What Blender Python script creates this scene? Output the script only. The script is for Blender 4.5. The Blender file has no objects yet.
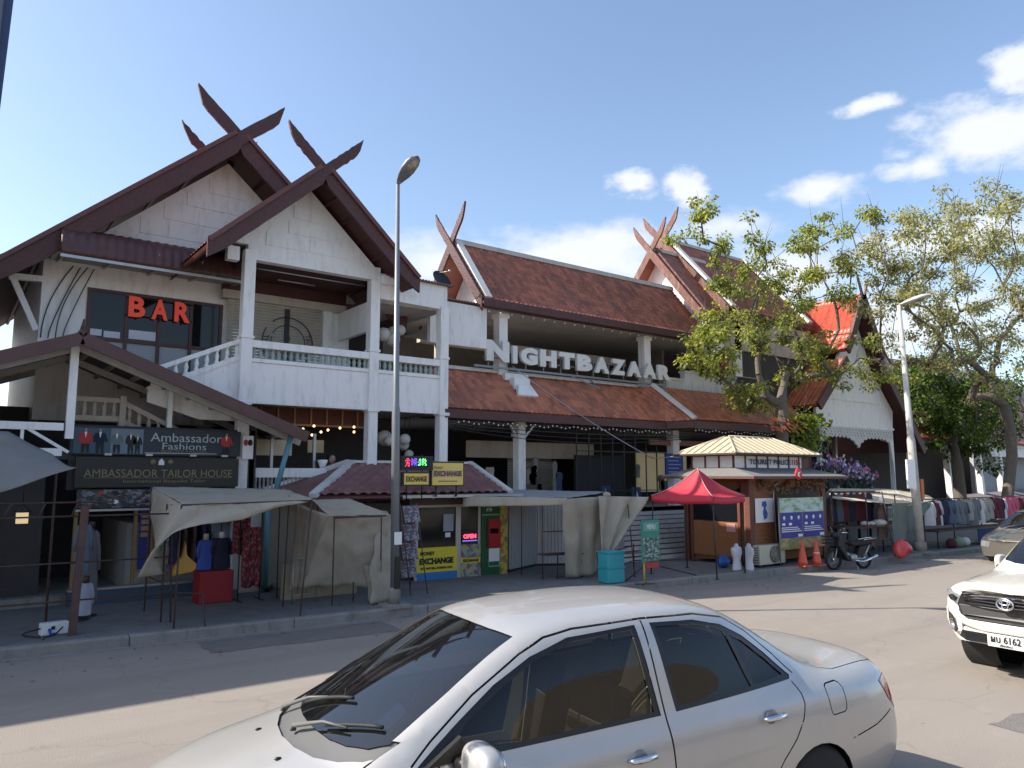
import bpy, math, random
from mathutils import Vector, Matrix, noise
R = math.radians
SC = bpy.context.scene
# ---------------- camera ----------------
F = 755.0; CAMZ = 2.45; YAW = R(52.9); PIT = math.atan(92/755)
cd = bpy.data.cameras.new('camera'); cam = bpy.data.objects.new('camera', cd)
SC.collection.objects.link(cam); SC.camera = cam
cd.sensor_width = 36; cd.lens = 36*F/1024; cd.clip_end = 6000; cd.clip_start = .05
cam.location = (0, 0, CAMZ); cam.rotation_euler = (R(90)+PIT, 0, YAW-R(90))
# ---------------- sun and sky ----------------
SUN_EL = R(39); SHD = R(-32)                       # shadows run along this world angle
sd = Vector((-math.cos(SHD)*math.cos(SUN_EL), -math.sin(SHD)*math.cos(SUN_EL), math.sin(SUN_EL)))
sl = bpy.data.lights.new('sun', 'SUN'); sl.energy = 4.3; sl.angle = R(.53); sl.color = (1, .93, .82)
so = bpy.data.objects.new('sun', sl); SC.collection.objects.link(so)
so.rotation_euler = sd.to_track_quat('Z', 'Y').to_euler()
W = bpy.data.worlds.new('World'); SC.world = W; W.use_nodes = True
nt = W.node_tree; nt.nodes.clear(); N = nt.nodes.new; L = nt.links.new
sky = N('ShaderNodeTexSky'); sky.sky_type = 'NISHITA'; sky.sun_disc = False
sky.sun_elevation = SUN_EL; sky.sun_rotation = math.atan2(sd.x, sd.y)
sky.air_density = 1.0; sky.dust_density = 1.5; sky.ozone_density = 1.3
tc = N('ShaderNodeTexCoord')
def cloud(direc, sx, sz, thr, seed, sharp=.16, sc=9):
    """soft cumulus round one direction of the sky: ellipse mask times fractal noise"""
    d = Vector(direc).normalized(); h = math.hypot(d.x, d.y)
    u = Vector((d.y/h, -d.x/h, 0)); v = u.cross(d)
    def dot(vec, k):
        n = N('ShaderNodeVectorMath'); n.operation = 'DOT_PRODUCT'; n.inputs[1].default_value = tuple(Vector(vec)*k)
        L(tc.outputs['Generated'], n.inputs[0]); return n.outputs['Value']
    cx = N('ShaderNodeCombineXYZ'); L(dot(u, 1/sx), cx.inputs[0]); L(dot(v, 1/sz), cx.inputs[1])
    fr = N('ShaderNodeMath'); fr.operation = 'LESS_THAN'; fr.inputs[1].default_value = 0
    ln = N('ShaderNodeVectorMath'); ln.operation = 'LENGTH'; L(cx.outputs[0], ln.inputs[0])
    dn = N('ShaderNodeVectorMath'); dn.operation = 'DOT_PRODUCT'; dn.inputs[1].default_value = tuple(d)
    L(tc.outputs['Generated'], dn.inputs[0])
    ns = N('ShaderNodeTexNoise'); ns.inputs['Scale'].default_value = sc; ns.inputs['Detail'].default_value = 9
    ns.inputs['Roughness'].default_value = .58
    mp = N('ShaderNodeMapping'); mp.inputs['Location'].default_value = (seed, seed*.7, 0); mp.inputs['Scale'].default_value = (1, 1, 1.9)
    L(tc.outputs['Generated'], mp.inputs[0]); L(mp.outputs[0], ns.inputs['Vector'])
    a = N('ShaderNodeMath'); a.operation = 'MULTIPLY_ADD'; a.inputs[1].default_value = -.42; a.inputs[2].default_value = .42 - thr
    L(ln.outputs['Value'], a.inputs[0])
    b = N('ShaderNodeMath'); b.operation = 'ADD'; L(a.outputs[0], b.inputs[0]); L(ns.outputs['Fac'], b.inputs[1])
    mr = N('ShaderNodeMapRange'); mr.interpolation_type = 'SMOOTHSTEP'
    mr.inputs['From Min'].default_value = .5; mr.inputs['From Max'].default_value = .5+sharp
    L(b.outputs[0], mr.inputs['Value'])
    g = N('ShaderNodeMath'); g.operation = 'GREATER_THAN'; g.inputs[1].default_value = .3; L(dn.outputs['Value'], g.inputs[0])
    m = N('ShaderNodeMath'); m.operation = 'MULTIPLY'; L(mr.outputs[0], m.inputs[0]); L(g.outputs[0], m.inputs[1])
    return m.outputs[0]
FW = Vector((math.cos(YAW)*math.cos(PIT), math.sin(YAW)*math.cos(PIT), math.sin(PIT)))
RT = Vector((math.sin(YAW), -math.cos(YAW), 0)); UPV = RT.cross(FW)
CAM = Vector((0, 0, CAMZ))
def ray(x, y): return FW*F + RT*(x-512) + UPV*(384-y)
def aY(x, y, Y):                                    # the point of the vertical plane Y = const seen at that pixel
    r = ray(x, y); return CAM + r*((Y-CAM.y)/r.y)
def aX(x, y, X): r = ray(x, y); return CAM + r*((X-CAM.x)/r.x)
def aZ(x, y, z=0): r = ray(x, y); return CAM + r*((z-CAM.z)/r.z)
tot = None
CLOUDS = [((575, 258), .18, .055, .02, 3.1, .34, 8), ((440, 265), .20, .06, .08, 7.7, .42, 8), ((985, 140), .105, .045, .01, 5.3, .26, 10),
          ((930, 165), .05, .022, .04, 15.3, .3, 14), ((818, 190), .075, .024, .07, 9.2, .34, 13), ((634, 184), .038, .022, .0, 1.4, .3, 18), ((684, 190), .034, .034, .02, 2.4, .3, 18),
          ((1018, 64), .038, .03, .04, 6.1, .3, 16), ((868, 104), .05, .013, .07, 11.3, .34, 20), ((960, 240), .16, .05, .03, 4.4, .36, 11),
          ((770, 285), .16, .10, .02, 8.8, .4, 8), ((900, 330), .26, .08, .03, 12.8, .4, 7), ((740, 225), .14, .03, .10, 21.8, .45, 10)]
for (px, a1, a2, th, sdv, sh, sc_) in CLOUDS:
    o_ = cloud(ray(*px), a1, a2, th, sdv, sh, sc_)
    if tot is None: tot = o_
    else:
        m = N('ShaderNodeMath'); m.operation = 'MAXIMUM'; L(tot, m.inputs[0]); L(o_, m.inputs[1]); tot = m.outputs[0]
hs = N('ShaderNodeMix'); hs.data_type = 'RGBA'; hs.inputs['B'].default_value = (4.0, 4.1, 4.4, 1)
cl = N('ShaderNodeMath'); cl.operation = 'MULTIPLY'; cl.inputs[1].default_value = .9; L(tot, cl.inputs[0])
L(cl.outputs[0], hs.inputs['Factor']); L(sky.outputs[0], hs.inputs['A'])
bg = N('ShaderNodeBackground'); bg.inputs['Strength'].default_value = .132
L(hs.outputs['Result'], bg.inputs['Color']); wo = N('ShaderNodeOutputWorld'); L(bg.outputs[0], wo.inputs[0])
SC.view_settings.view_transform = 'Standard'; SC.view_settings.look = 'None'; SC.view_settings.exposure = 0.95
SC.cycles.max_bounces = 6; SC.cycles.diffuse_bounces = 3

# ---------------- materials ----------------
def mat(name, col, rough=.7, metal=0., var=.12, vs=3., bump=0., bs=30., stain=0., scol=None, coat=0., spec=None, trans=0., emit=None, es=1., ss=1.2):
    m = bpy.data.materials.new(name); m.use_nodes = True; t = m.node_tree; b = t.nodes['Principled BSDF']
    n = t.nodes.new; l = t.links.new
    b.inputs['Roughness'].default_value = rough; b.inputs['Metallic'].default_value = metal
    if coat: b.inputs['Coat Weight'].default_value = coat; b.inputs['Coat Roughness'].default_value = .05
    if spec is not None: b.inputs['Specular IOR Level'].default_value = spec
    if trans: b.inputs['Transmission Weight'].default_value = trans
    if emit: b.inputs['Emission Color'].default_value = (*emit, 1); b.inputs['Emission Strength'].default_value = es
    c = n('ShaderNodeTexCoord')
    ns = n('ShaderNodeTexNoise'); ns.inputs['Scale'].default_value = vs; ns.inputs['Detail'].default_value = 6
    l(c.outputs['Object'], ns.inputs['Vector'])
    mx = n('ShaderNodeMix'); mx.data_type = 'RGBA'
    mx.inputs['A'].default_value = (*[v*(1-var) for v in col], 1); mx.inputs['B'].default_value = (*[min(1, v*(1+var)) for v in col], 1)
    l(ns.outputs['Fac'], mx.inputs['Factor']); out = mx.outputs['Result']
    if stain:
        s = n('ShaderNodeTexNoise'); s.inputs['Scale'].default_value = ss; s.inputs['Detail'].default_value = 8; s.inputs['Roughness'].default_value = .7
        mp = n('ShaderNodeMapping'); mp.inputs['Scale'].default_value = (2.2, 2.2, .5)
        l(c.outputs['Object'], mp.inputs[0]); l(mp.outputs[0], s.inputs['Vector'])
        r = n('ShaderNodeMapRange'); r.inputs['From Min'].default_value = .5; r.inputs['From Max'].default_value = .78; r.inputs['To Max'].default_value = stain
        l(s.outputs['Fac'], r.inputs['Value'])
        m2 = n('ShaderNodeMix'); m2.data_type = 'RGBA'; l(r.outputs[0], m2.inputs['Factor']); l(out, m2.inputs['A'])
        m2.inputs['B'].default_value = (*(scol or [v*.4 for v in col]), 1); out = m2.outputs['Result']
    l(out, b.inputs['Base Color'])
    if bump:
        nb = n('ShaderNodeTexNoise'); nb.inputs['Scale'].default_value = bs; nb.inputs['Detail'].default_value = 5
        l(c.outputs['Object'], nb.inputs['Vector'])
        bp = n('ShaderNodeBump'); bp.inputs['Strength'].default_value = bump; bp.inputs['Distance'].default_value = .02
        l(nb.outputs['Fac'], bp.inputs['Height']); l(bp.outputs[0], b.inputs['Normal'])
    return m
def tile_mat(name, c1, c2, tu, tv, rough=.75, moss=.3, spec=.3):
    m = mat(name, c1, rough, spec=spec); t = m.node_tree; b = t.nodes['Principled BSDF']; n = t.nodes.new; l = t.links.new
    uv = n('ShaderNodeUVMap'); mp = n('ShaderNodeVectorMath'); mp.operation = 'DIVIDE'; mp.inputs[1].default_value = (tu, tv, 1)
    fl = n('ShaderNodeVectorMath'); fl.operation = 'FLOOR'; wn = n('ShaderNodeTexWhiteNoise'); wn.noise_dimensions = '2D'
    l(uv.outputs[0], mp.inputs[0]); l(mp.outputs[0], fl.inputs[0]); l(fl.outputs[0], wn.inputs['Vector'])
    mx = n('ShaderNodeMix'); mx.data_type = 'RGBA'; mx.inputs['A'].default_value = (*c1, 1); mx.inputs['B'].default_value = (*c2, 1)
    l(wn.outputs['Value'], mx.inputs['Factor'])
    c = n('ShaderNodeTexCoord'); ns = n('ShaderNodeTexNoise'); ns.inputs['Scale'].default_value = 1.1; ns.inputs['Detail'].default_value = 8
    l(c.outputs['Object'], ns.inputs['Vector']); r = n('ShaderNodeMapRange'); r.inputs['From Min'].default_value = .45; r.inputs['From Max'].default_value = .75; r.inputs['To Max'].default_value = moss
    l(ns.outputs['Fac'], r.inputs['Value']); m2 = n('ShaderNodeMix'); m2.data_type = 'RGBA'
    l(r.outputs[0], m2.inputs['Factor']); l(mx.outputs['Result'], m2.inputs['A']); m2.inputs['B'].default_value = (.06, .045, .04, 1)
    l(m2.outputs['Result'], b.inputs['Base Color']); return m
def poster_mat(name, cols, su=6, sv=6, seed=0., rough=.5, smooth=False):
    """printed sheet: random patches of the given colours, cells in UV"""
    m = mat(name, cols[0], rough); t = m.node_tree; b = t.nodes['Principled BSDF']; n = t.nodes.new; l = t.links.new
    uv = n('ShaderNodeUVMap'); mp = n('ShaderNodeVectorMath'); mp.operation = 'MULTIPLY'; mp.inputs[1].default_value = (su, sv, 1)
    v = n('ShaderNodeTexVoronoi'); v.inputs['Scale'].default_value = 1; v.inputs['Randomness'].default_value = .8
    ad = n('ShaderNodeVectorMath'); ad.operation = 'ADD'; ad.inputs[1].default_value = (seed, seed, 0)
    l(uv.outputs[0], mp.inputs[0]); l(mp.outputs[0], ad.inputs[0]); l(ad.outputs[0], v.inputs['Vector'])
    sp = n('ShaderNodeSeparateColor'); l(v.outputs['Color'], sp.inputs[0])
    if smooth: v = n('ShaderNodeTexNoise'); v.inputs['Scale'].default_value = 1; v.inputs['Detail'].default_value = 5; l(ad.outputs[0], v.inputs['Vector'])
    cr = n('ShaderNodeValToRGB'); cr.color_ramp.interpolation = 'LINEAR' if smooth else 'CONSTANT'
    while len(cr.color_ramp.elements) < len(cols): cr.color_ramp.elements.new(.5)
    for i, c_ in enumerate(cols):
        cr.color_ramp.elements[i].position = (.3+.4*i/len(cols)) if smooth else i/len(cols); cr.color_ramp.elements[i].color = (*c_, 1)
    l(v.outputs['Fac'] if smooth else sp.outputs[0], cr.inputs[0]); l(cr.outputs[0], b.inputs['Base Color']); return m
def translucify(m, f, k=1.):
    t = m.node_tree; b = t.nodes['Principled BSDF']; tl = t.nodes.new('ShaderNodeBsdfTranslucent'); mx = t.nodes.new('ShaderNodeMixShader'); mx.inputs[0].default_value = f
    if b.inputs['Base Color'].links: t.links.new(b.inputs['Base Color'].links[0].from_socket, tl.inputs[0])
    t.links.new(b.outputs[0], mx.inputs[1]); t.links.new(tl.outputs[0], mx.inputs[2]); t.links.new(mx.outputs[0], t.nodes['Material Output'].inputs[0]); return m
WHITE = mat('white_paint', (.82, .80, .785), .55, var=.04, stain=.6, scol=(.40, .37, .34), bump=.12, bs=8, ss=2.8)
CREAM = mat('aged_cream_plaster', (.50, .44, .38), .8, var=.12, stain=.6, scol=(.2, .16, .13))
MAROON = mat('maroon_timber', (.075, .024, .022), .55, var=.3, vs=9, stain=.5, scol=(.02, .012, .012), bump=.4, bs=18)
CARVED = mat('carved_maroon_wood', (.075, .024, .022), .5, var=.35, vs=14, bump=.9, bs=22)
CARVRED = mat('weathered_red_wood', (.13, .05, .036), .7, var=.5, vs=16, bump=.9, bs=20, stain=.75, scol=(.33, .24, .20), ss=4)
SOFFIT = mat('dark_red_soffit', (.07, .022, .02), .7, var=.2, bump=.3)
GREYPL = mat('grey_plaster', (.40, .38, .36), .85, var=.2, vs=5, bump=.4, stain=.5)
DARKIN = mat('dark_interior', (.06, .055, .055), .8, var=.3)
DARKW = mat('dark_timber', (.05, .03, .022), .6, var=.3, vs=8)
BROWNT = tile_mat('brown_roof_tile', (.46, .15, .09), (.23, .075, .05), .17, .2, .5, .45, .5)
SKIRTT = tile_mat('orange_brown_tile', (.50, .17, .085), (.27, .085, .048), .17, .2, .45, .4, .5)
REDT = tile_mat('bright_red_tile', (.62, .10, .055), (.45, .075, .045), .3, .34, .4, .12, .5)
ORGT = tile_mat('orange_tile', (.55, .17, .07), (.38, .10, .05), .16, .2, .5, .3, .4)
CORR = mat('maroon_metal_sheet', (.09, .04, .038), .5, metal=.0, var=.3, stain=.5, scol=(.05, .035, .035))
STEEL = mat('galvanised_steel', (.42, .42, .43), .42, metal=.75, var=.12, stain=.3, bump=.1)
LAMPP = mat('grey_painted_steel', (.20, .21, .23), .45, metal=.4, var=.1, stain=.4)
RUST = mat('rusty_steel', (.085, .05, .045), .8, metal=.2, var=.4, vs=12, bump=.4)
DKMET = mat('dark_metal', (.03, .03, .032), .45, metal=.3, var=.2)
CONC = mat('concrete', (.25, .235, .215), .95, var=.25, vs=3, bump=.8, bs=24, stain=.85, scol=(.10, .095, .088), ss=2)
BLACK = mat('black_rubber', (.012, .012, .012), .7, var=.2)
TARP = mat('beige_tarpaulin', (.52, .46, .365), .8, var=.12, vs=4, stain=.6, scol=(.25, .21, .15), bump=.6, bs=7); translucify(TARP, .3)
TARPG = mat('grey_tarpaulin', (.20, .195, .185), .8, var=.15, stain=.4)
TARPGR = mat('green_grey_tarpaulin', (.15, .18, .16), .8, var=.15, stain=.4, bump=.3, bs=8)
GLASSD = mat('dark_window_glass', (.008, .009, .012), .05, spec=.35, var=.0)
CHROME = mat('chrome', (.75, .75, .77), .12, metal=1, var=.02)
def plain(name, c, r=.6, **k): return mat(name, c, r, **k)
RED = plain('red_cloth', (.30, .012, .02)); BLUE = plain('blue_print', (.03, .07, .35)); YEL = plain('yellow_print', (.75, .62, .04))
WHT = plain('white_plastic', (.78, .78, .78), .4, var=.03); SKIN = plain('skin', (.42, .25, .18), .6)
NAVY = plain('navy_cloth', (.018, .022, .05), .85); BLKPAINT = plain('black_paint', (.01, .01, .01), .4)
GREEN = plain('green_paint', (.02, .13, .06), .4); TEAL = plain('teal_plastic', (.03, .32, .38), .45)
GOLD = plain('dull_gold_letter', (.24, .19, .10), .5); PALE = plain('pale_letter', (.42, .47, .48), .6)

# ---------------- mesh helpers ----------------
class MB:
    def __init__(s): s.v = []; s.f = []; s.uv = []; s.sm = []
    def add(s, vs, fs, uvs=None, smooth=False):
        b = len(s.v); s.v += [Vector(v) for v in vs]
        for i, f in enumerate(fs):
            s.f.append([b+k for k in f]); s.uv.append(uvs[i] if uvs else None); s.sm.append(smooth)
        return s
    def box(s, a, b):
        x0, y0, z0 = [min(p, q) for p, q in zip(a, b)]; x1, y1, z1 = [max(p, q) for p, q in zip(a, b)]
        v = [(x0,y0,z0),(x1,y0,z0),(x1,y1,z0),(x0,y1,z0),(x0,y0,z1),(x1,y0,z1),(x1,y1,z1),(x0,y1,z1)]
        return s.add(v, [(0,3,2,1),(4,5,6,7),(0,1,5,4),(1,2,6,5),(2,3,7,6),(3,0,4,7)])
    def cbox(s, c, d, rz=0):
        m = Matrix.Rotation(rz, 3, 'Z'); c = Vector(c); hx, hy, hz = [k/2 for k in d]
        v = [c + m@Vector((x*hx, y*hy, z*hz)) for z in (-1, 1) for (x, y) in ((-1,-1),(1,-1),(1,1),(-1,1))]
        return s.add(v, [(0,3,2,1),(4,5,6,7),(0,1,5,4),(1,2,6,5),(2,3,7,6),(3,0,4,7)])
    def bar(s, a, b, w, h=None, up=(0,0,1)):
        """rectangular bar from a to b; w across, h along up"""
        a = Vector(a); b = Vector(b); d = (b-a).normalized(); u = Vector(up); h = h or w
        sd_ = d.cross(u)
        if sd_.length < 1e-4: sd_ = d.cross(Vector((1,0,0)))
        sd_.normalize(); u = sd_.cross(d).normalized()
        v = [p + sd_*x*w/2 + u*z*h/2 for p in (a, b) for (x, z) in ((-1,-1),(1,-1),(1,1),(-1,1))]
        return s.add(v, [(0,1,2,3),(7,6,5,4),(0,4,5,1),(1,5,6,2),(2,6,7,3),(3,7,4,0)])
    def tube(s, pts, r, n=8, cap=True):
        pts = [Vector(p) for p in pts]; rs = r if isinstance(r, (list, tuple)) else [r]*len(pts)
        vs = []; fs = []; prev = None
        for i, p in enumerate(pts):
            d = (pts[min(i+1, len(pts)-1)]-pts[max(i-1, 0)])
            if d.length < 1e-9: d = Vector((0,0,1))
            d.normalize()
            a = prev if prev is not None else (Vector((0,0,1)) if abs(d.z) < .9 else Vector((1,0,0)))
            x = (a - d*a.dot(d)); x.normalize(); prev = x; y = d.cross(x)
            for k in range(n):
                t = 2*math.pi*k/n; vs.append(p + (x*math.cos(t)+y*math.sin(t))*rs[i])
        for i in range(len(pts)-1):
            for k in range(n): fs.append((i*n+k, i*n+(k+1)%n, (i+1)*n+(k+1)%n, (i+1)*n+k))
        if cap: fs += [tuple(range(n))[::-1], tuple((len(pts)-1)*n+k for k in range(n))]
        return s.add(vs, fs, smooth=True)
    def lathe(s, c, prof, n=16, axis='Z', smooth=True):
        """profile list of (r, h) turned about an axis through c"""
        c = Vector(c); vs = []; fs = []
        for (r, h) in prof:
            for k in range(n):
                t = 2*math.pi*k/n; a, b = r*math.cos(t), r*math.sin(t)
                vs.append(c + Vector({'Z': (a, b, h), 'Y': (a, h, -b), 'X': (h, a, b)}[axis]))
        for i in range(len(prof)-1):
            for k in range(n): fs.append((i*n+k, i*n+(k+1)%n, (i+1)*n+(k+1)%n, (i+1)*n+k))
        fs += [tuple(range(n))[::-1], tuple((len(prof)-1)*n+k for k in range(n))]
        return s.add(vs, fs, smooth=smooth)
    def sphere(s, c, r, n=14, sc=(1,1,1)):
        c = Vector(c); m = n//2; vs = []; fs = []
        for i in range(m+1):
            ph = math.pi*i/m
            for k in range(n):
                t = 2*math.pi*k/n; vs.append(c + Vector((math.sin(ph)*math.cos(t)*sc[0], math.sin(ph)*math.sin(t)*sc[1], math.cos(ph)*sc[2]))*r)
        for i in range(m):
            for k in range(n): fs.append((i*n+k, (i+1)*n+k, (i+1)*n+(k+1)%n, i*n+(k+1)%n))
        return s.add(vs, fs, smooth=True)
    def prism(s, poly, a, b, axis='Y'):
        """polygon (2D) extruded between a and b; axis Y: poly is (x,z); X: (y,z); Z: (x,y)"""
        g = {'Y': lambda p, t: (p[0], t, p[1]), 'X': lambda p, t: (t, p[0], p[1]), 'Z': lambda p, t: (p[0], p[1], t)}[axis]
        n = len(poly); vs = [g(p, a) for p in poly]+[g(p, b) for p in poly]
        fs = [tuple(range(n)), tuple(range(2*n-1, n-1, -1))]+[(i, i+n, (i+1)%n+n, (i+1)%n) for i in range(n)]
        return s.add(vs, fs)
    def slab(s, q, th):
        """quad q (4 points, counter-clockwise seen from outside) thickened inwards"""
        q = [Vector(p) for p in q]; n = (q[1]-q[0]).cross(q[3]-q[0]).normalized()
        v = q + [p - n*th for p in q]
        return s.add(v, [(0,1,2,3),(7,6,5,4),(0,4,5,1),(1,5,6,2),(2,6,7,3),(3,7,4,0)], uvs=[[(0,0),(1,0),(1,1),(0,1)]]*6)
    def grid(s, fn, nu, nv, uvf=None, smooth=True, flip=False):
        vs = [fn(i/nu, j/nv) for j in range(nv+1) for i in range(nu+1)]; fs = []; uvs = []
        for j in range(nv):
            for i in range(nu):
                a = j*(nu+1)+i; q = [a, a+1, a+nu+2, a+nu+1]; c = [(i/nu, j/nv), ((i+1)/nu, j/nv), ((i+1)/nu, (j+1)/nv), (i/nu, (j+1)/nv)]
                if flip: q = q[::-1]; c = c[::-1]
                fs.append(tuple(q)); uvs.append([uvf(*k) for k in c] if uvf else c)
        return s.add(vs, fs, uvs, smooth)
    def obj(s, name, m, parent=None, solid=0, local=False, bevel=0):
        me = bpy.data.meshes.new(name)
        inv = parent['_M'] if (parent is not None and '_M' in parent.keys()) else None
        if parent is not None and not local:
            im = MINV[parent.name]; vs = [im@v for v in s.v]
        else: vs = s.v
        me.from_pydata([tuple(v) for v in vs], [], s.f)
        ul = me.uv_layers.new(name='UVMap')
        for p in me.polygons:
            u = s.uv[p.index]; p.use_smooth = s.sm[p.index]
            if u and len(u) == p.loop_total:
                for k, li in enumerate(p.loop_indices): ul.data[li].uv = u[k]
        me.materials.append(m)
        o = bpy.data.objects.new(name, me); SC.collection.objects.link(o)
        if parent is not None: o.parent = parent; MINV[o.name] = MINV[parent.name]
        else: MINV[o.name] = Matrix()
        if solid:
            md = o.modifiers.new('solid', 'SOLIDIFY'); md.thickness = solid; md.offset = 0
        if bevel:
            md = o.modifiers.new('bevel', 'BEVEL'); md.width = bevel; md.segments = 2; md.limit_method = 'ANGLE'
        return o
MINV = {}
def tag(o, label, cat, group=None):
    o['label'] = label; o['category'] = cat
    if group: o['group'] = group
    return o
def struct(o, kind='structure'): o['kind'] = kind; return o
def thing(name, label, cat, loc=(0,0,0), rz=0, group=None):
    o = bpy.data.objects.new(name, None); SC.collection.objects.link(o); o.empty_display_size = .2
    o.location = loc; o.rotation_euler = (0, 0, rz)
    MINV[o.name] = (Matrix.Translation(loc) @ Matrix.Rotation(rz, 4, 'Z')).inverted()
    return tag(o, label, cat, group)
def dup(root, loc, rz=None, label=None, name=None):
    def cp(o, par):
        c = o.copy(); SC.collection.objects.link(c); c.parent = par; MINV[c.name] = Matrix()
        for ch in o.children: cp(ch, c)
        return c
    r = cp(root, None); r.location = loc
    if rz is not None: r.rotation_euler = (0, 0, rz)
    if label: r['label'] = label
    return r
FONTS = {}
def text(s, size, depth, name, m, parent=None, mtx=Matrix(), fit=None, bold=0., local=False, font=None, shear=0.):
    """lettering as extruded mesh; centred on the matrix origin, reading along its X, up along its Y; fit=(w,h)"""
    cu = bpy.data.curves.new('lettering', 'FONT'); cu.body = s; cu.size = size; cu.extrude = depth/2; cu.align_x = 'CENTER'; cu.align_y = 'CENTER'
    cu.offset = bold; cu.resolution_u = 3; cu.shear = shear
    t = bpy.data.objects.new('lettering', cu); SC.collection.objects.link(t)
    dg = bpy.context.evaluated_depsgraph_get(); dg.update()
    me = bpy.data.meshes.new_from_object(t.evaluated_get(dg)); bpy.data.objects.remove(t); bpy.data.curves.remove(cu)
    if not me.vertices: return None
    xs = [v.co.x for v in me.vertices]; ys = [v.co.y for v in me.vertices]
    cx, cy = (min(xs)+max(xs))/2, (min(ys)+max(ys))/2; sx = sy = 1
    if fit: sx = fit[0]/max(1e-6, max(xs)-min(xs)); sy = fit[1]/max(1e-6, max(ys)-min(ys))
    im = Matrix() if (parent is None or local) else MINV[parent.name]
    for v in me.vertices: v.co = im @ (mtx @ Vector(((v.co.x-cx)*sx, (v.co.y-cy)*sy, v.co.z)))
    me.materials.clear(); me.materials.append(m); me.name = name
    o = bpy.data.objects.new(name, me); SC.collection.objects.link(o)
    if parent is not None: o.parent = parent; MINV[o.name] = MINV[parent.name]
    return o
def frame(c, x=(1,0,0), up=(0,0,1)):
    """matrix whose X runs along x, Y along up, Z towards the viewer"""
    x = Vector(x).normalized(); up = Vector(up); z = x.cross(up).normalized(); y = z.cross(x)
    m = Matrix((x, y, z)).transposed().to_4x4(); m.translation = Vector(c); return m
def tile_roof(mb, A, B, C, D, tu=.16, tv=.2, amp=.025, step=.02, ns=6, th=.05):
    """A,B eave left/right, C,D top right/left (outside seen counter-clockwise): real pan tiles"""
    A, B, C, D = map(Vector, (A, B, C, D)); n = (B-A).cross(D-A).normalized()
    lu = max((B-A).length, (C-D).length); lv = ((D-A).length+(C-B).length)/2
    nu = max(2, int(lu/tu*ns)); nr = max(1, int(round(lv/tv)))
    rows = []
    for j in range(nr): rows += [(j+.02, 1.), ((j+.98), 0.)]
    def pt(u, v, w):
        p = A.lerp(B, u).lerp(D.lerp(C, u), v); d = (p-A).dot((B-A).normalized())
        h = abs(math.sin(math.pi*d/tu))
        return p + n*(amp*h + step*w), (d+50, v*lv)
    vs = []; uvd = []
    for (j, w) in rows:
        for i in range(nu+1):
            p, uv = pt(i/nu, j/nr, w); vs.append(p); uvd.append(uv)
    fs = []; uvs = []
    for r in range(len(rows)-1):
        for i in range(nu):
            a = r*(nu+1)+i; f = (a, a+1, a+nu+2, a+nu+1)
            off = -.01 if r % 2 else 0
            fs.append(f); uvs.append([(uvd[k][0], uvd[a][1]+.01) for k in f])
    mb.add(vs, fs, uvs, smooth=True)
    mb.slab([A-n*.005, B-n*.005, C-n*.005, D-n*.005], th)
    return mb
# ================= ground =================
def kerbY(x): return 12.5 - .0666*x
ASPH = mat('worn_road_surface', (.255, .225, .195), .85, var=.10, vs=.5, bump=.28, bs=60, stain=.0)
def road_detail(m):
    t = m.node_tree; b = t.nodes['Principled BSDF']; n = t.nodes.new; l = t.links.new
    src = b.inputs['Base Color'].links[0].from_socket; c = n('ShaderNodeTexCoord')
    def lay(src, fac, col):
        x = n('ShaderNodeMix'); x.data_type = 'RGBA'; l(fac, x.inputs['Factor']); l(src, x.inputs['A']); x.inputs['B'].default_value = (*col, 1); return x.outputs['Result']
    def nz(scale, mp, lo, hi, to, det=6, rough=.6):
        m_ = n('ShaderNodeMapping'); m_.inputs['Scale'].default_value = mp; m_.inputs['Rotation'].default_value = (0, 0, R(3.9)); l(c.outputs['Object'], m_.inputs[0])
        s = n('ShaderNodeTexNoise'); s.inputs['Scale'].default_value = scale; s.inputs['Detail'].default_value = det; s.inputs['Roughness'].default_value = rough; l(m_.outputs[0], s.inputs['Vector'])
        r = n('ShaderNodeMapRange'); r.inputs['From Min'].default_value = lo; r.inputs['From Max'].default_value = hi; r.inputs['To Max'].default_value = to; l(s.outputs['Fac'], r.inputs['Value']); return r.outputs[0]
    o = lay(src, nz(.9, (.12, 1, 1), .45, .7, .5), (.17, .15, .135))          # long wheel-worn bands
    o = lay(o, nz(2.2, (.5, 1, 1), .55, .75, .45, 10, .7), (.35, .31, .265))       # dusty patches
    o = lay(o, nz(7, (.7, 1, 1), .70, .76, .55, 3), (.09, .08, .07))            # oil drips
    o = lay(o, nz(160, (1, 1, 1), .5, .75, .5, 2), (.12, .11, .10))             # aggregate
    v = n('ShaderNodeTexVoronoi'); v.feature = 'DISTANCE_TO_EDGE'; v.inputs['Scale'].default_value = .33
    wv = n('ShaderNodeTexNoise'); wv.inputs['Scale'].default_value = 1.6; wv.inputs['Detail'].default_value = 5; l(c.outputs['Object'], wv.inputs['Vector'])
    ad = n('ShaderNodeVectorMath'); ad.operation = 'MULTIPLY_ADD'; ad.inputs[1].default_value = (.9, .9, .9); l(wv.outputs['Color'], ad.inputs[0]); l(c.outputs['Object'], ad.inputs[2])
    l(ad.outputs[0], v.inputs['Vector']); r = n('ShaderNodeMapRange'); r.inputs['From Min'].default_value = .0; r.inputs['From Max'].default_value = .006; r.inputs['To Min'].default_value = .3; r.inputs['To Max'].default_value = 0
    l(v.outputs['Distance'], r.inputs['Value']); o = lay(o, r.outputs[0], (.10, .09, .08))
    l(o, b.inputs['Base Color'])
road_detail(ASPH)
PAVE = mat('pavement_concrete', (.17, .165, .16), .9, var=.2, vs=2, bump=.5, bs=35, stain=.7, scol=(.07, .068, .066))
GRD = mat('dusty_ground', (.22, .19, .15), .95, var=.2, vs=.3, bump=.3)
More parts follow.
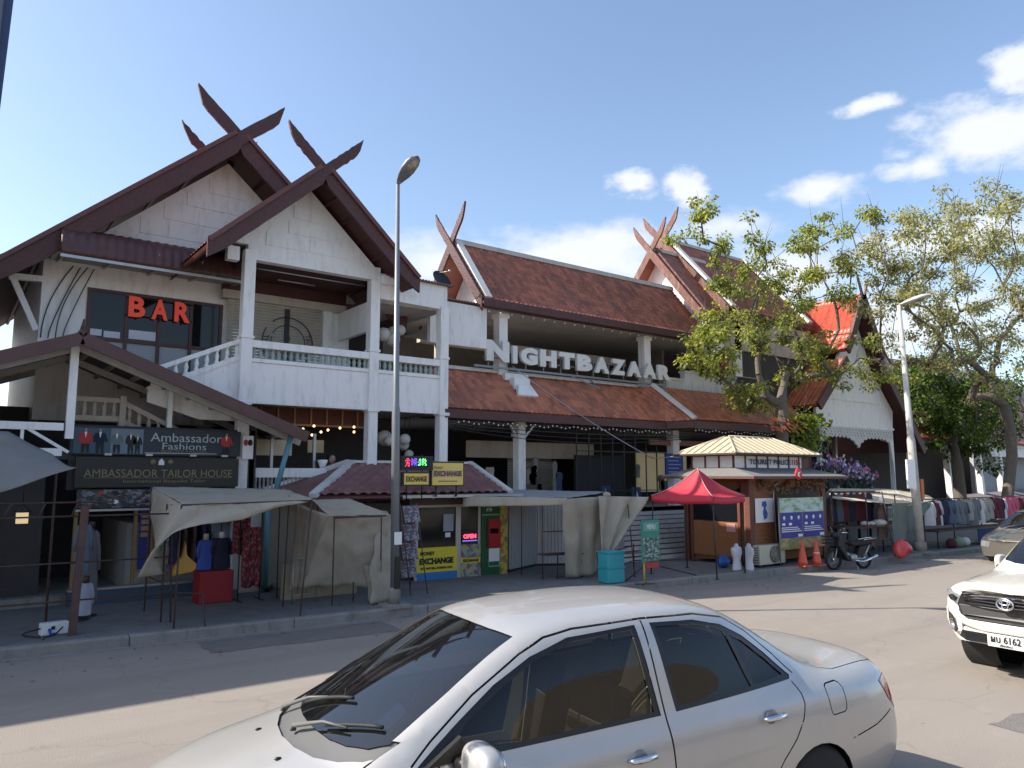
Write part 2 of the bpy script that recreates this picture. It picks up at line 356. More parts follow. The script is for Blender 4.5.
struct(MB().add([(-900,-900,-.12),(900,-900,-.12),(900,900,-.12),(-900,900,-.12)], [(0,1,2,3)]).obj('ground', GRD))
x0, x1 = -60, 160
struct(MB().add([(x0,-14,0),(x1,-14,0),(x1,kerbY(x1),0),(x0,kerbY(x0),0)], [(0,1,2,3)]).obj('road', ASPH))
struct(MB().prism([(x0,kerbY(x0)+.18),(x1,kerbY(x1)+.18),(x1,60),(x0,60)], -.1, .146, 'Z').obj('pavement', PAVE))
kb = MB(); random.seed(3)
x = x0
while x < x1:
    e = x+2.4; dz = random.uniform(-.004, .004); dy = random.uniform(-.006, .006)
    kb.prism([(x+.002,kerbY(x)+dy),(e-.002,kerbY(e)+dy),(e-.002,kerbY(e)+.18),(x+.002,kerbY(x)+.18)], -.1, .155+dz, 'Z'); x = e
k_ = kb.obj('kerb', CONC, bevel=.025); struct(k_)
GUT = mat('pale_gutter_strip', (.34, .33, .31), .85, var=.3, stain=.9, scol=(.13, .12, .11), ss=3)
struct(MB().add([(x0,kerbY(x0)-.06,.004),(x1,kerbY(x1)-.06,.004),(x1,kerbY(x1),.004),(x0,kerbY(x0),.004)], [(0,1,2,3)]).obj('gutter_line', GUT))

# ================= bar building =================
bb = thing('bar_building', 'white two storey building with twin timber gables, crossed finials and a first floor balcony', 'building', (5, 16.05, .15))
YB, YW = 15.2, 16.05                       # bargeboard plane, front wall plane of the near gable
FILLET = mat('faded_maroon_fillet', (.13, .045, .04), .5, var=.4, vs=10, stain=.4)
def gable(par, xc, za, tx, tz, half, slope, yb, yw, yback, wallmat, roofname, cx=None, dep=.34, finial=1.35, wall_x=None, wall_z0=None, wh=None):
    """boards crossing over the ridge; za = top edge height at the crossing"""
    for sgn in (-1, 1):
        # carved board: a wavy-topped plank running past the crossing
        n = 46; top = []; bot = []
        for i in range(n+1):
            t = i/n; d = -half + t*(half+finial)      # distance along x, eave (-) to tip (+)
            z = za + d*slope if d <= 0 else za + d*slope
            fl = .10*max(0, (-d-half*.82)/(half*.18))**1.5 if half else 0   # eave turns up a little
            w = (.006*math.sin(d*23)+.009*math.sin(d*47)) if d > .1 else .004*math.sin(d*14)
            hgt = dep if d <= 0 else dep*(.80+.03*math.sin(d*51))
            tipf = finial-d
            if d > finial-.13: hgt *= max(.12, max(0, tipf/.13)**.6)
            top.append((xc - sgn*d*-1 if False else xc + sgn*d, z+fl+w)); bot.append((xc + sgn*d, z+fl+w-hgt*1.22*(1 if d <= 0 else .9)))
        off = -.05 if sgn > 0 else 0
        MB().prism(top+bot[::-1], yb+off, yb+off+.07, 'Y').obj('bargeboard', CARVED, par)
    for sgn in (-1, 1):
        MB().bar((xc+sgn*(-half+.02), yb-.03+(-.05 if sgn > 0 else 0), za-half*slope+.03), (xc-sgn*.12, yb-.03+(-.05 if sgn > 0 else 0), za-.12*slope+.02), .05, .09).obj('board_fillet', FILLET, par)
    # roof slopes: slab, tiles on top, dark boarding beneath
    for sgn in (-1, 1):
        e = Vector((xc+sgn*-half, 0, za-half*slope-.04)); r_ = Vector((xc, 0, za-.06))
        y0, y1 = yb+.03, yback
        A, B, C, D = [Vector((p.x, y, p.z)) for p, y in ((e, y1), (e, y0), (r_, y0), (r_, y1))]
        m = MB(); q = (A, B, C, D) if sgn > 0 else (B, A, D, C)
        tile_roof(m, *q, tu=.2, tv=.25, ns=4, th=.06); rf = m.obj(roofname, BROWNT, par)
        u = MB(); dz = Vector((0, 0, -.10)); u.slab([p+dz for p in q], .03).obj('soffit', SOFFIT, rf)
        ra = MB()
        for k in range(1, 6):
            f = k/6; p0 = e.lerp(r_, f)+Vector((0, 0, -.16)); ra.bar((p0.x, y0+.05, p0.z), (p0.x, y1, p0.z), .06, .09)
        ra.obj('rafter', MAROON, rf)
# near gable
gable(bb, 6.35, 9.28, 0, 0, 2.42, .915, YB, YW, 20.5, None, 'roof', finial=.86)
# far gable behind it
gable(bb, 5.11, 10.50, 0, 0, 4.5, .875, 17.3, 18.2, 27., None, 'roof', finial=1.0, dep=.42)
for sgn in (-1, 1):   # short second cross behind
    n = 12; xc = 4.98
    tp = [(xc+sgn*(.2+k/n*.72), 10.1+(.2+k/n*.72)*.875+.02*math.sin(k*2.2)) for k in range(n+1)]
    bt = [(a, b-.3*(1 if k < n-3 else (n-k+.4)/3.6)) for k, (a, b) in enumerate(tp)]
    MB().prism(tp+bt[::-1], 18.5+.06*sgn, 18.55+.06*sgn, 'Y').obj('finial', CARVED, bb)
# near gable wall with raised courses
def coursed_gable(par, xc, zt, half, slope, z0, y, hcourse=.38, lblock=1.15, zbase=None, x_clip=None):
    m = MB(); zb = z0; w = lambda z: max(0, (zt-z)/slope)
    hw = min(half, w(zb)); zk = zt-hw*slope
    poly = [(xc-hw, zb), (xc+hw, zb), (xc+hw, zk), (xc, zt), (xc-hw, zk)] if zk > zb+.01 else [(xc-w(zb), zb), (xc+w(zb), zb), (xc, zt)]
    m.prism(poly, y, y+.15, 'Y'); o = m.obj('gable_wall', WHITE, par)
    m = MB(); z = zb+.06; row = 0
    while z+hcourse < zt-.25:
        hwid = min(half, w(z+hcourse))-.06; xs = xc-hwid; off = (row % 2)*lblock/2
        k = math.floor((xs-xc-off)/lblock)
        while True:
            a = max(xs, xc+off+k*lblock+.03); b = min(xc+hwid, xc+off+(k+1)*lblock-.03)
            if xc+off+k*lblock > xc+hwid: break
            if b-a > .24:
                hwl = min(half, w(z))-.06
                m.box((a, y-.02, z), (b, y+.01, z+hcourse-.05))
            k += 1
        z += hcourse; row += 1
    m.obj('raised_panel', WHITE, o); return o
coursed_gable(bb, 6.35, 8.95, 3.3, .915, 7.42, YW, .36, 1.0)
MB().box((5.0, YW-.02, 7.1), (8.16, YW+.2, 7.42)).obj('beam', WHITE, bb)          # beam over the balcony
MB().prism([(8.16, 6.3+.38), (10.06, 6.3+.34), (10.06, 7.27), (8.16, 7.30)], YW-.01, YW+.18, 'Y').obj('parapet_panel', WHITE, bb)
m = MB()
for k in range(22):
    xx = 8.35+k*.085; m.tube([(xx, YW-.12, 7.30-(xx-8.3)*.02), (xx, YW+2.4, 7.5)], .03, 6)
m.slab([(8.3,YW-.12,7.29),(10.2,YW-.12,7.26),(10.2,YW+2.4,7.46),(8.3,YW+2.4,7.5)], .02); m.obj('side_roof', CORR, bb)
m = MB(); m.box((8.16, YW-.16, 7.02), (8.50, YW+.4, 7.22)); m.box((4.55, YW-.1, 7.0), (4.8, YW+.1, 7.3)); m.obj('beam_end', WHITE, bb)
coursed_gable(bb, 5.11, 10.0, 4.0, .875, 7.0, 18.2, .42, 1.3)
# columns
for (cx, z0, z1) in ((5.05, .15, 7.3), (8.03, .15, 7.1), (9.97, .15, 6.7)):
    m = MB(); m.box((cx-.12, YW-.06, z0), (cx+.12, YW+.18, z1)); m.box((cx-.15, YW-.09, 3.94), (cx+.15, YW+.2, 4.02)); m.box((cx-.145, YW-.085, 5.36), (cx+.145, YW+.2, 5.42))
    m.obj('column', WHITE, bb, bevel=.01)
# balcony: parapet wall, balusters, rails
m = MB(); m.box((5.17, YW+.0, 4.08), (7.91, YW+.14, 4.86)); m.box((8.15, YW+.0, 4.08), (9.85, YW+.14, 4.86))
m.box((5.0, YW-.02, 3.98), (10.1, YW+.16, 4.08)); m.obj('balcony_wall', WHITE, bb)
m = MB()
for a, b in ((5.17, 7.91), (8.15, 9.85)):
    m.box((a, YW-.04, 5.18), (b, YW+.17, 5.34)); m.box((a, YW-.03, 4.865), (b, YW+.165, 4.95)); 
m.obj('rail', WHITE, bb, bevel=.008)
balp = [(.055,0),(.055,.03),(.03,.05),(.045,.09),(.052,.12),(.035,.17),(.028,.20),(.05,.215),(.055,.23)]
GREYG = mat('green_grey_baluster_paint', (.30, .36, .34), .6, var=.2, stain=.5)
for a, b, n in ((5.17, 7.91, 20), (8.15, 9.85, 12)):
    for k in range(n):
        xx = a+(k+.5)*(b-a)/n; MB().lathe((xx, YW+.07, 4.95), balp, 10).obj('baluster', GREYG, bb)
# balcony room: floor, ceiling, back shutters, piers
m = MB(); m.box((4.9, YW+.16, 4.05), (10.1, 20.4, 4.18)); m.obj('floor_slab', GREYPL, bb)
m = MB(); m.box((5.0, YW+.2, 7.12), (8.16, 18.0, 7.2)); m.obj('ceiling', SOFFIT, bb)
m = MB(); m.box((8.16, YW+.18, 6.62), (10.06, 20.3, 6.68)); m.obj('ceiling', GREYPL, bb)
def shutter(mb, x0, x1, z0, z1, y, p=.075):
    z = z0
    while z < z1-.001:
        t = min(z+p, z1); mb.prism([(y-.012, z+p*.5), (y, t-.006), (y+.01, t-.006), (y+.01, z), (y, z)], x0, x1, 'X'); z = t
SHUT = mat('cream_roller_shutter', (.42, .38, .32), .55, metal=.1, var=.1, stain=.4)
m = MB(); shutter(m, 5.2, 7.55, 4.18, 6.62, 18.0); sh = m.obj('roller_shutter', SHUT, bb)
# painted round emblem on the shutter
LOGO = plain('dark_logo_paint', (.03, .03, .04))
def ringm(mb, cx, cz, r0, r1, y, a0=0, a1=360, n=48):
    vs = []; fs = []
    for i in range(n+1):
        t = R(a0+(a1-a0)*i/n)
        for r_ in (r0, r1):
            for dy in (-.004, .004): vs.append((cx+r_*math.cos(t), y+dy, cz+r_*math.sin(t)))
    for i in range(n):
        b = i*4; fs += [(b, b+4, b+6, b+2), (b+1, b+3, b+7, b+5), (b, b+1, b+5, b+4), (b+2, b+6, b+7, b+3)]
    mb.add(vs, fs)
m = MB(); cx, cz, yl = 6.66, 5.70, 17.975
ringm(m, cx, cz, .62, .65, yl, -70, 128); ringm(m, cx, cz, .43, .45, yl, -90, 150); ringm(m, cx, cz, .62, .645, yl, 148, 235); ringm(m, cx, cz, .41, .425, yl, 160, 240)
m.box((cx-.10, yl-.004, cz-.55), (cx+.03, yl+.003, cz+.85))
m.obj('painted_emblem', LOGO, sh)
for s_, ang, rr in (('TAU', 14, .54), ('RAN', -18, .54), ('THE', 178, .54)):
    t = R(ang); text(s_, .16, .006, 'painted_lettering', LOGO, sh, frame((cx+rr*math.cos(t), yl, cz+rr*math.sin(t)), (-math.sin(t)*-1 if ang > 90 else math.sin(t), 0, -math.cos(t) if ang < 90 else math.cos(t))), fit=(.26, .13))
m = MB(); m.sphere((cx+.02, yl, cz-.22), .2, 12, (1, .02, 1.1)); m.sphere((cx-.02, yl, cz+.12), .09, 10, (1, .04, 1)); m.obj('painted_figure', mat('faded_logo_grey', (.16, .15, .16), .7, var=.5, vs=20), sh)
m = MB(); m.box((5.05, 17.9, 6.62), (8.16, 18.12, 6.82)); m.obj('lintel', CREAM, bb)
m = MB(); m.box((5.05, 17.94, 6.82), (8.16, 18.1, 7.12)); m.obj('lintel_board', MAROON, bb)
m = MB(); m.box((7.55, 17.92, 4.18), (7.80, 18.12, 6.62)); m.box((7.80, 18.02, 4.18), (8.3, 18.12, 6.62)); m.obj('pier', WHITE, bb)
m = MB(); m.box((8.04, 16.25, 4.18), (8.14, 18.0, 4.19)); m.box((7.98, 16.3, 5.9), (8.10, 18.02, 6.62)); m.obj('side_wall', WHITE, bb)
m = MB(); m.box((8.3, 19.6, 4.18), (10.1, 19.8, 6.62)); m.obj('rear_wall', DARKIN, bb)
m = MB(); m.tube([(5.3, YW+.3, 7.0), (7.9, YW+.3, 7.0)], .015, 6); m.tube([(6.0, YW+.9, 6.98), (6.9, YW+.9, 6.98)], .02, 6); m.obj('fluorescent_tube', STEEL, bb)
# bar wall with window
m = MB(); y = 18.2
m.box((1.46, y, 3.6), (2.3, y+.2, 6.995)); m.box((2.3, y, 6.48), (5.15, y+.2, 6.995)); m.box((2.3, y, 3.6), (5.15, y+.2, 4.75)); m.box((5.15, y, 3.6), (5.4, y+.2, 6.995))
m.obj('upper_wall', WHITE, bb)
m = MB(); m.box((1.46, y+.2, 3.6), (1.6, 26, 7.2)); m.obj('side_wall', WHITE, bb)
wn = MB()
FR = mat('dark_red_window_frame', (.07, .018, .016), .45, var=.2)
for xx in (2.3, 3.05, 3.72, 4.40, 5.06): wn.box((xx, y-.03, 4.75), (xx+.07, y+.05, 6.48))
for zz in (5.36, 6.42): wn.box((2.3, y-.025, zz), (5.13, y+.045, zz+.07))
wn.box((2.3, y-.02, 4.72), (5.13, y+.04, 4.77)); wf = wn.obj('window', FR, bb)
MB().box((2.3, y+.0, 5.36), (5.13, y+.012, 6.45)).obj('pane', GLASSD, wf)
m = MB(); m.box((2.37, y+.02, 4.77), (3.05, y+.03, 5.36)); m.box((3.12, y+.02, 4.77), (3.72, y+.03, 5.36)); m.box((3.79, y+.02, 4.77), (4.40, y+.03, 5.36)); m.box((4.47, y+.02, 4.77), (5.06, y+.03, 5.36)); m.obj('lower_panel', mat('pale_window_panel', (.33, .35, .37), .4), wf)
PINK = mat('pale_paper', (.6, .62, .68), .6)
m = MB()
for a, b, c_, d in ((3.15, 5.46, 3.70, 5.66), (2.4, 5.46, 2.62, 5.60), (2.66, 5.44, 2.98, 5.58)): m.box((a, y-.006, b), (c_, y-.001, d))
m.obj('window_notice', PINK, wf)
# red BAR letters: a sign of its own, hung in front of the glass
bs = thing('bar_sign', 'three orange red block letters reading BAR in the upper window', 'sign', (3.73, y-.1, 6.2))
LET = mat('orange_red_letter', (.60, .065, .03), .45, var=.12, vs=6, emit=(.8, .06, .02), es=.12)
for ch, xx in (('B', 3.27), ('A', 3.74), ('R', 4.22)):
    text(ch, .6, .05, 'letter', LET, bs, frame((xx, y-.09, 6.17), (1, 0, 0)), fit=(.34, .46), bold=.02)
m = MB(); m.tube([(3.05, y-.05, 6.38), (4.45, y-.05, 6.38)], .012, 6); m.tube([(3.05, y-.05, 5.98), (4.45, y-.05, 5.98)], .012, 6)
for xx in (3.27, 3.74, 4.22): m.tube([(xx, y-.05, 5.9), (xx, y-.05, 6.45)], .012, 6)
m.obj('rail', DKMET, bs)
# curved metal awning over the window
m = MB(); ya = 17.0
prof = []
for k in range(9):
    t = math.pi/2*k/8; prof.append((18.2-1.15*math.sin(t), 7.36+.55*math.cos(t)-.0))
prof = [(18.2, 7.62), (17.8, 7.60), (17.45, 7.52), (17.2, 7.38), (17.07, 7.2), (17.02, 6.95), (17.02, 6.86)]
def fpr(u, v):
    i = min(int(v*(len(prof)-1)), len(prof)-2); f = v*(len(prof)-1)-i
    p, q = prof[i], prof[i+1]; wv = .012*math.sin(u*3.6/.09*math.pi)
    return Vector((1.64+u*3.6, p[0]*(1-f)+q[0]*f-wv, p[1]*(1-f)+q[1]*f+wv*.5))
m.grid(fpr, 160, 6); aw = m.obj('awning', CORR, bb, solid=.01)
m = MB(); m.bar((1.64, 17.06, 6.82), (5.24, 17.06, 6.82), .05, .06)
for k in range(5): xx = 1.7+k*.88; m.bar((xx, 17.06, 6.82), (xx, 18.2, 6.95), .04); m.bar((xx, 17.06, 6.84), (xx, 17.06, 7.15), .03)
m.obj('awning_frame', STEEL, aw)
MB().slab([(1.64,18.18,6.98),(1.64,17.1,6.88),(5.24,17.1,6.88),(5.24,18.18,6.98)], -.01).obj('awning_lining', GREYPL, aw)
# left eave: white triangular bracket, dangling cables
m = MB(); m.bar((.88, 18.25, 6.52), (1.62, 18.25, 6.55), .12); m.bar((.95, 18.25, 6.50), (1.42, 18.25, 5.45), .11); m.obj('bracket', WHITE, bb)
m = MB()
for k in range(4):
    pts = [(1.5+k*.13+.5*t*t, 18.17-.02*k, 5.3+t*1.6-.25*math.sin(t*3.1)*(k % 2)) for t in [i/8 for i in range(9)]]; m.tube(pts, .012, 5)
m.obj('cable', DKMET, bb)
# ground floor restaurant behind the posts
m = MB(); m.box((3.0, YW+.2, .15), (10.1, 20.4, 1.55)); m.obj('plinth', GREYPL, bb)
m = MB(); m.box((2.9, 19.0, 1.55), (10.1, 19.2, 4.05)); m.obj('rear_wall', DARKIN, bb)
PANEL = mat('carved_wood_panel', (.09, .022, .016), .6, var=.6, vs=16); FRAMEW = mat('gold_brown_frame', (.28, .17, .07), .6, var=.2)
m = MB(); m.box((4.6, 17.2, 3.66), (8.6, 17.25, 4.04)); pn = m.obj('carved_frieze', PANEL, bb)
m = MB()
for k in range(11): xx = 4.6+k*.4; m.box((xx-.02, 17.17, 3.66), (xx+.02, 17.2, 4.04))
m.box((4.6, 17.165, 3.62), (8.6, 17.2, 3.67)); m.obj('frieze_frame', FRAMEW, pn)
m = MB(); m.box((4.6, YW+.02, 2.42), (6.95, YW+.16, 2.62)); m.obj('terrace_rail', WHITE, bb)
m = MB(); m.box((4.6, YW+.02, 1.55), (8.0, YW+.1, 1.95)); m.obj('terrace_kerb', WHITE, bb)
m = MB()
for k in range(26): m.lathe((4.7+k*.087, YW+.09, 1.95), [(.03, 0), (.018, .1), (.035, .2), (.018, .35), (.03, .47)], 6)
m.obj('terrace_balusters', GREYPL, bb)
m = MB(); m.box((5.75, 16.3, 1.6), (5.81, 16.36, 3.4)); m.box((6.72, 16.3, 1.6), (6.78, 16.36, 3.4)); m.obj('slim_post', STEEL, bb)
CREAMP = mat('cream_roller_blind', (.5, .42, .28), .7)
m = MB(); m.box((5.3, 16.5, 2.9), (6.3, 16.52, 3.25)); m.box((6.95, 17.2, 3.0), (7.35, 17.22, 3.3)); m.obj('blind', CREAMP, bb)
# stairs up to the balcony with sloping white balustrade
m = MB()
def slopebal(mb, a, b, n, lo=.0, post=True):
    a, b = Vector(a), Vector(b)
    mb.bar(a+Vector((0,0,.36)), b+Vector((0,0,.36)), .12, .09); mb.bar(a, b, .12, .10)
    bl = MB()
    for k in range(n):
        p = a.lerp(b, (k+.5)/n); bl.lathe(p+Vector((0, 0, .04)), [(r_*.95, h*1.25) for r_, h in balp], 8)
    return bl
b1 = slopebal(m, (3.2, 16.2, 4.15), (5.0, 16.2, 4.98), 9); b1.obj('stair_balusters', WHITE, bb)
m.obj('stair_rail', WHITE, bb)
m = MB(); m.prism([(4.2, 3.6), (5.0, 3.6), (5.0, 4.95), (3.2, 4.1), (3.2, 3.9)], 16.16, 16.24, 'Y'); m.obj('stair_wall', WHITE, bb)
m = MB(); b2 = slopebal(m, (1.9, 16.4, 3.55), (2.75, 16.4, 3.55), 5); b2.obj('stair_balusters', CREAM, bb)
b3 = slopebal(m, (2.85, 16.4, 3.5), (4.3, 16.4, 2.8), 8); b3.obj('stair_balusters', CREAM, bb); m.box((2.75, 16.3, 3.1), (2.86, 16.5, 4.0)); m.obj('lower_stair_rail', CREAM, bb)
# globe lantern clusters hanging in the corner bay
def lantern(x, y, z, k, lab):
    t = thing('globe_lantern_cluster', lab, 'lantern', (x, y, z), group='paper globe lanterns')
    random.seed(k); bulb = mat('paper_globe', (.55, .53, .50), .7) if k == 1 else bpy.data.materials['paper_globe']
    for i in range(6):
        a = random.uniform(0, 6.28); d = random.uniform(.08, .42); zz = random.uniform(-.5, .1); r_ = random.uniform(.11, .2)
        g = MB().sphere((x+d*math.cos(a), y+d*math.sin(a), z+zz), r_, 14).obj('globe', bulb, t)
        MB().tube([(x+d*math.cos(a), y+d*math.sin(a), z+zz+r_), (x+d*math.cos(a), y+d*math.sin(a), z+.45)], .006, 4).obj('cord', DKMET, g)
lantern(8.95, 16.9, 6.1, 1, 'cluster of white globe lanterns hanging in the upstairs corner bay of the balcony')
lantern(9.0, 16.8, 3.45, 2, 'cluster of white globe lanterns hanging below the balcony beside the street lamp')
# left porch with low gable roof
po = thing('entrance_porch', 'low maroon metal gable roof porch with white timber truss in front of the tailor shop', 'porch', (2, 15.5, .15))
px_, pz, hw, sl_ = 1.86, 4.90, 4.15, .385
for sgn in (-1, 1):
    e = Vector((px_+sgn*hw, 0, pz-hw*sl_)); r_ = Vector((px_, 0, pz)); y0, y1 = 14.9, 19.0
    A, B, C, D = [Vector((p.x, y, p.z)) for p, y in ((e, y0), (e, y1), (r_, y1), (r_, y0))]
    q = (A, B, C, D) if sgn > 0 else (B, A, D, C)
    m = MB(); m.slab(q, .03); L_ = (r_-e).length
    nrm = (q[1]-q[0]).cross(q[3]-q[0]).normalized()
    k = 0
    while k*.2 < 4.0:
        yy = y0+.05+k*.2; m.bar(Vector((e.x, yy, e.z))+nrm*.02, Vector((r_.x, yy, r_.z))+nrm*.02, .05, .03); k += 1
    rf = m.obj('roof', CORR, po)
    m = MB(); m.bar((e.x, y0-.02, e.z-.06), (r_.x, y0-.02, r_.z-.06), .04, .22); m.obj('fascia', CORR, rf)
    m = MB()
    for k in range(9):
        f = (k+.5)/9; p = e.lerp(r_, f); m.bar((p.x, y0+.05, p.z-.08), (p.x, y1, p.z-.08), .05, .09)
    m.obj('purlin', GREYPL, rf)
    m = MB()
    for yy in (15.3, 16.8, 18.3): m.bar((e.x, yy, e.z-.17), (r_.x, yy, r_.z-.17), .06, .12)
    m.obj('rafter', GREYPL, rf)
MB().tube([(px_, 14.86, pz+.04), (px_, 19, pz+.04)], .07, 8).obj('ridge_cap', CORR, po)
MB().tube([(px_-.02, 14.9, pz+.05), (px_, 14.88, pz+.28)], [.04, .015], 6).obj('ridge_finial', MAROON, po)
for xx, z1, w_, z0 in ((1.80, 4.75, .13, 3.1), (3.6, 4.22, .09, 3.3), (-1.9, 3.9, .12, .15)):
    MB().box((xx-w_/2, (15.3 if xx < 2 else 16.05)-w_/2, z0), (xx+w_/2, (15.3 if xx < 2 else 16.05)+w_/2, z1)).obj('post', WHITE, po)
m = MB(); tz, bz = 3.30, 2.86
m.bar((-2, 15.22, tz), (1.70, 15.22, tz), .08, .13); m.bar((-2, 15.22, bz), (1.70, 15.22, bz), .08, .13)
for k in range(5):
    xx = -1.9+k*.75; m.bar((xx, 15.22, bz), (xx, 15.22, tz), .05); m.bar((xx, 15.22, tz), (xx+.7, 15.22, bz), .05)
m.obj('truss', WHITE, po)
PATCH = mat('asphalt_repair_patch', (.15, .14, .13), .9, var=.2, vs=4, bump=.7, bs=50, stain=.4, scol=(.25, .22, .19))
for k, q in enumerate(([(3.2, 11.2), (6.1, 10.95), (6.2, 11.9), (3.25, 12.05)], [(21.5, 7.4), (25.2, 7.0), (25.3, 7.9), (21.7, 8.25)], [(8.5, 2.9), (10.2, 2.8), (10.25, 3.25), (8.5, 3.4)])):
    n = 10; pts = []
    for i in range(4):
        a, b = Vector((*q[i], 0)), Vector((*q[(i+1) % 4], 0))
        for j in range(n): p = a.lerp(b, j/n); p += Vector((1, 1, 0))*.07*noise.noise(p*4); pts.append((p.x, p.y, .004))
    struct(MB().add(pts, [tuple(range(len(pts)))]).obj('road_patch', PATCH))
# ================= long market hall =================
mh = thing('market_hall', 'long two storey market hall with brown tiled upper roof and orange brown tiled skirt roof', 'building', (15, 17.3, .15))
def verge(par, pts, w, m, name='verge_strip', h=.1):
    k = MB()
    for a, b in zip(pts[:-1], pts[1:]): k.bar(a, b, w, h)
    return k.obj(name, m, par)
# upper roof: street slope, rear slope
XL, XR = 11.75, 21.4; ye, ze, yr, zr = 16.75, 7.30, 18.45, 9.36
m = MB(); tile_roof(m, (XL, ye, ze), (XR, ye, ze), (XR, yr, zr), (XL, yr, zr), tu=.17, tv=.2, amp=.032, step=.032, ns=6); rf = m.obj('roof', BROWNT, mh)
m = MB(); m.slab([(XR, 2*yr-ye, ze), (XL, 2*yr-ye, ze), (XL, yr, zr), (XR, yr, zr)], .08); m.obj('rear_roof', BROWNT, mh)
m = MB(); m.slab([(XL, ye+.06, ze-.09), (XL, yr, zr-.12), (XR, yr, zr-.12), (XR, ye+.06, ze-.09)], .04); m.obj('soffit', SOFFIT, rf)
m = MB(); m.box((XL-.1, ye-.10, ze-.20), (XR, ye-.03, ze+.02)); m.box((XL-.1, ye-.03, ze-.22), (XR, ye+.12, ze-.12)); m.obj('eave_board', MAROON, mh)
m = MB(); m.prism([(yr-.16, zr-.06), (yr-.10, zr+.10), (yr+.10, zr+.10), (yr+.16, zr-.06)], XL+.05, XR, 'X'); m.obj('ridge_cap', CREAM, mh)
PWHITE = mat('weathered_white_trim', (.62, .60, .57), .7, var=.08, stain=.6, scol=(.3, .27, .25))
verge(mh, [(XL+.12, ye+.02, ze+.07), (XL+.12, yr-.05, zr+.06)], .22, PWHITE)
def xgable(par, X, yc, zc, half, slope, fin, m, dep=.34, th=.08):
    """crossed bargeboards of a gable that faces along -X"""
    for sgn in (-1, 1):
        n = 44; top = []; bot = []
        for i in range(n+1):
            d = -half+i/n*(half+fin); z = zc+d*slope+(.008*math.sin(d*21)+.008*math.sin(d*43) if d > 0 else 0)
            h = dep*slope**.5*(1.1 if d <= 0 else .88)
            if d > fin-.12: h *= max(.15, max(0, (fin-d)/.12)**.6)
            top.append((yc+sgn*d, z)); bot.append((yc+sgn*d, z-h))
        MB().prism(top+bot[::-1], X+(0 if sgn < 0 else -th*.9), X+(th*.8 if sgn < 0 else -.02), 'X').obj('bargeboard', m, par)
xgable(mh, XL-.1, yr, zr+.12, 1.75, 1.21, .75, CARVED)
m = MB(); m.prism([(ye+.15, ze-.1), (2*yr-ye-.15, ze-.1), (yr, zr-.15)], XL+.75, XL+.85, 'X'); m.obj('gable_wall', WHITE, mh)
m = MB(); m.slab([(XL-.06, yr, zr-.06), (XL-.06, 2*yr-ye, ze-.05), (XL+.8, 2*yr-ye, ze-.05), (XL+.8, yr, zr-.06)], .05)
m.slab([(XL-.06, ye, ze-.05), (XL-.06, yr, zr-.06), (XL+.8, yr, zr-.06), (XL+.8, ye, ze-.05)], .05); m.obj('gable_soffit', SOFFIT, mh)
# link between bar building and hall: white upper panels
m = MB(); m.prism([(10.08, 5.95), (11.9, 5.95), (11.9, 7.1), (10.08, 7.12)], 16.9, 17.05, 'Y'); m.obj('link_panel', WHITE, mh)
m = MB()
for k in range(18): xx = 10.12+k*.1; m.tube([(xx, 16.8, 7.16), (xx, 18.2, 7.3)], .03, 6)
m.obj('link_roof', CORR, mh)
m = MB(); m.box((10.1, 17.06, 6.3), (11.9, 18.4, 6.36)); m.obj('link_ceiling', GREYPL, mh)
# upper floor columns, ceiling, back
for (px, pyt) in ((501, 330), (645, 360)):
    p = aY(px, pyt, 17.25); m = MB(); m.box((p.x-.15, 17.12, 5.3), (p.x+.15, 17.42, 7.3)); m.box((p.x-.19, 17.08, 6.95), (p.x+.19, 17.46, 7.1)); m.obj('column', WHITE, mh, bevel=.015)
m = MB(); m.box((11.0, 17.0, 7.08), (22.4, 21.6, 7.14)); m.obj('ceiling', GREYPL, mh)
m = MB()
for k in range(26): m.sphere((11.6+k*.4, 16.93, 7.03), .03, 6)
m.obj('eave_bulbs', WHT, mh)
m = MB(); m.box((10.1, 21.3, 4.1), (28, 21.5, 7.1)); m.box((20.9, 18.5, 4.5), (21.0, 21.4, 7.1)); m.box((19.5, 21.3, 7.1), (28, 21.5, 8.6)); m.obj('upper_rear_wall', mat('brown_rear_wall', (.22, .19, .165), .8, var=.3), mh)
m = MB(); m.box((11.0, 19.0, 6.35), (19.5, 19.2, 6.62)); m.box((11.6, 19.0, 5.2), (11.85, 19.2, 6.4)); m.obj('inner_beam', CREAM, mh)
m = MB(); m.box((10.1, 17.35, 4.0), (28.0, 22.3, 4.5)); m.obj('floor_slab', GREYPL, mh)
m = MB(); m.box((10.1, 17.3, 5.12), (19.2, 17.45, 5.38)); m.box((10.1, 17.25, 5.38), (19.2, 17.5, 5.45)); m.obj('parapet', PWHITE, mh)
# stepped parapet above the bay
m = MB()
for (a, b, z) in ((19.4, 20.5, 5.72), (20.5, 23.4, 6.02)): m.box((a, 17.14, 5.2), (b, 17.35, z)); m.box((a-.04, 17.1, z), (b, 17.39, z+.07))
m.obj('stepped_parapet', PWHITE, mh)
m = MB(); m.box((20.7, 16.95, 6.09), (24.4, 17.1, 6.1)); m.box((21.6, 17.0, 6.1), (21.9, 17.2, 8.0)); m.box((23.2, 17.0, 6.1), (23.6, 17.3, 8.3)); m.obj('pier', WHITE, mh)
m = MB()
for s_ in (-1, 1): m.prism([(21.75, 6.6), (21.75+s_*.75, 7.2), (21.75+s_*.6, 7.3), (21.75, 6.9)], 16.9, 17.0, 'Y')
m.obj('curved_bracket', WHITE, mh)
